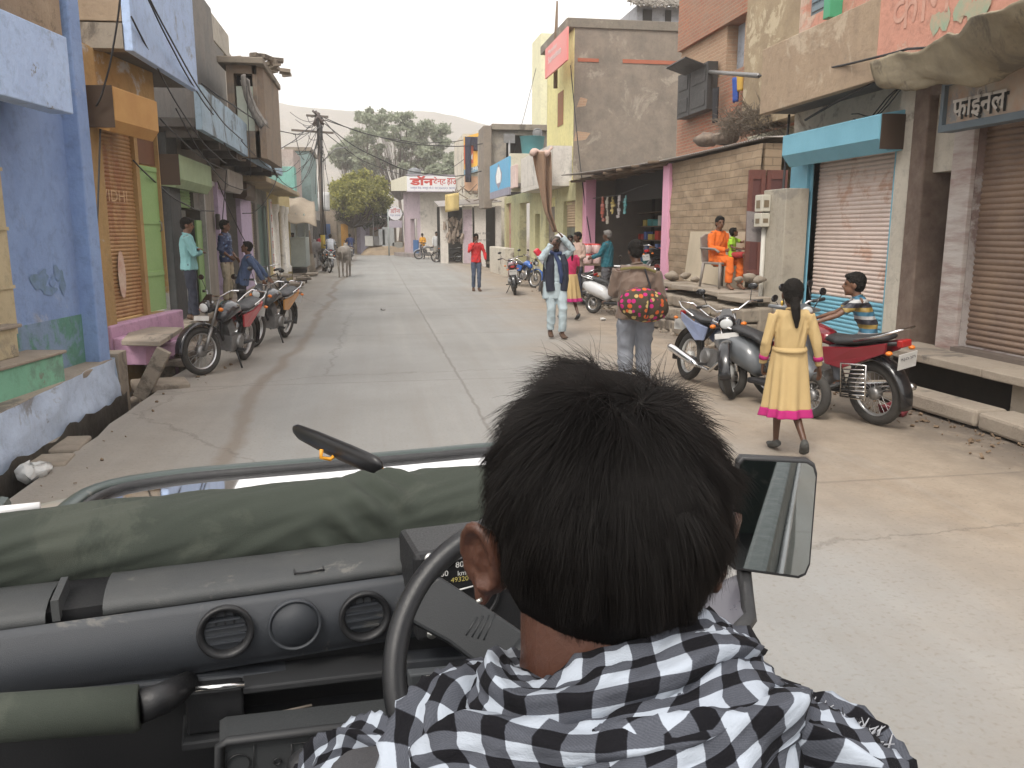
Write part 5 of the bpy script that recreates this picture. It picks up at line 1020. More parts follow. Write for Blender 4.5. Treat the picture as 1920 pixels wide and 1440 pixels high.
m = MB(); lettering('lettering', 'दूध डेयरी', .16, .8, (X(892), yQ - .0, 1.55), (1, 0, 0), (0, 0, 1), MC['faded_ink'], sd); lettering('lettering', 'मावा पनीर', .16, .8, (X(892), yQ - .0, 1.2), (1, 0, 0), (0, 0, 1), MC['faded_ink'], sd)
ya = thing('yellow_cloth', 'yellow cloth screen hung on the white wall over the shed', 'cloth', P(848, 380, y=yQ)); m = MB(); m.grid(lambda s, t: (P(835, 400, y=yQ - .7).x + 1.0 * 0 + (P(861, 400, y=yQ - .7).x - P(835, 400, y=yQ - .7).x) * t, yQ - .7 + .06 * math.sin(t * 8), ZY(848, 361 + 33 * s + 4 * (1 - t), yQ - .7)), 6, 10); m.build('sheet', mat('sheet_yellow', (.62, .48, .2), .8), ya, solid=.02)
hs_ = thing('green_hose', 'coiled green hose on a blue drum in front of the shed', 'hose', P(866, 484)); q = P(866, 486)
m = MB()
for k in range(4): m.torus((q.x, q.y - .1, q.z + .8 + .02 * k), (.3, -1, .2), .3 - .03 * k, .035, 20, 7)
m.build('hose', mat('hose_green', (.03, .3, .16), .4), hs_)
q = P(861, 486); dm_ = thing('blue_drum', 'blue plastic drum standing below the green hose', 'drum', q); m = MB(); m.lathe([(.001, 0), (.28, 0), (.3, .05), (.3, .5), (.26, .55), (.001, .55)], q, n=16); m.build('drum', mat('drum_blue', (.04, .14, .42), .4), dm_)
rowm = [('far_shop_row', 'dull tan far shop front with a blue tarpaulin', -3.6, -2.2, 3.4, (.34, .28, .22)), ('far_shop', 'far shop front with orange yellow door panel', -2.2, -.7, 3.2, (.36, .30, .22)), ('far_shop', 'far lilac painted door front beneath the neem tree', -.7, .3, 3.0, (.46, .40, .52)), ('far_wall', 'far stained tan wall right of the lilac front', .3, 2.4, 2.7, (.36, .30, .25))]
yF = 66.5
for k, (nm, lb, x0, x1, h, c) in enumerate(rowm):
 x0 -= .6; x1 -= .6
 o = thing(nm, lb, 'shop front' if 'wall' not in nm else 'wall', ((x0 + x1) / 2, yF, 0)); m = MB(); m.box((x0, yF + .1 * k, -.3), (x1, yF + 4, h)); m.build('wall', plaster('far_plaster_%d' % k, c, amt3=.35), o)
 if k < 3: m = MB(); m.box((x0 + .3, yF + .1 * k - .02, 0), (x0 + .3 + (.6, .55, .4)[k], yF + .1 * k - .004, 2.3)); m.build('door', mat('far_door_%d' % k, ((.05, .12, .3), (.60, .30, .04), (.6, .56, .68))[k], .7), o)
 if k == 3: lettering('lettering', 'जय हिन्द स्टोर', .4, 1.6, (x0 + .2, yF + .29, 1.7), (1, 0, 0), (0, 0, 1), redl, o)
o = thing('far_white_cloth', 'white cloth hanging high beside the power pole', 'cloth', P(606, 380, y=52)); yc = 52
m = MB(); m.grid(lambda s, t: (P(597, 380, y=yc).x + (P(618, 380, y=yc).x - P(597, 380, y=yc).x) * t, yc + .1 * math.sin(t * 7), ZY(606, 360 + 36 * s, yc)), 5, 8); m.build('sheet', mat('white_sheet', (.6, .6, .6), .9), o, solid=.02)
fl = thing('far_left_house', 'dim crowded house fronts on the left where the street bends', 'house', (-5, 55, 0))
m = MB(); m.box((-7, 47, -.3), (-3.3, 58, 3.4)); m.box((-7, 58, -.3), (-3.8, 66, 3.0)); m.build('wall', plaster('far_grey', (.36, .33, .3), (.22, .2, .18), amt3=.5), fl)
m = MB()
for k in range(7): m.box((-3.3, 47.3 + k * 1.5, .3), (-3.27, 48.3 + k * 1.5, 2.4))
m.build('dark_opening', dark, fl)
mo = thing('rubble_mound', 'tan earth and rubble mound at the bend of the street', 'mound', (1, 63.5, 0)); m = MB()
def mf(a, b):
 x = -1.0 + 5.4 * a; y = 61.8 + 4 * b; return (x, y, .85 * min(1, b * 2.2) * (1 - (2 * a - 1) ** 4) * (1 + .35 * mnoise.noise(Vector((x * 1.3, y * 1.3, 0)))) - .02)
m.grid(mf, 40, 20); m.build('heap', mat('rubble_earth', (.36, .28, .19), 1, (.22, .17, .12), 2, .9, 1, 6), mo)
for k, (px, py, w_, h_, c, nm, lb) in enumerate(((692, 452, .6, .75, (.55, .55, .52), 'white_cabinet', 'white metal cabinet standing on the rubble mound'), (706, 452, .45, .7, (.15, .15, .15), 'black_cabinet', 'black cabinet beside the white one on the mound'), (716, 445, .5, 1.2, (.4, .42, .43), 'grey_sheet', 'tall grey sheet metal screen behind the cabinets'), (728, 445, .9, 1.5, (.42, .44, .45), 'grey_cabinet', 'large pale grey cabinet in the scrap yard'), (745, 462, .8, .6, (.3, .3, .28), 'metal_vat', 'squat grey metal vat by the round sign'))):
 q = P(px, py, y=63.2); o = thing(nm, lb, 'vat' if 'vat' in nm else 'cabinet', q); m = MB(); m.box((q.x - w_ / 2, q.y, max(.1, q.z - h_ / 2)), (q.x + w_ / 2, q.y + .5, q.z + h_ / 2)); m.build('body', mat('cab_%d' % k, c, .5), o, bev=.03)
sr = thing('tarpaulin_shelter', 'low black tarpaulin shelter on thin posts at the scrap yard', 'shelter', (1.5, 66, 0)); m = MB()
m.grid(lambda s, t: (-.2 + 3.4 * s, 63.5 + 2.5 * t, 3.0 + .35 * s - .35 * math.sin(s * 3.1) + .1 * t), 14, 8); m.build('sheet', mat('black_sheet', (.045, .045, .045), .8), sr, solid=.03)
for x in (0, 1.3, 2.2, 3.1): m = MB(); m.tube([(x, 63.6, 0), (x, 63.6, 3.1)], .04, 6); m.build('post', metal_grey, sr)
# ------------------------------------------------------------------ TREES
def leafmat(name, c1, c2, c3):
 m = bpy.data.materials.new(name); m.use_nodes = True; nt = NT(m.node_tree); b = nt.n['Principled BSDF']; b.inputs['Roughness'].default_value = .7
 g = nt.add('ShaderNodeNewGeometry'); r = nt.add('ShaderNodeValToRGB', i_Fac=(g, 'Random Per Island')); e = r.color_ramp.elements; e[0].color = c4(c1); e[1].color = c4(c3); x = e.new(.5); x.color = c4(c2)
 nt.l.new(r.outputs[0], b.inputs['Base Color'])
 tr = nt.add('ShaderNodeBsdfTranslucent'); nt.l.new(r.outputs[0], tr.inputs[0]); mx = nt.add('ShaderNodeMixShader', i_0=.35); nt.l.new(b.outputs[0], mx.inputs[1]); nt.l.new(tr.outputs[0], mx.inputs[2]); nt.l.new(mx.outputs[0], nt.n['Material Output'].inputs[0])
 return m
def leaves(name, clumps, n, size, m, parent, seed=1, spread=1.0, elong=1.6):
 """many small leaf faces scattered through the clumps (centre, radius xyz)"""
 g = np.random.default_rng(seed); V = []; wts = np.array([c[1][0] * c[1][1] * c[1][2] for c in clumps]) ** .6; wts /= wts.sum(); ro = rootloc(parent)
 k = g.choice(len(clumps), n, p=wts); C = np.array([list(c[0]) for c in clumps])[k]; Rr = np.array([c[1] for c in clumps])[k]
 d = g.normal(size=(n, 3)); d /= np.linalg.norm(d, axis=1)[:, None]; rad = g.random(n) ** (.42) * (1 + .22 * g.normal(size=n) * spread); p = C + d * Rr * rad[:, None]
 a = g.normal(size=(n, 3)); a /= np.linalg.norm(a, axis=1)[:, None]; b = np.cross(a, g.normal(size=(n, 3))); b /= np.linalg.norm(b, axis=1)[:, None]
 s = size * (.6 + .8 * g.random(n))[:, None]
 V = np.stack([p - a * s * elong * .5, p + b * s * .5, p + a * s * elong * .5, p - b * s * .5], 1).reshape(-1, 3) - np.array(ro)
 me = bpy.data.meshes.new(name); me.vertices.add(4 * n); me.vertices.foreach_set('co', V.ravel()); me.loops.add(4 * n); me.loops.foreach_set('vertex_index', np.arange(4 * n, dtype=np.int32)); me.polygons.add(n); me.polygons.foreach_set('loop_start', np.arange(0, 4 * n, 4, dtype=np.int32)); me.update(); me.validate()
 o = bpy.data.objects.new(name, me); me.materials.append(m); col.objects.link(o); o.parent = parent; return o
bark = mat('bark', (.12, .09, .065), .95, (.07, .05, .04), 5, .8, .8, 10)
def tree(name, label, base, top, crown_c, crown_r, nclump, nleaf, lsize, lm, seed, trunk_r=.3, cr=(.5, .8), flat=.6, gaps=1.0):
 r = random.Random(seed); o = thing(name, label, 'tree', base); cl = []; m = MB(); base = Vector(base); cc = Vector(crown_c)
 fork = base + (cc - base) * .45
 m.tube([base, base + (fork - base) * .5 + Vector((.2, 0, 0)), fork], [trunk_r, trunk_r * .8, trunk_r * .65], 9)
 for i in range(nclump):
  for _ in range(20):
   d = Vector((r.uniform(-1, 1), r.uniform(-1, 1), r.uniform(-.8, 1)))
   if .35 < d.length < 1: break
  c = cc + Vector((d.x * crown_r[0], d.y * crown_r[1], d.z * crown_r[2])); s = r.uniform(*cr)
  cl.append((c, (s * 1.2, s * 1.2, s * flat)))
  mid = (fork + c) / 2 + Vector((0, 0, -.15 * (c - fork).length)); m.tube([fork, mid, c], [trunk_r * .28, trunk_r * .14, trunk_r * .04], 5)
  for q in range(3): e = c + Vector((r.uniform(-1, 1), r.uniform(-1, 1), r.uniform(-.3, .8))) * s; m.tube([mid, (mid + e) / 2, e], [trunk_r * .08, trunk_r * .05, trunk_r * .02], 4)
 m.build('trunk', bark, o); leaves('crown', cl, nleaf, lsize, lm, o, seed); return o
lm_n = leafmat('leaf_neem', (.14, .15, .04), (.27, .27, .07), (.36, .34, .10)); lm_b = leafmat('leaf_hazed_green', (.17, .20, .14), (.26, .29, .2), (.34, .37, .27)); lm_d = leafmat('leaf_dark', (.03, .045, .02), (.05, .07, .03), (.08, .10, .04))  # lm_b: leaf colour itself greyed and lightened to look hazier
yN = 64
tree('neem_tree', 'yellow green bushy neem tree over the bend of the street', (P(650, 450, y=yN).x, yN, 0), None, P(672, 366, y=yN), (2.4, 2.0, 1.8), 60, 21000, .12, lm_n, 4, .24, (.28, .62), .8)
tree('shade_tree', 'darker low tree crown shading the shops under the neem', (P(690, 450, y=67).x, 67, 0), None, P(690, 398, y=67), (2.2, 1.6, 1.0), 22, 12000, .12, lm_d, 14, .25, (.5, .8), .7)
tree('shade_tree', 'dark leafy crown at the left of the neem beside the pole', (P(640, 450, y=66).x - .2, 68, 0), None, P(645, 395, y=68), (1.2, 1.5, 1.2), 14, 8000, .12, lm_d, 24, .2, (.5, .8), .7)
yB = 98
tree('big_tree', 'large open crowned grey green tree before the hill', (P(750, 440, y=yB).x, yB, 0), None, P(748, 268, y=yB), (5.9, 4.5, 3.8), 90, 11500, .23, lm_b, 8, .26, (.35, .95), .6)
tree('big_tree', 'shorter hazy tree at the left foot of the large tree', (P(665, 440, y=108).x, 108, 0), None, P(672, 300, y=108), (3.0, 3, 2.5), 22, 9000, .26, lm_b, 18, .4, (.8, 1.3), .6)
tree('slender_tree', 'slender sparse treetop rising left of the large tree', (P(682, 440, y=104).x, 104, 0), None, P(682, 215, y=104), (.9, .9, 1.0), 7, 900, .22, lm_b, 28, .16, (.3, .55), .7)
tree('far_tree', 'hazy tree crown right of the large tree behind the tent house', (P(840, 440, y=90).x, 90, 0), None, P(835, 318, y=90), (2.2, 3, 1.6), 16, 7000, .24, lm_b, 38, .3, (.7, 1.1), .6)
# ------------------------------------------------------------------ haze
m = MB(); m.box((-430, -60, -9), (480, 720, 112)); hz = bpy.data.materials.new('haze_air'); hz.use_nodes = True; nt = NT(hz.node_tree); nt.n.remove(nt.n['Principled BSDF'])
pv = nt.add('ShaderNodeVolumePrincipled'); pv.inputs['Color'].default_value = (.95, .93, .91, 1); pv.inputs['Density'].default_value = .0015; pv.inputs['Anisotropy'].default_value = .2; nt.l.new(pv.outputs[0], nt.n['Material Output'].inputs['Volume'])
tag(m.build('haze', hz), kind='stuff')
# ------------------------------------------------------------------ THE JEEP we ride in (local frame: x right, y forward, z up; turned 10 degrees left of the street)
JA = R_(10)
def JP(px, py, x=None, y=None, z=None, d=None):
 r = ray(px, py); dx = r.x * math.cos(JA) + r.y * math.sin(JA); dy = -r.x * math.sin(JA) + r.y * math.cos(JA)
 s = x / dx if x is not None else y / dy if y is not None else (z - HC) / r.z if z is not None else d
 return Vector((dx * s, dy * s, HC + r.z * s))
jeep = thing('open_jeep', 'open topped dark green jeep with folded windscreen and long black dashboard in the foreground', 'jeep', (0, 0, 0), rz=JA, local=True)
jgreen = mat('jeep_green', (.045, .062, .058), .42, (.032, .045, .042), 5, .5, .08, coat=.15, col3=(.13, .13, .12), amt3=.1, scale3=6)
dashm = mat('dash_plastic', (.028, .032, .039), .46, (.036, .040, .046), 2.5, .6, .25, 900, col3=(.09, .088, .082), amt3=.12, scale3=9)
dashd = mat('dash_black', (.008, .0085, .010), .5, (.014, .014, .015), 6, .5, .1, 300)
canvas = mat('olive_canvas', (.036, .044, .033), .88, (.026, .033, .025), 2.2, .7, .35, 700, col3=(.045, .052, .04), amt3=.3, scale3=4)
rubber = mat('black_rubber', (.02, .02, .022), .55, (.03, .03, .03), 9, .5, .1, 60)
chrome = mat('chrome', (.75, .75, .75), .18, (.6, .6, .6), 5, .4, metal=1)
# --- canvas roll lying across the cowl
zr = JP(450, 994, y=1.46).z
def rollf(a, b):
 x = -1.15 + 1.95 * a; th = 2 * math.pi * b
 R0 = .0635 + .010 * math.sin(x * 5 + 1) * .5 + .006 * max(0, -x)
 fold = .007 * mnoise.noise(Vector((x * 4, th * 1.2, 1))) + .005 * mnoise.noise(Vector((x * 16 + th * 3, th * 2, 5)))
 cr = math.exp(-((x - .20 - .06 * math.sin(th)) / .06) ** 2) * .010 * math.sin((x * 1.0 - .055 * th) * 95) + math.exp(-((x + .55) / .05) ** 2) * .004 * math.sin(x * 120)
 lip = .010 * max(0, math.cos(th - 3.9)) ** 8
 R = R0 + fold + cr + lip
 return (x, 1.46 + R * 1.12 * math.cos(th), zr + (.012 * a) - .004 * math.sin(x * 2.2) + R * math.sin(th))
m = MB(); m.grid(rollf, 260, 72); m.build('canvas_roll', canvas, jeep, fix=True)
m = MB(); m.tube([JP(310, 1052, y=1.42) + Vector((0, -.01, 0)), JP(250, 1070, y=1.42), JP(215, 1090, y=1.41)], .012, 6); m.build('strap', canvas, jeep)
# --- dashboard body: cross-section swept across
def dz(py, y, px=553): return JP(px, py, y=y).z
ZF0, ZF1 = dz(1103, 1.27), dz(1224, 1.25)
def sweep(mb, pr, x0, x1, n=40, wob=0):
 def fn(a, b):
  i = b * (len(pr) - 1); k = min(int(i), len(pr) - 2); t = i - k; y = pr[k][0] * (1 - t) + pr[k + 1][0] * t; z = pr[k][1] * (1 - t) + pr[k + 1][1] * t
  return (x0 + (x1 - x0) * a, y + wob * mnoise.noise(Vector((a * 7, k, 0))), z + wob * mnoise.noise(Vector((a * 9, k + 3, 2))))
 mb.grid(fn, n, len(pr) - 1); return mb
pr = [(1.245, ZF1 - .004), (1.243, ZF1 + .003)]
for k in range(9): t = k / 8; pr.append((1.240 - .012 * math.sin(t * math.pi) + .004 * t, ZF1 + .006 + (ZF0 - ZF1 - .012) * t))
pr += [(1.247, ZF0), (1.256, ZF0 + .004)]
m = MB(); sweep(m, pr, -1.2, .74); m.build('dash_face', dashm, jeep)
zt1, zt2 = dz(1092, 1.262), dz(1046, 1.37)
pr = [(1.262, ZF0 + .001), (1.256, ZF0 + .006), (1.258, zt1 + .004), (1.268, zt1 + .010), (1.29, zt1 + .014), (1.33, (zt1 + zt2) / 2 + .016), (1.37, zt2 + .012), (1.40, zt2 + .004), (1.43, zt2 - .02)]
m = MB(); sweep(m, pr, JP(190, 1090, y=1.27).x, JP(772, 1050, y=1.27).x, 60, .0016); m.build('dash_top_pad', mat('dusty_pad', (.032, .036, .040), .6, (.055, .057, .056), 5, .8, .25, 500, col3=(.10, .098, .09), amt3=.15, scale3=14), jeep)
m = MB(); sweep(m, [(p[0] + .002, p[1] - .004) for p in pr], -1.2, JP(80, 1090, y=1.27).x, 20, .002); m.box((JP(95, 1115, y=1.27).x, 1.262, zt1 - .01), (JP(110, 1115, y=1.27).x, 1.35, zt1 + .022)); m.build('dash_top_pad', MC['dusty_pad'], jeep)
m = MB(); m.box((-1.2, 1.28, ZF0 - .08), (.74, 1.75, zt1 - .002)); m.build('cowl_box', dashd, jeep)
m = MB(); p = JP(575, 1060, y=1.32)
cx0, cx1 = JP(549, 1060, y=1.31).x, JP(602, 1058, y=1.31).x
for xx in (cx0, cx1): m.box((xx - .0012, 1.268, zt1 + .009), (xx + .0012, 1.335, zt1 + .013))
m.tube([(cx0, 1.268, zt1 + .0125), (cx1, 1.268, zt1 + .0125)], .0016, 5); m.build('pad_cover_seam', dashd, jeep)
# --- air vents
def vent(px, py, vane=True):
 c = JP(px, py, y=1.226); n = Vector((0, -1, .06)).normalized(); R0 = .0415
 if vane:
  m = MB(); m.lathe([(R0 * .98, -.006), (R0 * 1.0, .004), (R0 * .93, .007), (R0 * .80, .003), (R0 * .70, -.010), (R0 * .68, -.03)], c, n, 48); o = m.build('air_vent', dashd, jeep)
  m = MB(); m.lathe([(R0 * .7, -.028), (.0005, -.028)], c, n, 32); m.build('vent_duct', mat('vent_hole', (.004, .004, .004), .8), o)
  m = MB(); r = R0 * .69
  for k in (-.62, -.2, .22, .64): h = math.sqrt(max(0, 1 - k * k)) * r; m.box((c.x - h, c.y - .0, c.z + k * r - .0012), (c.x + h, c.y + .016, c.z + k * r + .0012))
  m.build('vane', dashm, o)
  m = MB()
  for k in (-.45, 0, .45): h = math.sqrt(max(0, 1 - k * k)) * r; m.box((c.x + k * r - .0009, c.y + .008, c.z - h), (c.x + k * r + .0009, c.y + .02, c.z + h))
  m.build('cross_vane', dashd, o)
 else:
  m = MB(); m.lathe([(R0 * .96, -.006), (R0 * .97, .0045), (R0 * .90, .0055), (R0 * .87, .002), (R0 * .83, .001), (R0 * .82, .0035), (.0005, .0038)], c, n, 48); m.build('blank_cap', dashm, jeep)
vent(423, 1185); vent(553, 1171, False); vent(684, 1156)
# --- lower dash: shelf, recess, trims
def seg(mb, a, b, y, t, dep): pa, pb = JP(*a, y=y), JP(*b, y=y); mb.prism([pa, pb, pb + Vector((0, 0, -t)), pa + Vector((0, 0, -t))], (0, dep, 0)); return mb
m = MB(); m.box((-1.2, 1.27, .55), (.74, 1.5, ZF1 - .006)); m.build('lower_dash', dashd, jeep)
m = MB(); seg(m, (-60, 1310), (1010, 1218), 1.235, .030, .06); m.build('dash_lip', dashm, jeep, bev=.004)
m = MB(); seg(m, (455, 1290), (745, 1256), 1.20, .012, .09); seg(m, (340, 1395), (745, 1342), 1.19, .014, .1); m.build('shelf_edge', mat('shelf_grey', (.022, .023, .025), .6), jeep, bev=.003)
m = MB(); seg(m, (345, 1300), (455, 1288), 1.205, .07, .06); m.build('ashtray', dashd, jeep, bev=.004)
m = MB(); a, b = JP(366, 1292, y=1.195), JP(458, 1283, y=1.195); m.tube([a, b], .0048, 10); m.build('chrome_bar', chrome, jeep)
m = MB(); a, b = JP(505, 1340, y=1.195), JP(585, 1322, y=1.195); m.tube([a, b], .0022, 6); m.build('slot_lever', mat('worn_metal', (.12, .1, .08), .6), jeep)
m = MB(); a, b = JP(-60, 1350, y=1.15), JP(262, 1327, y=1.15); m.tube([a, (a + b) / 2, b - Vector((.004, 0, 0)), b], [.031, .0315, .032, .029], 20); m.build('grab_bar_sleeve', canvas, jeep)
m = MB(); a, b, c = JP(262, 1325, y=1.15), JP(300, 1312, y=1.16), JP(350, 1282, y=1.23); m.tube([a, b, c], [(.024, .024), (.022, .024), (.018, .02)], 12); m.build('grab_bar_bracket', dashd, jeep, bev=0)
m = MB(); y = 1.13; q = [JP(400, 1440, y=y), JP(412, 1398, y=y), JP(425, 1390, y=y), JP(735, 1352, y=y), JP(745, 1362, y=y), JP(750, 1440, y=y)]; q[0].z -= .12; q[-1].z -= .12
m.tube(q, .007, 8); m.build('panel_rim', mat('shelf_grey', (.022, .023, .025), .6), jeep)
m = MB(); m.prism([v + Vector((0, .004, 0)) for v in q], (0, .06, 0)); m.build('heater_panel', mat('panel_grey', (.04, .043, .045), .5, (.034, .036, .038), 9, .4, .1, 300), jeep)
m = MB()
for px, py, r in ((447, 1434, .016), (520, 1428, .005)): m.torus(JP(px, py, y=1.131), (0, 1, 0), r, .0011, 28, 6)
for a, b in (((424, 1410), (424, 1440)), ((476, 1398), (476, 1440)), ((547, 1395), (700, 1376)), ((547, 1395), (547, 1440))): m.tube([JP(*a, y=1.131), JP(*b, y=1.131)], .0009, 4)
m.build('panel_marking', dashd, jeep)
# --- instrument cluster
m = MB(); y = 1.16; c0, c1, c2, c3 = JP(776, 1040, y=y), JP(1010, 1010, y=y), JP(1010, 1190, y=y), JP(782, 1208, y=y)
m.prism([c0, c1, c2, c3], (0, .12, 0)); m.build('cluster_housing', dashd, jeep, bev=.01)
m = MB(); m.torus(JP(818, 1110, y=y), (0, 1, 0), .001, .0005, 4, 4); m = MB()
for px, py in ((806, 1049), (810, 1189)): m.lathe([(.0005, .004), (.003, .004), (.0035, .001), (.008, .001), (.009, -.004)], JP(px, py, y=y), (0, -1, 0), 20)
m.build('screw', mat('screw_steel', (.5, .5, .48), .3, metal=.9), jeep)
gc = JP(872, 1108, y=y - .004)
m = MB(); m.lathe([(.058, -.006), (.058, .004), (.054, .005), (.0535, .0)], gc, (0, -1, 0), 48); m.build('gauge_bezel', dashd, jeep)
m = MB(); m.lathe([(.0535, .0), (.0004, .0)], gc, (0, -1, 0), 48); gf_ = m.build('gauge_face', mat('gauge_black', (.006, .006, .007), .5), jeep)
gw = mat('gauge_white', (.6, .6, .58), .5); gy = mat('odometer_yellow', (.45, .38, .12), .5)
def gt(tx, px, py, h, mm=gw): p = JP(px, py, y=y - .006); lettering('gauge_lettering', tx, h, None, p, (1, 0, .0), (0, -.0, 1), mm, jeep, lift=.0015)
gt('60', 826, 1081, .009); gt('80', 854, 1064, .0095); gt('100', 884, 1073, .009); gt('40', 810, 1118, .009); gt('km', 858, 1079, .008); gt('49320', 845, 1092, .008, gy); gt('km/h', 885, 1146, .008)
m = MB(); m.tube([JP(850, 1109, y=y - .009), JP(887, 1099, y=y - .009)], .0014, 5); m.build('needle', gw, jeep)
m = MB(); seg(m, (768, 1266), (860, 1258), 1.08, .026, .02); m.build('stalk_plate', mat('stalk_grey', (.05, .055, .06), .5), jeep, bev=.003)
for tx, px, py in (('OFF', 790, 1274), ('INT', 793, 1284), ('FULL  LO', 772, 1291)): lettering('stalk_lettering', tx, .0055, None, JP(px, py, y=1.078), (1, 0, 0), (0, 0, 1), gw, jeep, lift=.0015)
# --- steering wheel
sn = Vector((-.12, -.86, .50)).normalized(); scn = JP(1019, 1250, d=1.0); Rw = .180
m = MB(); m.torus(scn, sn, Rw, .0142, 96, 16, sx=1.05)
sw = m.build('steering_wheel', mat('wheel_plastic', (.010, .011, .013), .38, (.015, .015, .017), 30, .4, .12, 500), jeep)
ax = sn.cross(Vector((1, 0, 0))).normalized(); ay = sn.cross(ax).normalized()
def wp(px, py, lift=0):   # photo pixel on the wheel plane
 o = Vector((0, 0, HC)); r = JP(px, py, d=1) - o; t = (scn + sn * lift - o).dot(sn) / r.dot(sn); return o + r * t
m = MB(); q = [wp(788, 1108), wp(822, 1080), wp(890, 1125), wp(950, 1165), wp(1000, 1200), wp(985, 1300), wp(915, 1262), wp(840, 1205), wp(766, 1165)]
m.prism([v - sn * .012 for v in q], sn * .02); m.build('spoke', mat('spoke_plastic', (.017, .019, .021), .5, (.013, .015, .017), 20, .4, .1, 500), jeep, bev=.004)
m = MB(); m.prism([v - sn * .01 for v in (wp(1060, 1290), wp(1270, 1200), wp(1240, 1140), wp(1030, 1220))], sn * .018); m.build('spoke', MC['spoke_plastic'], jeep, bev=.004)
m = MB()
for k in range(4): a, b = wp(893 + 11 * k, 1158 - 2 * k, .0), wp(872 + 11 * k, 1192 + 3 * k, .0); m.tube([a + sn * .0078, b + sn * .0078], .0013, 5)
m.build('spoke_rib', MC['spoke_plastic'], jeep)
m = MB(); m.lathe([(.001, .02), (.034, .018), (.045, .008), (.048, -.02), (.03, -.05), (.02, -.25)], scn, sn, 28); m.build('wheel_hub', MC['spoke_plastic'], jeep)
# --- folded windscreen on the bonnet
zw = 1.205
P0 = lambda px, py, dz_=0: JP(px, py - 3, z=zw + dz_)
ol = [P0(118, 958), P0(200, 912), P0(372, 892), P0(640, 868), P0(900, 846)]
far_y = P0(640, 858).y
fl, fr_ = -.50, .86
def rr(x0, y0, x1, y1, r, n=6):
 pts = []
 for cx, cy, a0 in ((x1 - r, y1 - r, 0), (x0 + r, y1 - r, 90), (x0 + r, y0 + r, 180), (x1 - r, y0 + r, 270)):
  for k in range(n + 1): t = R_(a0 + 90 * k / n); pts.append((cx + r * math.cos(t), cy + r * math.sin(t)))
 return pts
xl = P0(372, 893).x - .12; y1 = far_y + .02; y0 = 1.56
lft = JP(118, 955, z=zw); slope_ = (P0(890, 846).y - P0(450, 880).y) / (P0(890, 846).x - P0(450, 880).x)
pts = [(lft.x - .03, y0), (lft.x, lft.y + .02), (P0(190, 912).x, P0(190, 912).y), (P0(330, 890).x, P0(330, 890).y), (P0(450, 880).x, P0(450, 880).y), (P0(700, 860).x, P0(700, 860).y), (.80, P0(880, 846).y + .02), (.88, P0(880, 846).y - .05), (.90, y0)]
def chaik(p, n=2):
 for _ in range(n):
  q = [p[0]]
  for a, b in zip(p, p[1:]): q += [tuple(a[i] * .75 + b[i] * .25 for i in range(len(a))), tuple(a[i] * .25 + b[i] * .75 for i in range(len(a)))]
  p = q + [p[-1]]
 return p
pc = chaik(pts)
m = MB(); m.tube([(x, y, zw - .0) for x, y in pc] + [(.90, y0, zw), (lft.x - .03, y0, zw)], [(.011, .022)] * (len(pc) + 2), 8, flat=(0, 0, 1)); m.build('windscreen_frame', jgreen, jeep)
m = MB(); cxy = (sum(p[0] for p in pc) / len(pc), y0 + .1)
inn = [(x + (cxy[0] - x) * .055, y + (cxy[1] - y) * .075) for x, y in pc]
m.tube([(x, y, zw - .002) for x, y in inn], [(.011, .010)] * len(inn), 8, flat=(0, 0, 1)); m.build('windscreen_seal', rubber, jeep)
m = MB(); m.prism([(x, y, zw - .010) for x, y in inn], (0, 0, .004)); gm = bpy.data.materials.new('windscreen_glass'); gm.use_nodes = True; g_ = gm.node_tree.nodes['Principled BSDF']; g_.inputs['Transmission Weight'].default_value = 1; g_.inputs['Roughness'].default_value = .03; g_.inputs['IOR'].default_value = 1.45; g_.inputs['Base Color'].default_value = (.8, .83, .8, 1)
m.build('windscreen_glass', gm, jeep)
m = MB(); a = JP(170, 945, z=zw + .012); m.tube([a, a + Vector((.05, -.005, .003)), a + Vector((.08, -.01, -.002))], .003, 5); m.build('blue_wire', mat('wire_blue', (.03, .07, .35), .5), jeep)
bon = mat('bonnet_paint', (.30, .28, .25), .35, (.24, .22, .2), 2, .5, coat=.4)
m = MB()
def bf(a, b):
 x = -.62 + 1.36 * a; yb_ = 1.52 + 1.15 * b; return (x, yb_, 1.165 - .10 * b - .05 * (2 * a - 1) ** 4 - (.10 * max(0, b - .85) / .15 if b > .85 else 0))
m.grid(bf, 30, 24); m.build('bonnet', bon, jeep)
m = MB(); m.prism([JP(600, 955, z=1.16), JP(640, 975, z=1.16), JP(665, 975, z=1.16), JP(692, 955, z=1.16)], (0, 0, .0)) if False else None
a = [JP(308, 918, z=1.178), JP(362, 914, z=1.178), JP(352, 952, z=1.178), JP(335, 954, z=1.178)]; m.prism([a[0], a[1], a[2], a[3]], (0, 0, .003)); m.build('bonnet_stay', dashd, jeep)
m = MB(); a = [JP(490, 928, z=1.18), JP(640, 902, z=1.18), JP(610, 925, z=1.18), JP(480, 943, z=1.18)]; m.prism(a, (0, 0, .002)); a = [JP(700, 916, z=1.18), JP(900, 888, z=1.18), JP(900, 893, z=1.18), JP(715, 925, z=1.18)]; m.prism(a, (0, 0, .002))  # white streaks painted in place of sky reflections in the windscreen
a = [JP(210, 930, z=1.18), JP(305, 920, z=1.18), JP(300, 926, z=1.18), JP(210, 938, z=1.18)]; m.prism(a, (0, 0, .002)); m.build('sky_reflection_streak', mat('bright_white', (.8, .8, .8), .3), jeep)
a = [JP(396, 945, z=1.18), JP(412, 928, z=1.18), JP(455, 926, z=1.18), JP(452, 945, z=1.18)]; m = MB(); m.prism(a, (0, 0, .002)); m.build('blue_sticker', mat('sticker_blue', (.35, .45, .6), .4), jeep)
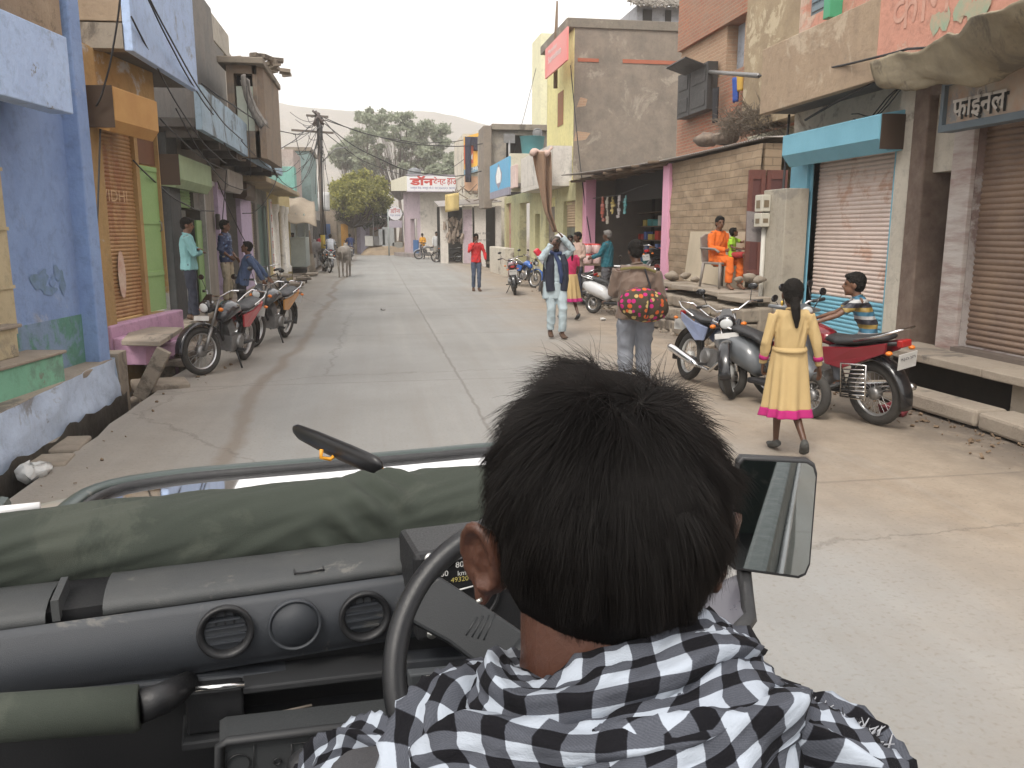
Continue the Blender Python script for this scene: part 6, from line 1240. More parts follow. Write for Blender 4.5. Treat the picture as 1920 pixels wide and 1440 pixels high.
m = MB(); a, b = JP(-80, 966, z=1.205), JP(75, 950, z=1.205); m.tube([a, b], .012, 6); m.build('left_wing_edge', mat('bright_white', (.8, .8, .8), .3), jeep)
m = MB(); m.box((-.70, 1.5, .5), (-.6, 2.6, 1.06)); m.box((.72, 1.5, .5), (.78, 2.6, 1.06)); m.box((-.66, 2.6, .5), (.76, 2.68, .98)); m.build('front_body', jgreen, jeep, bev=.02)
m = MB(); a, b = JP(552, 806, d=1.92), JP(714, 878, d=1.72); dv = (b - a); nrm = (Vector((0, -.4, 1)) - dv.normalized() * Vector((0, -.4, 1)).dot(dv.normalized())).normalized(); sd_ = dv.cross(nrm).normalized()
rg = []
for k, (t, w_) in enumerate(((-.02, .003), (0, .012), (.06, .021), (.3, .026), (.7, .028), (.94, .027), (1, .018), (1.015, .006))):
 c = a + dv * t; rg.append([c + nrm * (w_ * .95 * math.cos(q)) + sd_ * (w_ * .45 * math.sin(q)) for q in [i * math.pi / 5 for i in range(10)]])
m.loft(rg); m.build('inside_mirror', mat('mirror_black', (.008, .008, .009), .35), jeep)
yel = mat('clip_yellow', (.75, .33, .02), .45)
m = MB(); c = JP(612, 852, d=1.80); m.tube([c + Vector((-.01, 0, .012)), c + Vector((-.012, 0, -.006)), c + Vector((.008, 0, -.012)), c + Vector((.016, 0, -.006))], .0045, 6); c = JP(664, 847, d=1.78); m.tube([c, c + Vector((.012, 0, .003))], .006, 6); m.tube([JP(716, 878, d=1.72), JP(746, 892, d=1.70)], .0022, 5); m.build('yellow_clip', yel, jeep)
mc = JP(1449, 966, d=1.33); din = (mc - Vector((0, 0, HC))).normalized(); dref = Vector((-.05, -1, -.24)).normalized(); mn_ = (dref - din).normalized()
def mp2(px, py, lift=0):
 o = Vector((0, 0, HC)); r = JP(px, py, d=1) - o; t = (mc + mn_ * lift - o).dot(mn_) / r.dot(mn_); return o + r * t
oc = [(1384, 868), (1392, 858), (1512, 864), (1524, 872), (1529, 890), (1516, 1055), (1508, 1074), (1495, 1080), (1378, 1064), (1366, 1052), (1362, 1035)]
oq = [mp2(*p) for p in oc]; ctr = sum(oq, Vector()) / len(oq)
m = MB(); ring = lambda s, l: [ctr + (v - ctr) * s + mn_ * l for v in oq]
m.loft([ring(.95, .002), ring(1.0, .006), ring(1.035, .002), ring(1.04, -.01), ring(.9, -.035), ring(.5, -.05)], caps=True); m.build('side_mirror_shell', rubber, jeep, fix=True)
m = MB(); v = ring(.972, .0062); m.add(v, [tuple(range(len(v)))]); mg = m.build('side_mirror_glass', mat('mirror_glass', (.38, .40, .40), .02, (.36, .38, .38), 2, .2, metal=1), jeep)
m = MB(); m.tube([mp2(1395, 1068, -.02), JP(1400, 1110, d=1.32), JP(1405, 1160, d=1.28), JP(1380, 1190, d=1.22)], [.012, .011, .012, .014], 8); m.build('mirror_arm', rubber, jeep)
pan = mat('fender_sky_grey', (.085, .082, .098), .38, (.07, .068, .08), 4, .4, .05, coat=.3)  # purple-grey of the reflected sky put into the panel colour
m = MB(); q = [JP(1250, 1130, d=1.34), JP(1384, 1074, d=1.38), JP(1396, 1130, d=1.30), JP(1420, 1248, d=1.20), JP(1455, 1300, d=1.13), JP(1560, 1420, d=1.0), JP(1500, 1600, d=.9), JP(1250, 1330, d=1.1)]
m.prism(q, (-.0, .01, -.05)); m.build('door_top_panel', pan, jeep, bev=.004, fix=True)
m = MB(); m.tube([v + Vector((0, 0, .002)) for v in (q[1], q[2], q[3], q[4], q[5])], .0035, 6); m.build('panel_edging', rubber, jeep)
xs = .74
m = MB(); m.box((.72, -1.9, .5), (.78, .75, 1.08)); m.box((-.78, -1.9, .5), (-.72, .9, 1.08)); m.box((-.72, -1.95, .5), (.72, -1.88, 1.02)); m.build('tub_side', jgreen, jeep, bev=.015)
m = MB(); m.tube([(.79, -1.9, .93), (.79, -.4, .95), (.79, .75, .95)], .012, 6); m.build('side_stripe', mat('stripe_silver', (.7, .7, .7), .25, metal=.6), jeep)
m = MB(); m.box((-.72, -1.88, .48), (.72, 1.27, .54)); m.build('floor', dashd, jeep)
seatm = mat('seat_vinyl', (.05, .055, .045), .6, bump=.2, bscale=80)
for x in (.33, -.38): m = MB(); m.box((x - .23, .12, .62), (x + .23, .62, .78)); m.box((x - .22, .06, .74), (x + .22, .16, 1.18)); m.build('seat', seatm, jeep, bev=.04)
# ------------------------------------------------------------------ PEOPLE: helpers
def bake(mb, name, mats, parent, voxel, smooth=6, disp=None, fac=.5):
 """overlapping pieces fused into one continuous surface"""
 me = mb.mesh('tmp'); o = bpy.data.objects.new('tmp', me); col.objects.link(o)
 r = o.modifiers.new('r', 'REMESH'); r.mode = 'VOXEL'; r.voxel_size = voxel; r.use_smooth_shade = True
 if smooth: q = o.modifiers.new('q', 'SMOOTH'); q.iterations = smooth; q.factor = fac
 dg = bpy.context.evaluated_depsgraph_get(); dg.update(); me2 = bpy.data.meshes.new_from_object(o.evaluated_get(dg)); bpy.data.objects.remove(o); bpy.data.meshes.remove(me)
 n = len(me2.vertices); co = np.empty(n * 3, dtype=np.float32); me2.vertices.foreach_get('co', co); co = co.reshape(-1, 3)
 if disp is not None:
  nr = np.empty(n * 3, dtype=np.float32); me2.vertices.foreach_get('normal', nr); nr = nr.reshape(-1, 3)
  co = co + nr * disp(co)[:, None]
 ro = rootloc(parent); co = co - np.array(ro, dtype=np.float32)
 me2.vertices.foreach_set('co', co.ravel()); me2.update()
 me2.name = name; o = bpy.data.objects.new(name, me2); col.objects.link(o); o.parent = parent
 me2.materials.clear()
 for x in (mats if isinstance(mats, (list, tuple)) else [mats]): me2.materials.append(x)
 me2.polygons.foreach_set('use_smooth', [True] * len(me2.polygons))
 return o
def wrinkle(amp, freq, seed=0, strz=.55):
 """cheap cloth wrinkles: a few warped sine ridges"""
 g = np.random.default_rng(seed); D = g.normal(size=(6, 3)); D[:, 2] *= strz; D /= np.linalg.norm(D, axis=1)[:, None]; ph = g.random(6) * 6.28; fr = freq * (.6 + g.random(6) * 1.2)
 def f(co):
  w_ = .6 * np.sin(co @ D[0] * fr[0] * .5 + ph[0]) + .5 * np.sin(co @ D[1] * fr[1] * .4 + ph[1]); s = 0
  for k in range(2, 6): s = s + (1 - np.abs(np.sin(co @ D[k] * fr[k] + w_ * 2 + ph[k])) * 1.6)
  return (amp * s / 4).astype(np.float32)
 return f
def cloth(name, c, c2=None, **k): return mat(name, c, .88, c2 or tuple(x * .7 for x in c), 3.5, .5, .25, 260, **k)
skin1 = mat('skin', (.17, .085, .05), .5, (.13, .06, .035), 4, .5, .1, 60); skin2 = mat('skin_dark', (.10, .048, .028), .45, (.075, .035, .02), 4, .5, .1, 60)
skin1.node_tree.nodes['Principled BSDF'].inputs['Subsurface Weight'].default_value = .08
hairm = mat('black_hair', (.006, .005, .0045), .75, (.012, .010, .008), 30, .8, .6, 90, spec=.2)
eyem = mat('eye_dark', (.015, .012, .012), .25); sandal = mat('sandal_brown', (.09, .05, .03), .7); shoem = mat('dark_shoe', (.03, .03, .03), .6)
def lerp(a, b, t): return Vector(a) * (1 - t) + Vector(b) * t
def hand(mb, wrist, elbow, s=1.0, curl=.5, side=1, dirv=None, thumb=None):
 w = Vector(wrist); d = Vector(dirv).normalized() if dirv is not None else (w - Vector(elbow)).normalized()
 t = Vector(thumb) if thumb is not None else Vector((-side * .35, 1, .1)); t = (t - d * t.dot(d)).normalized(); n = d.cross(t).normalized()
 if n.x * side > 0: n = -n      # palm normal points inwards
 pc = w + d * .045 * s; mb.tube([w - d * .01 * s, w + d * .02 * s, w + d * .05 * s, w + d * .085 * s], [(.024 * s, .018 * s), (.032 * s, .016 * s), (.038 * s, .015 * s), (.034 * s, .012 * s)], 10, flat=t)
 for k, L in enumerate((.062, .072, .068, .054)):
  b = w + d * .08 * s + t * (.028 - .019 * k) * s; a1 = curl * .9; d1 = (d * math.cos(a1 * .6) + n * math.sin(a1 * .6)); d2 = (d * math.cos(a1 * 1.5) + n * math.sin(a1 * 1.5)); d3 = (d * math.cos(a1 * 2.4) + n * math.sin(a1 * 2.4))
  p1 = b + d1 * L * .48 * s; p2 = p1 + d2 * L * .32 * s; mb.tube([b - d * .015 * s, b, p1, p2, p2 + d3 * L * .25 * s], [.0095 * s, .0095 * s, .0088 * s, .008 * s, .006 * s], 7)
 b = w + d * .025 * s + t * .028 * s; mb.tube([b - t * .01 * s, b + (t * .8 + d * .7 + n * .2) * .03 * s, b + (t * .7 + d * 1.3 + n * .6) * .042 * s], [.013 * s, .011 * s, .008 * s], 7)
BASE = dict(pelvis=(0, 0, .93), waist=(0, 0, 1.06), chest=(0, .0, 1.27), neck=(0, -.012, 1.43), head=(0, .02, 1.585),
   shl=(-.165, -.005, 1.39), ell=(-.215, -.03, 1.12), wrl=(-.225, .05, .88), shr=(.165, -.005, 1.39), elr=(.215, -.03, 1.12), wrr=(.225, .05, .88),
   hil=(-.088, 0, .90), knl=(-.10, .03, .50), anl=(-.105, -.02, .09), hir=(.088, 0, .90), knr=(.10, .03, .50), anr=(.105, -.02, .09), tol=(-.125, .15, .03), tor=(.125, .15, .03))
def figure(label, loc, rz, h=1.68, pose={}, voxel=.011, skin=None, top=None, bottom=None, shoes=None, look=(0, 1, 0), sleeve='long', hem=.86, hairc=None, build=1.0, hairlong=0, cat='person',
  curl=(.5, .5), group=None, skirt=None, seed=1, loose=1.0, shorts=False, handdir=(None, None), child=False, beard=False):
 s = h / 1.70; skin = skin or skin1; root = thing('person', label, cat, loc, group, rz=R_(rz), local=True)
 J = {k: Vector(v) * s for k, v in {**BASE, **pose}.items()}
 b = build; hs = 1.0 if not child else 1.18
 lk = Vector(look).normalized(); hx = lk.cross(Vector((0, 0, 1))).normalized(); hz = hx.cross(lk); HM = Matrix((hx, lk, hz)).transposed()
 m = MB(); V = lambda k, dx=0, dy=0, dz=0: J[k] + Vector((dx, dy, dz)) * s
 xv = (J['shr'] - J['shl']).normalized()
 m.tube([J['pelvis'] - (J['waist'] - J['pelvis']) * .8, J['pelvis'], J['waist'], J['chest'], lerp(J['chest'], J['neck'], .75), J['neck']], [(r1 * s * b, r2 * s * b) for r1, r2 in ((.10, .08), (.145, .10), (.125, .088), (.155, .105), (.135, .075), (.055, .05))], 16, flat=xv)
 m.tube([J['neck'] - Vector((0, 0, .04 * s)), lerp(J['neck'], J['head'], .4), J['head'] - hz * .03 * s], [.058 * s, .052 * s, .05 * s], 12)
 H = J['head']; sh = s * hs; R = lambda x, y, z: H + HM @ (Vector((x, y, z)) * sh)
 m.ball(R(0, -.012, .02), (.074 * sh, .092 * sh, .092 * sh), 16, 12, M=HM); m.ball(R(0, .022, -.045), (.055 * sh, .062 * sh, .066 * sh), 14, 10, M=HM)
 m.tube([R(0, .078, .01), R(0, .100, -.022), R(0, .084, -.034)], [.009 * sh, .015 * sh, .011 * sh], 8); m.ball(R(0, .075, -.062), (.024 * sh, .014 * sh, .009 * sh), 8, 6, M=HM); m.ball(R(0, .06, -.098), (.022 * sh, .018 * sh, .014 * sh), 8, 6, M=HM)
 m.ball(R(0, .07, .025), (.045 * sh, .014 * sh, .008 * sh), 8, 6, M=HM)
 for q in (-1, 1): m.ball(R(.076 * q, -.008, -.012), (.010 * sh, .02 * sh, .032 * sh), 8, 8, M=HM)
 for q, sd in (('l', -1), ('r', 1)):
  m.tube([J['sh' + q] - (J['el' + q] - J['sh' + q]).normalized() * .01, lerp(J['sh' + q], J['el' + q], .4), J['el' + q], lerp(J['el' + q], J['wr' + q], .35), J['wr' + q]], [r * s * b for r in (.05, .043, .035, .036, .023)], 10)
  m.tube([lerp(J['chest'], J['neck'], .6), J['sh' + q]], [.06 * s * b, .05 * s * b], 10)
  hand(m, J['wr' + q], J['el' + q], s, curl[0 if q == 'l' else 1], sd, dirv=handdir[0 if q == 'l' else 1])
  m.tube([J['pelvis'] + (J['hi' + q] - J['pelvis']) * .6, lerp(J['hi' + q], J['kn' + q], .15), lerp(J['hi' + q], J['kn' + q], .6), J['kn' + q], lerp(J['kn' + q], J['an' + q], .3), J['an' + q]], [r * s * b for r in (.075, .078, .06, .048, .05, .032)], 12)
  f = J['to' + q] - J['an' + q]; m.tube([J['an' + q] - f * .25 - Vector((0, 0, .02 * s)), J['an' + q] + f * .25 - Vector((0, 0, .025 * s)), J['an' + q] + f * .7 - Vector((0, 0, .035 * s)), J['to' + q]], [(.03 * s, .035 * s), (.036 * s, .035 * s), (.04 * s, .022 * s), (.03 * s, .013 * s)], 9, flat=(1, 0, 0))
 bake(m, 'body', skin, root, voxel, 3)
 for q in (-1, 1):
  e = MB(); e.ball(R(.030 * q, .070, .002), (.013 * sh, .008 * sh, .006 * sh), 8, 6, M=HM); e.build('eye', eyem, root)
  e = MB(); e.ball(R(.030 * q, .077, .020), (.019 * sh, .006 * sh, .004 * sh), 8, 6, M=HM); e.build('eyebrow', hairm, root)
 m = MB(); m.ball(R(0, -.024, .038), (.082 * sh, .096 * sh, .090 * sh), 16, 12, M=HM); m.ball(R(0, -.045, -.005), (.076 * sh, .066 * sh, .075 * sh), 14, 10, M=HM); m.ball(R(0, .048, .082), (.058 * sh, .036 * sh, .026 * sh), 10, 8, M=HM)
 if hairlong:
  back = R(0, -.10, -.03); m.tube([R(0, -.085, .02), back, back + Vector((0, -.01, -.12 * s)), back + Vector((0, .01, -hairlong * s))], [.045 * s, .032 * s, .026 * s, .012 * s], 10)
 g = np.random.default_rng(seed)
 bake(m, 'hair', hairc or hairm, root, min(voxel, .008), 2, lambda co: (.004 * np.sin(co[:, 0] * 210 + 3 * np.sin(co[:, 2] * 90)) * np.sin(co[:, 1] * 190 + 2 * np.sin(co[:, 0] * 60)) + .002).astype(np.float32))
 if beard:
  m = MB(); m.ball(R(0, .05, -.085), (.05 * sh, .045 * sh, .035 * sh), 12, 8, M=HM); bake(m, 'beard', hairm, root, min(voxel, .008), 1)
 L = loose
 if top:
  m = MB(); hemz = hem * s; up = (J['waist'] - J['pelvis']).normalized(); hp = J['pelvis'] + up * (hemz - BASE['pelvis'][2] * s)
  m.tube([hp, lerp(hp, J['waist'], .5), J['waist'], J['chest'], lerp(J['chest'], J['neck'], .75), J['neck'] + (J['head'] - J['neck']) * .05], [(r1 * s * b * L, r2 * s * b * L) for r1, r2 in ((.172, .128), (.165, .122), (.155, .115), (.175, .122), (.15, .09), (.066, .062))], 18, flat=xv)
  for q in 'lr':
   A, E, Wv = J['sh' + q], J['el' + q], J['wr' + q]
   m.tube([lerp(J['chest'], J['neck'], .6), A], [.075 * s * b, .062 * s * b], 12)
   if sleeve == 'long': m.tube([A, lerp(A, E, .5), E, lerp(E, Wv, .5), lerp(E, Wv, .95)], [r * s * b * L for r in (.064, .058, .052, .047, .040)], 12)
   elif sleeve == 'roll': m.tube([A, lerp(A, E, .5), E, lerp(E, Wv, .3), lerp(E, Wv, .42)], [r * s * b * L for r in (.064, .058, .052, .048, .05)], 12)
   else: m.tube([A, lerp(A, E, .5), lerp(A, E, .72)], [r * s * b * L for r in (.064, .062, .064)], 12)
  bake(m, 'shirt', top, root, voxel, 2, wrinkle(.017 * s, 30, seed))
  m = MB(); m.torus(J['neck'] + (J['head'] - J['neck']) * .10, (J['head'] - J['neck']), .058 * s * b, .012 * s, 20, 8); m.build('collar', top, root)
 if bottom:
  m = MB(); m.tube([J['pelvis'] - (J['waist'] - J['pelvis']) * .55, J['pelvis'], lerp(J['pelvis'], J['waist'], .7)], [(.13 * s * b, .105 * s * b), (.16 * s * b, .115 * s * b), (.145 * s * b, .105 * s * b)], 16, flat=xv)
  for q in 'lr':
   A, E, Wv = J['hi' + q], J['kn' + q], J['an' + q]; k = L
   if shorts: m.tube([A + (J['pelvis'] - A) * .3, lerp(A, E, .3), lerp(A, E, .85)], [r * s * b * k for r in (.09, .095, .085)], 12)
   else: m.tube([A + (J['pelvis'] - A) * .3, lerp(A, E, .3), E, lerp(E, Wv, .4), lerp(E, Wv, .93)], [r * s * b * k for r in (.09, .092, .07, .066, .058)], 12)
  bake(m, 'trousers', bottom, root, voxel, 2, wrinkle(.015 * s, 24, seed + 5, .9))
 if skirt:   # (material, top z, bottom z, flare x, flare y, hem material)
  sm, z1, z0, fx, fy, hm = skirt
  def sk(a, b_, e=0):
   z = z1 + (z0 - z1) * a; ph = 2 * math.pi * b_; k = a ** .8; rx = .155 + (fx - .155) * k; ry = .115 + (fy - .115) * k; f = 1 + .11 * k * math.sin(ph * 9 + 1.5 * math.sin(ph * 2 + seed)) + .06 * k * math.sin(ph * 5 + seed)
   c = lerp(J['waist'] / s, J['pelvis'] / s, (z1 - z) / max(.01, z1 - BASE['pelvis'][2]) if z > .93 else 1); return Vector((c.x + (rx * f + e) * math.cos(ph), c.y + (ry * f + e) * math.sin(ph), z)) * s
  m = MB(); m.grid(lambda a, b_: sk(a * .90, b_), 24, 90); m.build('skirt', sm, root, solid=.006)
  m = MB(); m.grid(lambda a, b_: sk(.88 + a * .12, b_, .006 + .012 * a), 6, 90); m.build('skirt_hem', hm, root, solid=.006)
 if shoes:
  for q in 'lr':
   f = J['to' + q] - J['an' + q]; m = MB(); A = J['an' + q]
   m.tube([A - f * .42 - Vector((0, 0, .035 * s)), A + f * .0 - Vector((0, 0, .03 * s)), A + f * .6 - Vector((0, 0, .035 * s)), J['to' + q] + f * .08], [(.034 * s, .032 * s), (.044 * s, .044 * s), (.048 * s, .03 * s), (.034 * s, .02 * s)], 10, flat=(1, 0, 0)); m.build('shoe', shoes, root)
 return root, J, R
# ------------------------------------------------------------------ THE DRIVER
def WP(px, py, d): return Vector((0, 0, HC)) + ray(px, py) * d
Hc = WP(1128, 984, .63)
dr = thing('person', 'driver seen from behind with thick short black hair and a black and white checked scarf', 'person', (Hc.x, Hc.y, 0))
az = R_(3); hf = Vector((math.sin(az), math.cos(az), 0)); hr = Vector((math.cos(az), -math.sin(az), 0)); hu = Vector((0, 0, 1)); DM = Matrix((hr, hf, hu)).transposed()
def D(x, y, z): return Hc + hr * x + hf * y + hu * z
m = MB()
m.ball(D(0, -.004, .012), (.076, .094, .100), 32, 24, M=DM); m.ball(D(0, .03, -.055), (.058, .066, .07), 20, 16, M=DM)
m.tube([D(0, .088, .02), D(0, .118, -.018), D(0, .098, -.03)], [.010, .017, .013], 10); m.ball(D(0, .09, -.062), (.026, .014, .012), 10, 8, M=DM)
m.tube([D(0, -.028, -.03), D(0, -.030, -.09), D(0, -.034, -.15), D(0, -.04, -.21)], [(.066, .062), (.066, .066), (.072, .07), (.095, .08)], 28, flat=hr)
m.tube([D(0, -.03, -.17), D(0, -.03, -.23), D(0, -.02, -.32), D(0, 0, -.5), D(0, 0, -.7)], [(.08, .06), (.165, .085), (.185, .115), (.155, .11), (.16, .12)], 24, flat=hr)
arms = {}
for sd, E, Wd in ((-1, WP(860, 1600, .72), WP(650, 1650, .90)), (1, D(.30, .06, -.44), WP(1262, 1350, .99))):
 S = D(.185 * sd, -.02, -.24); m.tube([D(.06 * sd, -.03, -.22), S, lerp(S, E, .5), E, lerp(E, Wd, .4), Wd], [.06, .055, .05, .04, .04, .026], 14); arms[sd] = (S, E, Wd)
 hand(m, Wd, E, 1.05, .9 if sd > 0 else .45, sd, dirv=(WP(600, 1520, .93) - Wd) if sd < 0 else None, thumb=(1, .2, .6) if sd < 0 else None)
def ear(mb, sd):
 c = D(.083 * sd, -.006, -.020); out = (hr * sd * .80 - hf * .60).normalized(); upv = (hu * .96 - hf * .25).normalized(); fw = out.cross(upv).normalized() * -sd * -1
 fw = (hf - out * hf.dot(out)).normalized()
 mb.tube([c - out * .014 - upv * .012, c + out * .002], [(.014, .024), (.016, .028)], 12, flat=fw)
 pts = []
 for k in range(15):
  t = R_(-60 + 290 * k / 14); rx, ry = .017, .031
  pts.append(c + out * (.012 + .004 * math.sin(t)) + upv * (ry * math.sin(t)) - fw * (rx * math.cos(t) - .004))
 mb.tube(pts, [.0035 + .0012 * math.sin(k / 14 * 3.14) for k in range(15)], 8)
 rg = [[c + out * o_ + upv * (.030 * f * math.sin(2 * math.pi * j / 16)) + fw * (.016 * f * math.cos(2 * math.pi * j / 16) - .002) for j in range(16)] for f, o_ in ((.2, -.002), (.95, .004), (1.0, .009), (.8, .012), (.3, .006))]
 mb.loft(rg); mb.ball(c + out * .008 - upv * .032 + fw * .004, (.007, .009, .011), 10, 8); mb.tube([c + out * .012 + upv * .018, c + out * .014 + fw * .004, c + out * .01 - upv * .014], [.003, .0035, .003], 6)
ear(m, -1); ear(m, 1)
drb = bake(m, 'body', mat('driver_skin', (.088, .038, .024), .42, (.062, .027, .018), 9, .6, .15, 120), dr, .0036, 3); 
MC['driver_skin'].node_tree.nodes['Principled BSDF'].inputs['Subsurface Weight'].default_value = .12; MC['driver_skin'].node_tree.nodes['Principled BSDF'].inputs['Subsurface Radius'].default_value = (.01, .004, .002)
for q in (-1, 1): e = MB(); e.ball(D(.031 * q, .080, .0), (.014, .009, .007), 10, 8, M=DM); e.build('eye', eyem, dr)
m = MB(); m.tube([D(-.094, -.022, -.046), D(-.098, -.023, -.047)], [.0018, .0014], 6); m.build('ear_stud', mat('ear_stud', (.7, .7, .65), .3, metal=.8), dr)
shirtd = cloth('driver_shirt', (.05, .05, .055))
m = MB(); m.tube([D(0, -.03, -.2), D(0, -.03, -.235), D(0, -.02, -.32), D(0, 0, -.5), D(0, 0, -.7)], [(.09, .07), (.175, .09), (.2, .125), (.17, .12), (.175, .13)], 24, flat=hr)
for sd in (-1, 1):
 S, E, Wd = arms[sd]; m.tube([D(.06 * sd, -.03, -.23), S, lerp(S, E, .5), E, lerp(E, Wd, .4), lerp(E, Wd, .85)], [.07, .066, .062, .052, .05, .04], 14)
bake(m, 'shirt', shirtd, dr, .008, 4, wrinkle(.006, 40, 2))
m = MB()
for sd in (-1, 1): m.tube([D(.09 * sd, 0, -.72), D(.12 * sd, .3, -.70), D(.13 * sd, .45, -.72), D(.13 * sd, .62, -1.05)], [.1, .085, .07, .055], 12)
bake(m, 'trousers', cloth('driver_trousers', (.06, .06, .07)), dr, .012, 3)
cap = MB()
def capf(a, b):
 ph = 2 * math.pi * b; th = math.pi * .86 * a; x = math.sin(th) * math.cos(ph); y = math.sin(th) * math.sin(ph); z = math.cos(th)
 k = 1.0; low = max(0, -z); r = Vector((x * (.081 - .020 * low), y * (.100 - (.02 * low if y < 0 else 0)), z * .106)); 
 return D(r.x, -.006 + r.y, .010 + r.z)
def inhair(a, b):
 ph = 2 * math.pi * b; th = math.pi * .86 * a; y = math.sin(th) * math.sin(ph); z = math.cos(th); x = math.sin(th) * math.cos(ph)
 if y > .35: return z - .42 - .4 * (y - .35)
 if y > -.12: return z - .10 - (y + .12) * .6
 if y > -.42 and abs(x) > .6: return z + .62 - 1.3 * max(0, y + .36)
 lim = -.93 + .10 * abs(x) + .035 * math.sin(x * 23 + a * 40) + 0.3 * max(0, (y + .45)) * 2.2
 return z - lim
nu, nv = 60, 120
vs = [capf(i / nu, j / nv) for i in range(nu + 1) for j in range(nv)]
fs = [(i * nv + j, (i + 1) * nv + j, (i + 1) * nv + (j + 1) % nv, i * nv + (j + 1) % nv) for i in range(nu) for j in range(nv) if inhair((i + .5) / nu, (j + .5) / nv) > .07]
cap.add(vs, fs, True); cap.build('hair_cap', hairm, dr)
g = np.random.default_rng(11); roots = []; NS = 92000
whorl = Vector((.015, -.045, .105)).normalized()
pts = []; 
hairn = mnoise.noise
while len(roots) < NS:
 a = math.acos(1 - 2 * g.random()) / (math.pi * .86); b = g.random()
 if a > 1: continue
 hm_ = inhair(a, b)
 if hm_ <= 0 or (hm_ < .22 and g.random() > hm_ / .22): continue
 ph = 2 * math.pi * b; th = math.pi * .86 * a; nrm = Vector((math.sin(th) * math.cos(ph), math.sin(th) * math.sin(ph), math.cos(th)))
 if (nrm - whorl).length < .16 and g.random() < .45: roots.append(None); continue
 p = capf(a, b); ln = Vector((p - Hc).dot(hr) for _ in range(0)) if False else Vector(((p - Hc).dot(hr), (p - Hc).dot(hf), (p - Hc).dot(hu)))
 away = ln.normalized() - whorl; away = away - nrm * away.dot(nrm)
 if away.length > 1e-4: away.normalize()
 tw = nrm.cross(away) * (.35 + .9 * max(0, 1 - (nrm - whorl).length * 1.8)); top = max(0, nrm.z); low = max(0, -nrm.z)
 grav = Vector((0, 0, -1)); flow = (away * (.75 + .3 * low) + tw * .5 + grav * (.35 + .55 * (1 - top)))
 cl = Vector((hairn(ln * 34 + Vector((9, 0, 0))), hairn(ln * 34 + Vector((0, 7, 0))), hairn(ln * 34 + Vector((0, 0, 3))))) * .55 + Vector((hairn(ln * 85), hairn(ln * 85 + Vector((5, 0, 0))), hairn(ln * 85 + Vector((0, 5, 0))))) * .45
 fine = Vector(g.normal(size=3)) * (.14 + .2 * max(0, 1 - (nrm - whorl).length * 2.2))
 L = max(.006, (.036 + .008 * top) * (1 - .80 * low ** .75) * (1 - .45 * max(0, abs(nrm.x) - .5) * (1 - top))) * (.6 + .6 * g.random()) * (1 + .45 * hairn(ln * 22 + Vector((4, 4, 0)))); lift = .13 * (1 - .6 * low) + .03 * top + .05 * max(0, hairn(ln * 26 + Vector((1, 8, 2))))
 tuft = 1.0
 if nrm.x > .45 and nrm.z > .45: lift += .3; L *= 1.1
 d = nrm * lift + flow * .8 + cl + fine; d.normalize()
 q = [ln]; cur = ln.copy(); dd = (nrm * (.32 if low < .5 else .15) + flow * .6 + cl * .6).normalized()
 for k in range(4): cur = cur + dd * (L / 4); q.append(cur.copy()); dd = (dd * .5 + d * .6 + flow * .18 * (k + 1) - nrm * .10 * k + fine * .2).normalized()
 for k in range(1, 5):
  e = Vector((q[k].x / .081, (q[k].y + .006) / .100, (q[k].z - .010) / .106)); le = e.length
  if le < 1.015 + .006 * k and nrm.z > -.45: q[k] = Vector((q[k].x, q[k].y + .006, q[k].z - .01)) * ((1.015 + .006 * k) / le) + Vector((0, -.006, .01))
 pts.append([D(v.x, v.y, v.z) - dr.location for v in q]); roots.append(1)
hc_ = bpy.data.hair_curves.new('hair'); hc_.add_curves([5] * len(pts)); hc_.points.foreach_set('position', np.array([[tuple(v) for v in s] for s in pts], dtype=np.float32).ravel())
ra = hc_.attributes.new('radius', 'FLOAT', 'POINT'); ra.data.foreach_set('value', np.tile(np.array([.00014, .00014, .00012, .00009, .00003], dtype=np.float32), len(pts)))
hm = bpy.data.materials.new('hair_strand'); hm.use_nodes = True; nt = NT(hm.node_tree); nt.n.remove(nt.n['Principled BSDF'])
ph_ = nt.add('ShaderNodeBsdfHairPrincipled'); ph_.parametrization = 'COLOR'; ph_.inputs['Color'].default_value = (.005, .004, .0035, 1); ph_.inputs['Roughness'].default_value = .4; ph_.inputs['Radial Roughness'].default_value = .5
df = nt.add('ShaderNodeBsdfDiffuse'); df.inputs[0].default_value = (.006, .005, .0045, 1); mx = nt.add('ShaderNodeMixShader', i_0=.72); nt.l.new(ph_.outputs[0], mx.inputs[1]); nt.l.new(df.outputs[0], mx.inputs[2]); nt.l.new(mx.outputs[0], nt.n['Material Output'].inputs[0])
hc_.materials.append(hm); ho = bpy.data.objects.new('hair', hc_); col.objects.link(ho); ho.parent = dr
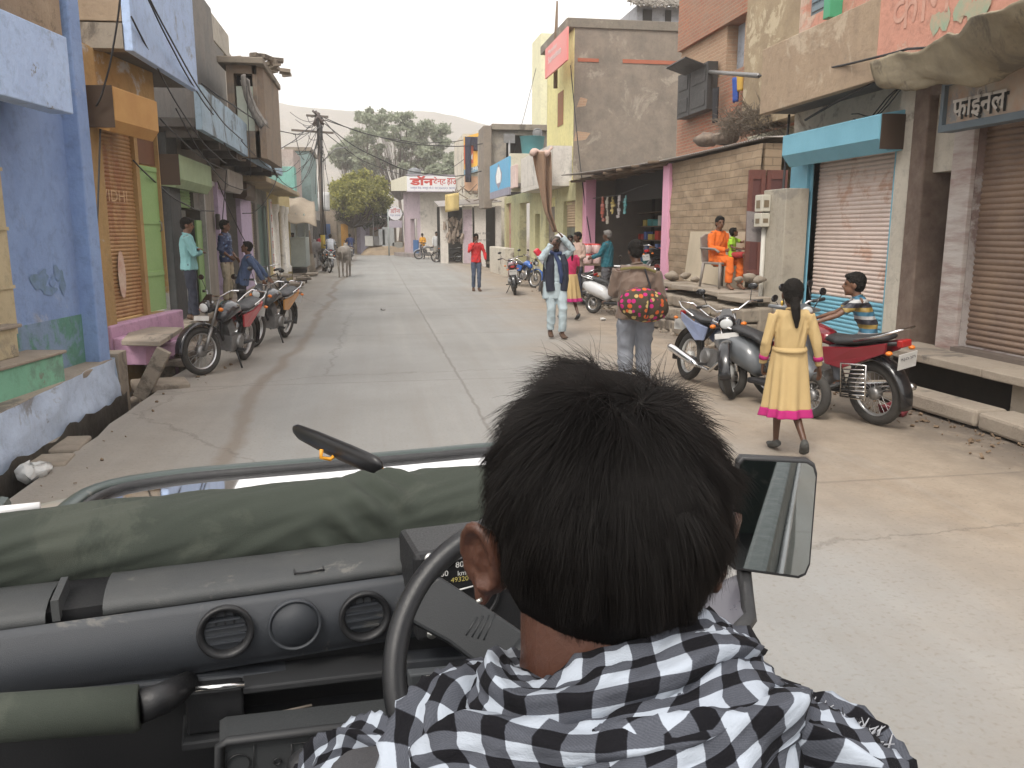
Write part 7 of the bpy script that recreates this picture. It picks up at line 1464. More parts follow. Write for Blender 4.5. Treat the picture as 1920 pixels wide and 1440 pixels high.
# ------------------------------------------------------------------ checked scarf
def checkmat():
 m = bpy.data.materials.new('checked_cotton'); m.use_nodes = True; nt = NT(m.node_tree); b = nt.n['Principled BSDF']; b.inputs['Roughness'].default_value = .95; b.inputs['Specular IOR Level'].default_value = .2
 tc = nt.add('ShaderNodeTexCoord'); sp = nt.add('ShaderNodeSeparateXYZ', i_Vector=(tc, 'UV'))
 def mth(op, a, bb=None, c=None):
  n = nt.add('ShaderNodeMath', operation=op)
  for i, q in enumerate((a, bb, c)):
   if q is None: continue
   if isinstance(q, tuple): nt.l.new(q[0].outputs[q[1]], n.inputs[i])
   elif hasattr(q, 'outputs'): nt.l.new(q.outputs[0], n.inputs[i])
   else: n.inputs[i].default_value = q
  return n
 nz = nt.add('ShaderNodeTexNoise', i_Vector=(tc, 'UV'), i_Scale=18.0, i_Detail=3.0)
 wv = mth('MULTIPLY', mth('SUBTRACT', nz, .5), .006)
 st = []
 for k in (0, 1):
  f = mth('FRACT', mth('DIVIDE', mth('ADD', (sp, k), wv), .036)); lo = nt.add('ShaderNodeMapRange', i_Value=f, i_1=.49, i_2=.515); hi = nt.add('ShaderNodeMapRange', i_Value=f, i_1=1.0, i_2=.98); st.append(mth('MULTIPLY', lo, hi))
 s = mth('ADD', st[0], st[1])
 tw = mth('SINE', mth('MULTIPLY', mth('ADD', (sp, 0), (sp, 1)), 2600.0)); fz = nt.add('ShaderNodeTexNoise', i_Vector=(tc, 'UV'), i_Scale=900.0, i_Detail=2.0)
 gr = mth('ADD', mth('MULTIPLY', tw, .05), mth('MULTIPLY', mth('SUBTRACT', fz, .5), .35))
 v = mth('ADD', s, mth('MULTIPLY', gr, 1.0))
 r = nt.add('ShaderNodeValToRGB'); nt.l.new(mth('DIVIDE', v, 2.0).outputs[0], r.inputs[0]); e = r.color_ramp.elements; e[0].position = .10; e[0].color = (.36, .40, .46, 1); e[1].position = .9; e[1].color = (.006, .006, .008, 1)
 x = e.new(.38); x.color = (.10, .108, .13, 1); x = e.new(.62); x.color = (.035, .038, .048, 1)
 nt.l.new(r.outputs[0], b.inputs['Base Color'])
 wb = nt.add('ShaderNodeTexNoise', i_Vector=(tc, 'UV'), i_Scale=500.0, i_Detail=3.0); w2 = nt.add('ShaderNodeTexNoise', i_Vector=(tc, 'UV'), i_Scale=45.0, i_Detail=4.0); hh = mth('ADD', mth('MULTIPLY', wb, .25), w2)
 bp = nt.add('ShaderNodeBump', i_Strength=.5, i_Distance=.004, i_Height=hh); nt.l.new(bp.outputs[0], b.inputs['Normal'])
 return m
chk = checkmat()
def spline(P_, n):
 P_ = [tuple(p) for p in P_]; out = []; N = len(P_)
 for i in range(n + 1):
  t = i / n * (N - 1); k = min(int(t), N - 2); f = t - k; a, b, c, d = (np.array(P_[max(0, k - 1)]), np.array(P_[k]), np.array(P_[k + 1]), np.array(P_[min(N - 1, k + 2)]))
  out.append(.5 * ((2 * b) + (-a + c) * f + (2 * a - 5 * b + 4 * c - d) * f * f + (-a + 3 * b - 3 * c + d) * f ** 3))
 return out
def bundle(mb, knots, folds=3, depth=.28, twist=1.2, shear=.5, seed=0, n=110, nv=64, uvs=1.25, flat=hu):
 """gathered cloth: knots are (point, half width, half height); folds run along the length and wander"""
 K = spline([tuple(k[0]) + (k[1], k[2]) for k in knots], n); ps = [Vector(k[:3]) for k in K]; s = [0]
 for a, b in zip(ps, ps[1:]): s.append(s[-1] + (b - a).length)
 fr = []; 
 for i, p in enumerate(ps):
  d = (ps[min(i + 1, n)] - ps[max(i - 1, 0)]).normalized(); a = Vector(flat) - d * d.dot(Vector(flat)); a = a.normalized() if a.length > 1e-4 else d.orthogonal().normalized(); fr.append((a, d.cross(a)))
 def fn(u, v):
  i = min(n, int(round(u * n))); a, b = fr[i]; w_, h_ = K[i][3], K[i][4]; th = 2 * math.pi * v; sl = s[i]
  q = th * (folds + 1) + twist * sl * 26 + 1.3 * mnoise.noise(Vector((sl * 11, th * .8, seed))); rg = 1 + depth * (1 - 2 * abs(math.sin(q / 2)) ** .75) + .20 * mnoise.noise(Vector((sl * 30, math.cos(th) * 2, math.sin(th) * 2 + seed))) + .09 * mnoise.noise(Vector((sl * 75, math.cos(th) * 5, math.sin(th) * 5 + seed)))
  end = min(1, .25 + min(u, 1 - u) * 14) ** .5
  return ps[i] + a * (math.sin(th) * h_ * rg * end) + b * (math.cos(th) * w_ * rg * end)
 def uvf(u, v):
  i = min(n, int(round(u * n))); w_ = (K[i][3] + K[i][4]) / 2; th = 2 * math.pi * v; sl = s[i]
  return (sl * uvs * .9 + shear * .035 * math.sin(th + sl * 9) + seed * .013, (v * 6.283 * .040 * uvs + shear * sl * .6 + .012 * math.sin(sl * 25)) + seed * .017)
 mb.grid(fn, n, nv, uv=uvf)
def W(px, py, d, w_, h_): return (WP(px, py, d), w_, h_)
sc_ = MB()
def dome(u, v):
 ph = 2 * math.pi * v; r = .055 + .245 * u; x = math.cos(ph) * r * 1.0; y = math.sin(ph) * r * .66
 z = -.180 - .05 * u ** .8 - .30 * max(0, u - .45) ** 1.5 * (1 + .6 * abs(math.sin(ph)))
 f = .018 * (u ** .5) * math.sin(ph * 7 + 2.2 * math.sin(ph * 2) + u * 4) + .008 * math.sin(ph * 15 + u * 9) + .02 * mnoise.noise(Vector((x * 9, y * 9, 3)))
 return D(x, -.025 + y, z + f)
def domeuv(u, v): p = dome(u, v) - Hc; q = u * .28; a = 2 * math.pi * v; return (q * math.cos(a + .5) * 1.15, q * math.sin(a + .5) * 1.15 + .01 * math.sin(a * 5))
def scarf(name, f, parent=None): q = MB(); f(q); return q.build(name, chk, parent or dr, fix=False)
root_s = MB(); root_s.grid(dome, 60, 240, uv=domeuv); sc0 = root_s.build('checked_scarf', chk, dr)
scarf('scarf_fold', lambda q: bundle(q, [W(985, 1275, .66, .016, .018), W(940, 1290, .60, .026, .024), W(990, 1345, .55, .032, .026), W(1090, 1335, .535, .034, .028), W(1200, 1290, .54, .034, .028), W(1290, 1235, .56, .032, .027), W(1345, 1225, .60, .028, .026), W(1350, 1260, .67, .02, .02)], 3, .22, .6, .5, 1), sc0)
scarf('scarf_fold', lambda q: bundle(q, [W(820, 1480, .56, .03, .026), W(880, 1420, .545, .034, .028), W(990, 1405, .53, .036, .028), W(1120, 1400, .52, .038, .03), W(1260, 1350, .525, .036, .030), W(1350, 1280, .56, .032, .030), W(1395, 1265, .60, .028, .026), W(1400, 1330, .64, .02, .02)], 3, .25, .9, .8, 2), sc0)
scarf('scarf_fold', lambda q: bundle(q, [W(968, 1280, .70, .010, .012), W(905, 1292, .66, .020, .020), W(850, 1330, .62, .027, .027), W(815, 1390, .59, .030, .030), W(810, 1460, .57, .030, .03), W(820, 1550, .56, .026, .024)], 3, .3, 1.3, .6, 3), sc0)
scarf('scarf_fold', lambda q: bundle(q, [W(960, 1290, .66, .018, .018), W(900, 1320, .61, .026, .026), W(870, 1380, .58, .03, .028), W(880, 1450, .56, .03, .028), W(900, 1530, .55, .03, .028)], 2, .3, 1.6, .9, 4), sc0)
scarf('scarf_fold', lambda q: bundle(q, [W(1090, 1500, .50, .034, .03), W(1200, 1460, .50, .036, .032), W(1330, 1420, .51, .036, .032), W(1420, 1370, .53, .034, .03), W(1440, 1310, .58, .024, .022)], 2, .28, 1.0, -.6, 5), sc0)
scarf('scarf_fold', lambda q: bundle(q, [W(1380, 1270, .60, .018, .018), W(1430, 1340, .57, .03, .026), W(1500, 1400, .55, .034, .028), W(1590, 1450, .54, .034, .028), W(1680, 1520, .54, .03, .026)], 3, .3, 1.1, -.8, 6), sc0)
scarf('scarf_fold', lambda q: bundle(q, [W(1440, 1360, .62, .016, .014), W(1500, 1365, .60, .026, .022), W(1580, 1390, .585, .026, .022), W(1640, 1440, .575, .026, .02), W(1690, 1520, .57, .02, .018)], 4, .3, 1.5, .4, 7), sc0)
m = MB(); rf_ = random.Random(4)
for k in range(380):
 t = rf_.random(); b = WP(1440 + 200 * t + rf_.uniform(-12, 12), 1335 + 75 * t + rf_.uniform(-14, 22), .60 - .03 * t); d = Vector((rf_.uniform(-.2, 1), rf_.uniform(-.7, .7), rf_.uniform(.2, .9))).normalized() * rf_.uniform(.008, .020)
 m.tube([b - d * .3, b + d * .4 + Vector((rf_.uniform(-1, 1), rf_.uniform(-1, 1), rf_.uniform(-1, 1))) * .003, b + d], [.0009, .0008, .0003], 4, mi=0 if rf_.random() < .6 else 1)
m.build('scarf_fringe', [mat('fringe_white', (.36, .37, .4), .9), mat('fringe_black', (.02, .02, .025), .9)], sc0)
scarf('scarf_end', lambda q: bundle(q, [W(755, 1425, .79, .010, .010), W(722, 1405, .81, .024, .024), W(672, 1405, .83, .030, .028), W(622, 1430, .84, .028, .026), W(575, 1475, .85, .022, .020), W(545, 1520, .86, .02, .02)], 4, .32, 1.7, .9, 8, n=80), sc0)
m = MB(); m.tube([JP(560, 1500, d=.97) * 1.0, JP(566, 1450, d=.96)], .012, 8); m.ball(JP(572, 1440, d=.96), .022, 14, 10); m.build('gear_lever', dashd, jeep)
# ------------------------------------------------------------------ PEOPLE in the street
hx = lambda h: hexc(h)
dn = cloth('denim_navy', (.03, .035, .055)); gtr = mat('grey_trousers', (.25, .27, .30), .9, (.16, .17, .2), 3, .7); khaki = cloth('khaki', (.42, .36, .26)); whitec = cloth('white_cotton', (.6, .6, .6)); blackc = cloth('black_cloth', (.025, .025, .03))
CROSS = dict(ell=(-.24, .10, 1.13), wrl=(.06, .16, 1.19), elr=(.24, .10, 1.12), wrr=(-.06, .20, 1.14))
WALK = dict(knl=(-.09, .16, .50), anl=(-.09, .20, .09), tol=(-.10, .37, .06), knr=(.09, .02, .50), anr=(.09, -.25, .14), tor=(.10, -.11, .04), ell=(-.22, -.08, 1.13), wrl=(-.24, -.06, .88), elr=(.22, .04, 1.13), wrr=(.23, .18, .92))
q = P(362, 603, z=.30)
figure('young man in cyan shirt and navy trousers standing with arms crossed on the left ledge', q, -80, 1.70, {**CROSS, 'anr': (.07, .06, .09), 'tor': (.10, .22, .03)}, top=cloth('cyan_shirt', (.22, .44, .45), (.17, .36, .38)), bottom=dn, shoes=sandal, look=(.15, 1, -.12), seed=3, build=1.05)
fl_ = bpy.data.materials.new('floral_blue'); fl_.use_nodes = True; nt = NT(fl_.node_tree); tc = nt.add('ShaderNodeTexCoord'); vo = nt.add('ShaderNodeTexVoronoi', i_Vector=(tc, 'Object'), i_Scale=16.0); r = nt.add('ShaderNodeValToRGB', i_Fac=(vo, 'Distance')); e = r.color_ramp.elements; e[0].color = (.18, .3, .55, 1); e[1].color = (.02, .035, .09, 1); e[1].position = .38; nt.l.new(r.outputs[0], nt.n['Principled BSDF'].inputs['Base Color'])
figure('young man in blue floral shirt and cream trousers in the lilac doorway', (P(424, 480, y=17.2).x, 17.2, .34), -105, 1.66, {'wrr': (.12, .12, .98), 'wrl': (-.2, .12, .95)}, top=fl_, bottom=khaki, look=(-.2, 1, 0), sleeve='roll', seed=4)
q = P(458, 612)
figure('boy in navy checked shirt leaning back against the second motorcycle, face in profile', (q.x, q.y, 0), 95, 1.62, {'pelvis': (0, -.02, .90), 'waist': (0, -.06, 1.04), 'chest': (0, -.13, 1.24), 'neck': (0, -.16, 1.40), 'head': (0, -.13, 1.56), 'shl': (-.16, -.16, 1.36), 'shr': (.16, -.17, 1.36), 'ell': (-.22, -.32, 1.12), 'wrl': (-.2, -.42, .92), 'elr': (.24, -.36, 1.14), 'wrr': (.26, -.5, .95), 'anl': (-.1, .18, .09), 'anr': (.1, .28, .09), 'tol': (-.1, .35, .03), 'tor': (.1, .45, .03)}, top=mat('navy_check', (.035, .06, .13), .9, (.10, .14, .24), 60, .6), bottom=blackc, look=(0, 1, .25), seed=5)
q = P(893, 546)
figure('young man in red shirt and dark jeans walking, hand raised to his mouth', q, 184, 1.70, {**WALK, 'knl': (-.08, .06, .5), 'anl': (-.08, .05, .09), 'tol': (-.1, .2, .03), 'knr': (.08, .04, .5), 'anr': (.07, -.08, .1), 'tor': (.09, .08, .03), 'elr': (.24, .10, 1.18), 'wrr': (.07, .18, 1.43), 'ell': (-.26, .0, 1.14), 'wrl': (-.28, .1, .93)}, top=cloth('red_shirt', (.62, .035, .035), (.5, .02, .03)), bottom=mat('washed_jeans', (.03, .045, .08), .9, (.11, .14, .2), 7, .7), shoes=sandal, skin=skin2, seed=6, build=.92)
q = P(793, 485)
figure('man in orange yellow shirt looking down near the white wall', q, 150, 1.62, {'head': (0, .05, 1.57), 'wrl': (-.08, .2, 1.1), 'wrr': (.08, .2, 1.1)}, .016, top=cloth('amber_shirt', (.62, .30, .03)), bottom=dn, shoes=shoem, look=(0, 1, -.6), seed=7)
q = P(819, 490)
figure('man in white shirt and cream trousers near the white wall', q, 185, 1.72, {**WALK, 'anr': (.1, -.12, .1), 'tor': (.12, .04, .04)}, .016, top=whitec, bottom=cloth('cream_trousers', (.5, .46, .4)), shoes=sandal, seed=8)
q = P(1040, 633); kur = cloth('pale_blue_kurta', (.42, .50, .53), (.34, .42, .46)); nv = cloth('navy_vest', (.02, .025, .045))
UP = {'ell': (-.27, .10, 1.50), 'wrl': (-.08, .10, 1.72), 'elr': (.30, .14, 1.36), 'wrr': (.12, .16, 1.60)}
ro, J, R = figure('bearded man in pale blue kurta and navy waistcoat carrying a white sack on his head', q, 186, 1.68, {**WALK, **UP, 'knr': (.08, .06, .5), 'anr': (.08, .0, .12), 'tor': (.1, .14, .05), 'anl': (-.09, .14, .09), 'tol': (-.1, .3, .04)}, .010, skin=skin2, top=kur, bottom=kur, shoes=sandal, look=(.05, 1, -.15), seed=9, loose=1.12, hem=.82, beard=True, curl=(.6, .6))
def addc(root, name, mb, m, vox=.011, w_=None): return bake(mb, name, m, root, vox, 3, w_)
m = MB(); m.grid(lambda a, b: ((.19 + .02 * a) * math.cos(6.283 * b) * (1 + .05 * math.sin(b * 40)), .135 * math.sin(6.283 * b) * (1 + .05 * math.sin(b * 31)), .95 - .28 * a), 12, 60); m.build('kurta_skirt', kur, ro, solid=.006)
m = MB()
for sd in (-1, 1):
 for yy in (.09, -.05): m.tube([(sd * .10, yy, .80), (sd * .125, yy, 1.0), (sd * .12, yy, 1.25), (sd * .1, yy * .7, 1.40)], [(.085, .07), (.085, .065), (.08, .065), (.05, .05)], 12, flat=(1, 0, 0))
m.tube([(0, -.07, .8), (0, -.07, 1.1), (0, -.06, 1.38)], [(.17, .07), (.16, .065), (.1, .05)], 12, flat=(1, 0, 0))
addc(ro, 'waistcoat', m, nv, .011, wrinkle(.006, 25, 1))
m = MB(); m.tube([(.05, .13, 1.42), (-.02, .16, 1.25), (-.05, .17, 1.05), (-.05, .15, .93)], [(.03, .02), (.045, .022), (.04, .022), (.03, .015)], 10, flat=(1, 0, 0)); m.torus((0, 0, 1.43), (0, .2, 1), .08, .035, 24, 10); addc(ro, 'neck_scarf', m, cloth('indigo_scarf', (.03, .05, .13)), .01, wrinkle(.008, 40, 2))
m = MB(); m.torus((0, .01, 1.635), (0, .1, 1), .075, .032, 24, 10); m.ball((0, 0, 1.66), (.09, .1, .05)); addc(ro, 'turban', m, mat('patterned_turban', (.16, .13, .09), .9, (.04, .04, .04), 30, .9), .01, wrinkle(.008, 50, 3))
o = thing('sack', 'white cloth sack carried on the head of the bearded man', 'sack', (q.x, q.y, 1.7)); m = MB(); c = q + Vector((.10, .12, 1.56)); m.ball(c, (.13, .16, .20), 18, 12); m.ball(c + Vector((.03, 0, -.10)), (.12, .13, .14)); bake(m, 'cloth', cloth('sack_white', (.58, .58, .6)), o, .012, 3, wrinkle(.02, 20, 4))
o = thing('carrier_bag', 'red and white carrier bag slung behind the bearded man', 'bag', (q.x - .3, q.y + .3, 1.3)); m = MB(); c = P(1012, 478, y=q.y + .3); m.obox(c, (.10, .12, .24), (0, -.7, 0)); m.build('red_bag', mat('bag_red', (.65, .03, .05), .4), o, bev=.02); m = MB(); m.obox(c + Vector((.03, -.0, -.08)), (.07, .122, .2), (0, -.7, 0)); m.build('white_stripe', mat('bag_white', (.65, .65, .68), .4), o, bev=.02)
q = P(1068, 600); yel_d = cloth('mustard_dress', (.52, .38, .18), (.42, .30, .14)); mag = cloth('magenta_trim', (.42, .015, .15), (.33, .01, .12)); pinkt = cloth('crimson_top', (.58, .03, .13))
figure('girl in crimson top and yellow skirt walking behind the man with the sack', (q.x, q.y, 0), 12, 1.55, {**WALK}, .010, skin=skin2, top=pinkt, skirt=(yel_d, 1.02, .42, .24, .22, mag), shoes=shoem, hem=.95, sleeve='short', seed=10, hairlong=.3, build=.85)
a = P(1082, 540, y=19.5)
figure('man in pale pinkish shirt facing left beside the pink post', (a.x, 19.5, 0.1), 120, 1.66, {'wrl': (-.1, .3, 1.0), 'wrr': (.12, .3, 1.02)}, .013, skin=skin2, top=cloth('dusty_pink_shirt', (.50, .36, .30)), bottom=dn, look=(.4, 1, 0), seed=11)
a = P(1068, 540, y=20.4)
figure('boy half hidden behind the man in the pale pinkish shirt', (a.x, 20.4, .1), 170, 1.58, {}, .016, skin=skin2, top=cloth('brown_top', (.2, .13, .1)), bottom=dn, seed=12)
a = P(1137, 560, y=18.6)
figure('grey haired man in teal shirt at the snack counter', (a.x, 18.6, .12), 60, 1.68, {'ell': (-.24, .12, 1.15), 'wrl': (-.18, .32, 1.08)}, .012, skin=skin2, top=cloth('teal_shirt', (.015, .13, .17)), bottom=cloth('grey_check_trousers', (.1, .1, .11)), hairc=mat('grey_hair', (.16, .15, .14), .7), seed=13, loose=1.15)
q = P(1188, 735); jk = mat('brown_jacket', (.115, .075, .055), .7, (.17, .12, .09), 4, .7, .2, 60, sheen=.2)
ro, J, R = figure('man in brown jacket and grey jeans walking away with a patterned bag', q, -8, 1.70, {'head': (-.02, .05, 1.57), 'neck': (0, .01, 1.42), 'chest': (0, -.0, 1.25), 'shl': (-.19, .0, 1.37), 'shr': (.19, .0, 1.34), 'ell': (-.25, .05, 1.12), 'wrl': (-.2, .25, 1.1), 'elr': (.27, -.02, 1.08), 'wrr': (.22, .06, .86)}, .0085, skin=skin2, top=jk, bottom=gtr, shoes=shoem, look=(-.25, 1, -.25), seed=14, loose=1.28, hem=.84, build=1.02)
m = MB(); m.tube([(-.2, -.10, 1.385), (-.08, -.135, 1.40), (.06, -.135, 1.40), (.19, -.11, 1.355)], [(.007, .020)] * 4, 8, flat=(0, 1, 0)); addc(ro, 'yoke_stripe', m, cloth('olive_stripe', (.20, .17, .06)), .008)
m = MB(); m.tube([(.06, -.14, 1.39), (.12, -.17, 1.2), (.14, -.18, 1.0), (.10, .1, 1.38)], .012, 6); addc(ro, 'bag_strap', m, blackc, .006)
bgm = bpy.data.materials.new('floral_bag'); bgm.use_nodes = True; nt = NT(bgm.node_tree); bb = nt.n['Principled BSDF']; bb.inputs['Roughness'].default_value = .85; tc = nt.add('ShaderNodeTexCoord'); vo = nt.add('ShaderNodeTexVoronoi', i_Vector=(tc, 'Object'), i_Scale=17.0, i_Randomness=.55)
sx = nt.add('ShaderNodeSeparateColor', i_0=(vo, 'Color')); r = nt.add('ShaderNodeValToRGB', i_Fac=sx); r.color_ramp.interpolation = 'CONSTANT'; e = r.color_ramp.elements; e[0].color = (.42, .01, .14, 1); e[1].position = .45; e[1].color = (.52, .10, .02, 1); x = e.new(.7); x.color = (.46, .33, .12, 1)
st = nt.add('ShaderNodeMapRange', i_Value=(vo, 'Distance'), i_1=.40, i_2=.46); mx = nt.add('ShaderNodeMix', data_type='RGBA', i_0=st); nt.l.new(r.outputs[0], mx.inputs[6]); mx.inputs[7].default_value = (.05, .035, .02, 1); nt.l.new(mx.outputs[2], bb.inputs['Base Color'])
o = thing('shoulder_bag', 'magenta, orange and yellow patterned duffel bag slung on the brown jacketed man', 'bag', (q.x, q.y, 1)); m = MB(); c = P(1207, 572, y=q.y - .34); m.ball(c, (.285, .16, .185), 24, 16, M=Matrix.Rotation(.16, 3, 'Y')); m.ball(c + Vector((.1, 0, -.04)), (.17, .13, .14)); bake(m, 'bag_body', bgm, o, .010, 3, wrinkle(.012, 22, 6)); m = MB()
m.torus(c, (1, 0, -.1), .168, .008, 30, 6); m.build('bag_band', blackc, o)
yW2 = 13.45; q = P(1352, 512, y=yW2); ch = thing('chair', 'grey plastic armchair on the raised platform with a woman sitting in it', 'chair', (q.x, yW2, .82), rz=R_(200), local=True)
cm = mat('grey_plastic', (.24, .21, .19), .5, (.18, .16, .14), 4, .6)
m = MB(); m.obox((0, 0, .43), (.48, .46, .04)); m.build('seat', cm, ch, bev=.015); m = MB(); m.prism([(-.24, -.22, .45), (.24, -.22, .45), (.22, -.30, .86), (.10, -.31, .92), (-.10, -.31, .92), (-.22, -.30, .86)], (0, -.025, 0)); m.build('backrest', cm, ch, bev=.01)
for sx_ in (-1, 1):
 m = MB(); m.tube([(.25 * sx_, -.26, .68), (.26 * sx_, .1, .67), (.26 * sx_, .2, .62)], (.02), 8, flat=(1, 0, 0)); m.build('armrest', cm, ch)
 for sy in (-1, 1): m = MB(); m.tube([(.22 * sx_, .2 * sy, .43), (.26 * sx_, .24 * sy, 0)], [.028, .02], 8); m.build('leg', cm, ch)
SIT = {'pelvis': (0, -.10, .50), 'waist': (0, -.13, .64), 'chest': (0, -.13, .84), 'neck': (0, -.12, 1.0), 'head': (0, -.08, 1.16), 'shl': (-.155, -.12, .96), 'shr': (.155, -.12, .96), 'ell': (-.22, -.05, .72), 'wrl': (-.08, .2, .68), 'elr': (.22, -.05, .72), 'wrr': (.10, .2, .68), 'hil': (-.09, -.08, .49), 'hir': (.09, -.08, .49), 'knl': (-.12, .34, .50), 'knr': (.12, .34, .50), 'anl': (-.10, .36, .09), 'anr': (.14, .34, .09), 'tol': (-.11, .52, .03), 'tor': (.16, .5, .03)}
org = cloth('orange_suit', (.75, .16, .02), (.62, .12, .015))
figure('young woman in bright orange tunic and trousers seated on a chair', (q.x, yW2, .82), 200, 1.62, SIT, .010, top=org, bottom=org, look=(.4, 1, 0), seed=15, hem=.9, loose=1.1, hairlong=.12, skin=skin1)
figure('toddler in lime green top on the lap of the woman in orange', (q.x + .13, yW2 - .26, 1.12), 225, .95, {**SIT, 'ell': (-.3, .05, .86), 'wrl': (-.5, .12, .92)}, .009, top=cloth('lime_top', (.35, .62, .04)), bottom=cloth('red_shorts', (.4, .04, .04)), sleeve='short', look=(-.6, 1, .3), seed=16, child=True, shorts=True)
o = thing('cream_board', 'cream painted board leaning on the tan block wall behind the chair', 'board', (6.2, 14.8, .8)); m = MB(); a, b = P(1288, 512, x=6.18), P(1400, 508, x=6.18); h_ = P(1288, 434, x=6.18).z; m.prism([(6.12, a.y, .82), (6.12, b.y, .82), (6.22, b.y, h_ + .0), (6.22, a.y, h_)], (.03, 0, 0)); m.build('panel', mat('cream_panel_w', (.56, .48, .36), .7, (.4, .34, .25), 1, .8), o)
q = P(1468, 852)
ro, J, R = figure('girl in mustard yellow dress with magenta hem walking away, right foreground', q, -14, 1.40, {**WALK, 'knl': (-.05, .12, .52), 'anl': (-.04, .16, .10), 'tol': (-.06, .32, .04), 'knr': (.07, .02, .5), 'anr': (.14, -.22, .18), 'tor': (.17, -.12, .06), 'ell': (-.24, -.03, 1.12), 'wrl': (-.23, .06, .90), 'elr': (.25, -.02, 1.12), 'wrr': (.30, .04, .88)}, .0075, skin=skin2, top=yel_d, skirt=(yel_d, 1.08, .40, .215, .18, mag), shoes=mat('grey_boot', (.07, .07, .065), .8), hem=1.0, seed=17, build=.86, child=True, loose=1.05, look=(.1, 1, -.05), curl=(.7, .4))
m = MB(); m.tube([(0, -.06, 1.27), (0, -.115, 1.20), (.01, -.115, 1.13), (.02, -.10, 1.05)], [.045, .036, .03, .012], 10); bake(m, 'ponytail', hairm, ro, .006, 2, wrinkle(.004, 60, 3, .1))
m = MB(); m.torus((0, -.0, .865), (0, 0, 1), .125, .012, 40, 8, sx=1.4); m.build('belt', yel_d, ro)
m = MB()
for sd, w_ in ((-1, 'wrl'), (1, 'wrr')): e_ = J['el' + ('l' if sd < 0 else 'r')]; d = (J[w_] - e_); m.tube([e_ + d * .55, e_ + d * .72], [.036, .040], 14)
m.build('cuff', mag, ro)
m = MB(); m.ball((-.085, -.02, 1.235), (.012, .008, .022)); m.build('earring', mat('gold', (.7, .45, .1), .3, metal=.9), ro)
bq = P(1600, 760); BX, BY = 4.42, 7.75
RIDE = {'pelvis': (0, -.12, .86), 'waist': (0, -.12, 1.0), 'chest': (0, -.04, 1.19), 'neck': (0, .02, 1.34), 'head': (0, .08, 1.49), 'shl': (-.15, .0, 1.31), 'shr': (.15, .0, 1.31), 'ell': (-.22, .24, 1.14), 'wrl': (-.26, .46, 1.06), 'elr': (.22, .24, 1.14), 'wrr': (.26, .46, 1.06), 'hil': (-.09, -.1, .84), 'hir': (.09, -.1, .84), 'knl': (-.2, .26, .74), 'knr': (.2, .26, .74), 'anl': (-.18, .16, .36), 'anr': (.18, .16, .36), 'tol': (-.2, .32, .3), 'tor': (.2, .32, .3)}
stm = bpy.data.materials.new('striped_tee'); stm.use_nodes = True; nt = NT(stm.node_tree); tc = nt.add('ShaderNodeTexCoord'); sp = nt.add('ShaderNodeSeparateXYZ', i_Vector=(tc, 'Object')); mt_ = nt.add('ShaderNodeMath', operation='MULTIPLY_ADD'); nt.l.new(sp.outputs[2], mt_.inputs[0]); mt_.inputs[1].default_value = 6.2; mt_.inputs[2].default_value = .1; f2 = nt.add('ShaderNodeMath', operation='FRACT', i_0=mt_); r = nt.add('ShaderNodeValToRGB', i_Fac=f2); r.color_ramp.interpolation = 'CONSTANT'; e = r.color_ramp.elements; e[0].color = (.02, .02, .03, 1); e[1].position = .3; e[1].color = (.42, .42, .42, 1); x = e.new(.5); x.color = (.04, .14, .22, 1); x = e.new(.75); x.color = (.28, .19, .05, 1); nt.l.new(r.outputs[0], nt.n['Principled BSDF'].inputs['Base Color'])
figure('boy in striped tee shirt sitting on the red motorcycle, seen in profile', (BX + .20, BY - .45, -.04), 60, 1.40, {k: (v[0], v[1], v[2] + .12) for k, v in RIDE.items()}, .0085, top=stm, bottom=cloth('grey_jeans', (.13, .14, .16)), sleeve='short', seed=18, build=.9, child=True, shoes=shoem)
figure('man with striped blue sleeve inside the tin roofed shop behind the pink post', (6.95, 18.3, .56), 90, 1.66, {'wrl': (-.1, .3, 1.0), 'wrr': (.1, .35, 1.0)}, .016, skin=skin2, top=mat('blue_stripe_sleeve', (.1, .14, .25), .9, (.5, .5, .55), 3, .5, stretch=(.3, .3, 9)), bottom=dn, seed=19)
figure('child in pink top behind the counter of the kiosk', (P(548, 440, y=37.2).x, 37.2, .25), 230, 1.45, {}, .02, skin=skin2, top=cloth('hot_pink', (.55, .08, .25)), bottom=dn, seed=20)
for (px, yy, c, c2, lb, sd) in ((657, 52.0, (.03, .05, .16), dn, 'rider in dark blue shirt going away on a scooter down the street', 21), (602, 46.5, (.4, .02, .04), dn, 'rider in dark red shirt beyond the grey cow', 22), (620, 44.5, (.6, .62, .66), dn, 'rider in white shirt seen from behind over the pale cow', 23)):
 a = P(px, 470, y=yy); figure(lb, (a.x, yy, 0), 4, 1.70, RIDE, .018, skin=skin2, top=cloth('rider_%d' % sd, c), bottom=c2, seed=sd, group='riders in the distance')
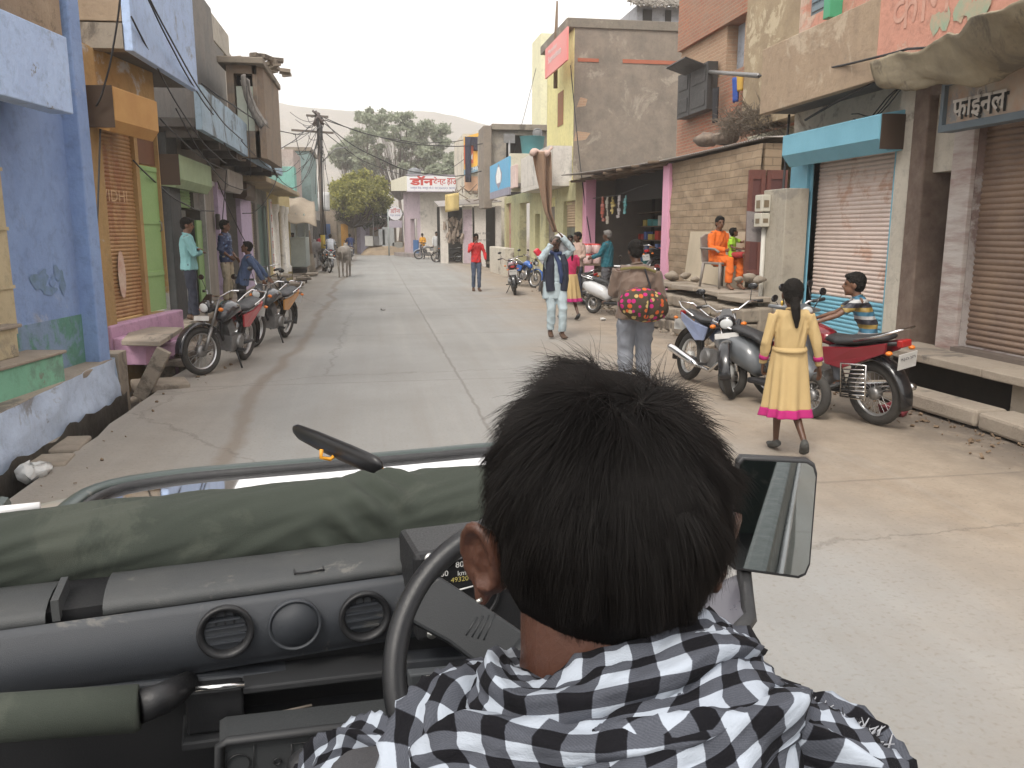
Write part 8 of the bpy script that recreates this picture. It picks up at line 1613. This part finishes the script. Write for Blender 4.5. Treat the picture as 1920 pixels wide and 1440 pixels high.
# ------------------------------------------------------------------ CATTLE
def cow(label, loc, rz, c1, c2, s=1.0, seed=1, patch=None):
 o = thing('cow', label, 'cow', loc, rz=R_(rz), local=True); m = MB(); V = lambda *a: Vector(a) * s
 m.tube([V(0, -.72, .98), V(0, -.6, 1.04), V(0, -.3, 1.02), V(0, 0, .96), V(0, .35, .98), V(0, .6, 1.04), V(0, .78, 1.0)], [(.12 * s, .12 * s), (.23 * s, .26 * s), (.27 * s, .30 * s), (.30 * s, .36 * s), (.26 * s, .34 * s), (.22 * s, .30 * s), (.13 * s, .2 * s)], 18, flat=(1, 0, 0))
 m.ball(V(0, .48, 1.30), (.10 * s, .17 * s, .14 * s)); m.tube([V(0, .68, 1.08), V(0, .9, 1.14), V(0, 1.08, 1.16)], [(.12 * s, .22 * s), (.09 * s, .16 * s), (.09 * s, .12 * s)], 12, flat=(1, 0, 0))
 m.tube([V(0, 1.05, 1.22), V(0, 1.15, 1.15), V(0, 1.32, .98), V(0, 1.38, .92)], [(.085 * s, .1 * s), (.095 * s, .11 * s), (.06 * s, .07 * s), (.05 * s, .045 * s)], 12, flat=(1, 0, 0))
 for q in (-1, 1):
  m.tube([V(.16 * q, -.52, .95), V(.19 * q, -.42, .72), V(.17 * q, -.58, .46), V(.16 * q, -.52, .12), V(.16 * q, -.50, .02)], [(.11 * s, .17 * s), (.08 * s, .12 * s), (.042 * s, .055 * s), (.035 * s, .038 * s), (.05 * s, .055 * s)], 10, flat=(1, 0, 0))
  m.tube([V(.15 * q, .5, .85), V(.15 * q, .5, .58), V(.15 * q, .53, .40), V(.15 * q, .5, .1), V(.15 * q, .52, .02)], [(.08 * s, .11 * s), (.055 * s, .065 * s), (.048 * s, .052 * s), (.034 * s, .036 * s), (.048 * s, .052 * s)], 10, flat=(1, 0, 0))
  m.tube([V(.08 * q, 1.06, 1.22), V(.2 * q, 1.04, 1.2), V(.27 * q, 1.05, 1.14)], [.03 * s, .045 * s, .01 * s], 8)
  m.ball(V(.12 * q, -.66, 1.08), .06 * s)
 mm = mat('hide_%d' % seed, c1, .85, c2, 2.2, .9, .2, 60); bake(m, 'body', mm, o, .016, 4)
 for q in (-1, 1): m = MB(); m.tube([V(.06 * q, 1.06, 1.28), V(.14 * q, 1.03, 1.36), V(.15 * q, 1.05, 1.46)], [.025 * s, .02 * s, .005 * s], 8); m.build('horn', mat('horn', (.1, .09, .07), .5), o)
 m = MB(); m.tube([V(0, -.74, 1.1), V(.03, -.83, .95), V(.04, -.8, .65), V(.05, -.8, .45)], [.03 * s, .022 * s, .016 * s, .012 * s], 7); m.tube([V(.05, -.8, .47), V(.06, -.8, .38), V(.05, -.8, .25)], [.014 * s, .035 * s, .008 * s], 7); m.build('tail', mm, o)
 return o
q = P(640, 521); cow('pale cow with dark flank seen from behind beside the power pole', (q.x + .12, q.y + .6, 0), -6, (.34, .31, .27), (.16, .14, .12), .92, 1)
q = P(600, 500); cow('grey cow standing at the left roadside behind the power pole', (q.x - .1, q.y, 0), 20, (.20, .19, .18), (.11, .1, .1), .95, 2)
# ------------------------------------------------------------------ MOTORCYCLES
tyre = mat('tyre_rubber', (.025, .024, .023), .85, (.06, .055, .048), 4, .5, .3, 60); rimc = mat('rim_chrome', (.55, .55, .55), .3, (.35, .35, .35), 6, .5, metal=.85); alloy = mat('engine_alloy', (.3, .3, .3), .4, (.16, .15, .14), 8, .6, .15, metal=.7); blk2 = mat('black_gloss', (.012, .012, .014), .25, coat=.5); seatv = mat('seat_black', (.03, .03, .032), .55, bump=.15, bscale=60); amber = mat('indicator_amber', (.75, .2, .02), .3); lens = mat('lamp_lens', (.6, .62, .62), .12); platem = mat('number_plate', (.6, .6, .58), .5, (.4, .38, .36), 9, .5); redlamp = mat('tail_lamp', (.4, .02, .02), .25); framem = mat('frame_black', (.02, .02, .022), .5)  # frame_black: plain black for frames, stands and footboards
def wheel(par, c, r, w, ax=(1, 0, 0), white=False, name='wheel', hubr=.06):
 m = MB(); m.torus(c, ax, r - w, w, 36, 10); wo = m.build(name, tyre, par)
 m = MB(); c = Vector(c); A = Vector(ax).normalized(); m.lathe([(r - 2 * w + .012, -.025), (r - 2 * w - .004, -.018), (r - 2 * w - .01, 0), (r - 2 * w - .004, .018), (r - 2 * w + .012, .025)], c, A, 36); m.build('rim', mat('white_rim', (.62, .62, .6), .4) if white else rimc, wo)
 m = MB(); m.lathe([(.0005, -.045), (hubr * .5, -.045), (hubr, -.03), (hubr, .03), (hubr * .5, .045), (.0005, .045)], c, A, 18); m.build('hub', mat('white_hub', (.6, .6, .58), .45) if white else alloy, wo)
 m = MB(); a = A.orthogonal().normalized(); b = A.cross(a)
 for k in range(24): t = k / 24 * 6.283; t2 = t + (.35 if k % 2 else -.35); d = a * math.cos(t) + b * math.sin(t); d2 = a * math.cos(t2) + b * math.sin(t2); m.tube([c + d2 * hubr * .9 + A * (.025 if k % 4 < 2 else -.025), c + d * (r - 2 * w)], .0022, 4, caps=False)
 m.build('spokes', rimc, wo)
def moto(label, loc, rz, tank, lean=8, steer=0, s=1.0, white=False, accent=None, plate='RJ 25', side=None, guard=False, grp=None, small=False, rearplate=True):
 o = thing('motorcycle', label, 'motorcycle', loc, grp or 'parked motorcycles', local=True); o.rotation_euler = (0, R_(-lean), R_(rz)); o.rotation_mode = 'XYZ'; o.scale = (s, s, s)
 tm = mat('tank_' + '%02x%02x%02x' % tuple(int(c * 255) for c in tank), tank, .25, tuple(c * .7 for c in tank), 3, .3, coat=.6); am = mat('acc_' + '%02x%02x%02x' % tuple(int(c * 255) for c in (accent or tank)), accent or tank, .3, coat=.4)
 S_ = Matrix.Translation((0, .52, 0)) @ Matrix.Rotation(R_(steer), 4, Vector((0, -.40, 1)).normalized()) @ Matrix.Translation((0, -.52, 0)); f = lambda *p: S_ @ Vector(p)
 wheel(o, (0, -.62, .30), .30, .048, name='wheel', white=white); wheel(o, f(0, .64, .30), .30, .042, (S_.to_3x3() @ Vector((1, 0, 0))), white, 'wheel', .075)
 for q in (-1, 1): m = MB(); m.tube([f(.075 * q, .64, .30), f(.075 * q, .52, .58)], .024, 8); m.tube([f(.075 * q, .52, .58), f(.075 * q, .38, .92)], .017, 8); m.build('fork', chrome if white else alloy, o)
 m = MB(); m.T = S_; m.grid(lambda a, b: (.062 * math.sin((b - .5) * 3.1), .64 + (.33 + .02 * math.cos((b - .5) * 3.1)) * math.cos(R_(-5 + 150 * a)), .30 + (.33 + .025 * math.cos((b - .5) * 3.1)) * math.sin(R_(-5 + 150 * a))), 18, 8); m.build('front_mudguard', tm if not white else blk2, o, solid=.004)
 m = MB(); m.grid(lambda a, b: (.075 * math.sin((b - .5) * 3.1), -.62 + (.335 + .03 * math.cos((b - .5) * 3.1)) * math.cos(R_(45 + 150 * a)), .30 + (.335 + .04 * math.cos((b - .5) * 3.1)) * math.sin(R_(45 + 150 * a))), 18, 8); m.build('rear_mudguard', blk2, o, solid=.004)
 m = MB(); m.tube([(0, .36, .66), (0, .28, .74), (0, .10, .80), (0, -.10, .77), (0, -.20, .71)], [(.05, .06), (.115, .09), (.135, .10), (.10, .07), (.05, .04)], 18, flat=(1, 0, 0)); m.build('fuel_tank', tm, o)
 m = MB(); m.tube([(0, -.14, .775), (0, -.3, .765), (0, -.55, .80), (0, -.80, .85)], [(.10, .035), (.13, .045), (.125, .042), (.09, .028)], 14, flat=(1, 0, 0)); m.build('seat', seatv, o)
 m = MB()
 for q in (-1, 1): m.prism([(.10 * q, -.12, .70), (.10 * q, -.5, .74), (.09 * q, -.85, .82), (.08 * q, -.82, .72), (.11 * q, -.35, .52), (.11 * q, -.15, .54)], (.025 * q, 0, 0))
 m.build('side_panel', am, o, bev=.008, fix=True)
 m = MB(); m.tube([(0, .36, .86), (0, .30, .50), (0, .05, .24), (0, -.28, .26), (0, -.38, .52), (0, -.15, .70), (0, .30, .78)], .022, 7); m.tube([(0, -.3, .72), (0, -.9, .80)], .02, 6)
 for q in (-1, 1): m.tube([(.09 * q, -.32, .30), (.10 * q, -.62, .30)], .02, 6)
 m.build('frame', framem, o)
 m = MB(); m.obox((0, .04, .36), (.24, .34, .20)); m.lathe([(.0005, -.16), (.09, -.15), (.1, -.1), (.1, .1), (.09, .15), (.0005, .16)], (0, -.04, .36), (1, 0, 0), 16)
 for k in range(8): m.obox((0, .13 + .012 * k, .50 + .018 * k), (.19 - .005 * k, .17, .008), (-.5, 0, 0))
 m.tube([(0, .10, .42), (0, .20, .62)], .055, 8); m.build('engine', alloy, o, bev=.008)
 m = MB(); m.tube([(.10, .24, .55), (.12, .30, .36), (.13, .12, .22), (.14, -.20, .24)], .022, 8); m.tube([(.14, -.18, .24), (.155, -.32, .27), (.17, -.82, .36), (.17, -.90, .37)], [.03, .048, .052, .03], 12); m.build('exhaust', chrome, o)
 m = MB(); m.T = S_; m.tube([(-.36, .22, 1.02), (-.22, .30, 1.03), (-.12, .38, .96), (.12, .38, .96), (.22, .30, 1.03), (.36, .22, 1.02)], .012, 8); h = m.build('handlebar', chrome if not small else framem, o)
 for q in (-1, 1):
  m = MB(); m.T = S_; m.tube([(.25 * q, .27, 1.028), (.37 * q, .215, 1.02)], .018, 8); m.build('grip', rubber, h)
  m = MB(); m.T = S_; m.tube([(.24 * q, .28, 1.03), (.27 * q, .31, 1.16)], .005, 5); m.ball((.29 * q, .31, 1.20), (.055, .012, .035)); m.build('rear_mirror', blk2, o)
  m = MB(); m.T = S_; m.ball((.17 * q, .44, .80), (.035, .03, .025)); m.build('indicator', amber, o)
  m = MB(); m.ball((.14 * q, -.90, .74), (.03, .03, .02)); m.build('indicator', amber, o)
  m = MB(); m.box((.10 * q, -.02, .26), (.22 * q, .02, .29)) if q > 0 else m.box((-.22, -.02, .26), (-.10, .02, .29)); m.build('footpeg', rubber, o)
 m = MB(); m.T = S_; m.tube([(0, .42, .84), (0, .50, .84), (0, .555, .83)], [(.06, .07), (.10, .085), (.085, .075)], 16, flat=(1, 0, 0)); m.prism([(-.085, .52, .89), (.085, .52, .89), (.04, .46, .99), (-.04, .46, .99)], (0, -.02, 0)); m.build('headlight_cowl', blk2, o)
 m = MB(); m.T = S_; m.ball((0, .55, .83), (.075, .028, .062)); m.build('headlight', lens, o)
 m = MB(); m.T = S_; m.obox((0, .60, .70), (.26, .006, .06), (.2, 0, 0)); pl_ = m.build('front_plate', platem, o)
 m = MB(); m.tube([(-.12, -.5, .80), (-.13, -.8, .88), (-.10, -.96, .94), (.10, -.96, .94), (.13, -.8, .88), (.12, -.5, .80)], .012, 8); m.build('grab_rail', chrome, o)
 m = MB(); m.box((-.06, -.97, .78), (.06, -.91, .84)); m.build('tail_lamp', redlamp, o, bev=.01)
 if rearplate: m = MB(); m.obox((0, -.97, .66), (.22, .008, .14), (.15, 0, 0)); pr_ = m.build('rear_plate', platem, o); lettering('plate_lettering', plate, .035, .17, (-.085, -.98, .665), (1, 0, 0), (0, 0.15, 1), mat('plate_ink', (.03, .03, .04), .6), pr_)
 if guard: m = MB(); [m.tube([(-.20, -.42 - .0 * k, .30 + .04 * k), (-.22, -.70, .34 + .04 * k)], .007, 5) for k in range(7)]; m.tube([(-.2, -.40, .28), (-.2, -.42, .60), (-.22, -.72, .62), (-.22, -.70, .30), (-.2, -.4, .28)], .01, 6); m.build('saree_guard', chrome, o)
 m = MB(); m.tube([(-.08, .0, .30), (-.16 if lean >= 0 else -.1, .02, .15), (-.24, .06, .015)], .012, 6); m.build('side_stand', framem, o)
 return o
def at(px, py, ang, back=.64):
 """place by the ground point of the front (back=.64) or rear (back=-.62) wheel"""
 p = P(px, py); a = R_(ang); return (p.x + math.sin(a) * back, p.y - math.cos(a) * back, 0)
moto('black motorcycle with red side cover, nearest of the two parked left', at(388, 704, 168), 168, (.025, .025, .03), 9, -28, 1.02, accent=(.45, .02, .03))
moto('black motorcycle with orange tank decal parked behind the nearest one on the left', at(478, 652, 165), 165, (.05, .05, .055), 8, -15, 1.0, accent=(.55, .25, .05))
moto('black and blue motorcycle with white rims parked on the right, front wheel turned out', at(1388, 748, 186), 186, (.02, .025, .06), 8, -42, .98, True, accent=(.25, .3, .45))
moto('dark red motorcycle with chrome saree guard, nearest on the right', at(1640, 795, 16, -.62), 16, (.22, .01, .02), 8, 12, 1.02, guard=True, plate='RJ25 SM')
moto('maroon motorcycle seen from behind beside the right roadside', at(966, 553, -8, -.62), -8, (.16, .01, .03), 6, 5, 1.0, plate='RJ 25')
moto('blue mudguard motorcycle standing just beyond the maroon one', at(1000, 540, 196), 196, (.02, .12, .45), 6, 20, .95)
moto('silver motorcycle with grey seat beside the white scooter', at(1104, 572, 38, -.62), 38, (.3, .3, .32), 8, 0, .95, small=True)
b = moto('black motorcycle with white tail parked inside the tin roofed shop mouth', (7.0, 18.6, .55), -62, (.02, .02, .022), 6, 0, .98); 
moto('black motorcycle standing behind the power pole next to the pale cow', at(617, 512, 190), 190, (.02, .02, .02), 6, 10, .95, grp='motorcycles in the distance')
for (px, yy, rz_, c, lb) in ((657, 52.0, 4, (.05, .05, .06), 'motorcycle ridden by the man in dark blue shirt'), (602, 46.5, 4, (.05, .02, .02), 'motorcycle of the rider in dark red'), (620, 44.5, 4, (.03, .03, .04), 'motorcycle of the rider in white'), (838, 47.5, 80, (.03, .03, .03), 'black motorcycle parked at the tin sheds by the green hose'), (803, 53, 100, (.3, .3, .3), 'pale motorcycle parked behind the man in amber')):
 a = P(px, 480, y=yy); moto(lb, (a.x, yy, 0), rz_, c, 0, 0, .98, grp='motorcycles in the distance', small=True)
def scooter(label, loc, rz, c, lean=5, steer=0):
 o = thing('scooter', label, 'scooter', loc, 'parked scooters', local=True); o.rotation_euler = (0, R_(-lean), R_(rz)); bm_ = mat('scooter_%02x%02x' % (int(c[0] * 255), int(c[2] * 255)), c, .3, tuple(x * .8 for x in c), 4, .4, coat=.5)
 wheel(o, (0, -.55, .22), .22, .045); wheel(o, (0, .62, .22), .22, .045)
 m = MB(); m.tube([(0, -.82, .62), (0, -.6, .58), (0, -.3, .48), (0, -.12, .34)], [(.10, .09), (.19, .17), (.17, .16), (.10, .08)], 18, flat=(1, 0, 0)); m.build('rear_body', bm_, o)
 m = MB(); m.grid(lambda a, b: ((.24 - .10 * a) * math.sin((b - .5) * 2.6), .30 + .10 * math.cos((b - .5) * 2.6) + (.10 * (1 - a)), .28 + .62 * a), 14, 14); m.build('leg_shield', bm_, o, solid=.02)
 m = MB(); m.box((-.16, -.15, .22), (.16, .36, .28)); m.build('footboard', framem, o, bev=.02)
 m = MB(); m.tube([(0, -.80, .76), (0, -.5, .75), (0, -.2, .70), (0, -.08, .64)], [(.1, .03), (.14, .05), (.13, .05), (.08, .03)], 14, flat=(1, 0, 0)); m.build('seat', seatv, o)
 m = MB(); m.tube([(0, .62, .42), (0, .50, .46), (0, .40, .62), (0, .32, 1.0)], [(.09, .06), (.09, .09), (.07, .07), (.06, .05)], 12, flat=(1, 0, 0)); m.build('front_body', bm_, o)
 m = MB(); m.tube([(-.34, .22, 1.04), (-.15, .31, 1.04), (0, .34, 1.03), (.15, .31, 1.04), (.34, .22, 1.04)], [.016, .03, .07, .03, .016], 10); m.build('handlebar', bm_, o); m = MB(); m.ball((0, .40, 1.02), (.07, .03, .05)); m.build('headlight', lens, o)
 m = MB(); m.tube([(-.14, -.5, .74), (-.16, -.8, .80), (0, -.95, .84), (.16, -.8, .80), (.14, -.5, .74)], .013, 8); m.build('grab_rail', chrome, o)
 for q in (-1, 1): m = MB(); m.tube([(.2 * q, .28, 1.05), (.26 * q, .30, 1.2)], .006, 5); m.ball((.27 * q, .3, 1.23), (.05, .012, .04)); m.build('rear_mirror', blk2, o)
 return o
a = P(1142, 592); scooter('white scooter parked in front of the silver motorcycle on the right', (a.x + .1, a.y + .1, 0), 215, (.62, .63, .64)); 
scooter('grey scooter parked between the blue and the red motorcycles', (3.98, 7.85, 0), 196, (.12, .13, .14), 6)
a = P(545, 575); bi = thing('bicycle', 'old black bicycle leaning at the left drain behind the motorcycles', 'bicycle', (a.x - .25, a.y + .4, 0), rz=R_(172), local=True); bi.rotation_euler = (0, R_(10), R_(168))
wheel(bi, (0, -.52, .34), .34, .02, hubr=.025); wheel(bi, (0, .54, .34), .34, .02, hubr=.025)
m = MB(); m.tube([(0, .54, .34), (0, .42, .75), (0, -.12, .30), (0, -.2, .78), (0, .42, .72)], .014, 6); m.tube([(0, -.2, .75), (0, -.52, .34), (0, -.12, .3)], .011, 6); m.build('frame', framem, bi); m = MB(); m.tube([(-.28, .28, .98), (-.1, .44, .98), (.1, .44, .98), (.28, .28, .98)], .011, 6); m.tube([(0, .42, .72), (0, .43, .98)], .012, 6); m.build('handlebar', chrome, bi); m = MB(); m.tube([(0, -.05, .86), (0, -.2, .87), (0, -.34, .88)], [(.03, .02), (.07, .03), (.09, .03)], 10, flat=(1, 0, 0)); m.build('saddle', seatv, bi)
rs5 = random.Random(12); lm_ = [mat('litter_white', (.6, .6, .58), .8), mat('litter_brown', (.2, .14, .09), .9), mat('litter_grey', (.3, .29, .28), .9)]
m = MB()
for k in range(900):
 sd = rs5.random() < .93; y = 4 + 26 * rs5.random() ** 1.4; x = (5.45 - abs(rs5.gauss(0, .35))) if sd else (-2.45 + abs(rs5.gauss(0, .25))); r_ = .004 + .02 * rs5.random() ** 3; m.obox((x, y, .01), (r_ * 2, r_ * rs5.uniform(1, 2.4), r_ * .9), (rs5.random(), rs5.random(), rs5.random() * 3), 0)
tag(m.build('gravel', lm_[1]), kind='stuff')
for k, (px, py, c, r_, lb) in enumerate(((62, 884, 0, .11, 'crumpled white plastic bag at the near left road edge'), (1675, 770, 3, .12, 'dark red rag lying behind the red motorcycle'), (1130, 598, 0, .05, 'scrap of white paper under the white scooter'), (1215, 625, 0, .06, 'white wrapper on the dirt behind the brown jacketed man'), (718, 580, 2, .05, 'small dark scrap in the middle of the road'))):
 a = P(px, py, z=.03); o = thing(('plastic_bag', 'rag', 'paper_scrap', 'wrapper', 'cloth_scrap')[k], lb, 'litter', a); o['kind'] = 'thing'; m = MB(); m.ball(a, (r_, r_ * 1.3, r_ * .55), 16, 10); m.v = [(x + r_ * .7 * mnoise.noise(Vector((x, y, z)) * 17 + Vector((k, 0, 0))), y + r_ * .7 * mnoise.noise(Vector((y, x, z)) * 15), z + r_ * .5 * mnoise.noise(Vector((z, x, y)) * 19)) for x, y, z in m.v]; m.build('scrap', mat('rag_red', (.22, .03, .04), .9) if c == 3 else lm_[c], o)
ns = [(108, 845, 1.0, .45), (30, 800, .8, .3)]
for k, (px, py, w_, l_) in enumerate(((50, 832, .9, .5), (40, 862, .7, .35))):
 a = P(px, py, z=.03); o = thing('drain_slab', ('broad', 'small')[k] + ' flat stone slab bridging the drain below the pale blue platform', 'stone slab', a, group='near left slabs'); m = MB(); m.obox((a.x, a.y, -.02), (w_, l_, .1), (0, .03, .1)); m.build('stone', rubble, o, bev=.02)
for o in col.objects:
 if o.parent is None and o.get('category') and not o.get('kind'): o['kind'] = 'thing'
rs6 = random.Random(31); m = MB()
for k in range(420):
 if k % 3: y = 9.5 + 17 * rs6.random(); x = 5.25 + rs6.gauss(0, .22) + .012 * y; s_ = .02 + .11 * rs6.random() ** 2
 else: y = 14 + 22 * rs6.random(); x = -2.72 + rs6.gauss(0, .14); s_ = .02 + .10 * rs6.random() ** 2
 c = Vector((x, y, s_ * .25)); pts = [c + Vector((rs6.gauss(0, 1), rs6.gauss(0, 1), rs6.gauss(0, .5))).normalized() * s_ * rs6.uniform(.7, 1.2) for _ in range(9)]
 bm = bmesh.new(); [bm.verts.new(p) for p in pts]; bmesh.ops.convex_hull(bm, input=bm.verts); bm.verts.ensure_lookup_table(); bm.verts.index_update()
 m.add([v.co.copy() for v in bm.verts], [[v.index for v in f.verts] for f in bm.faces]); bm.free()
tag(m.build('rubble', rubble), kind='stuff')
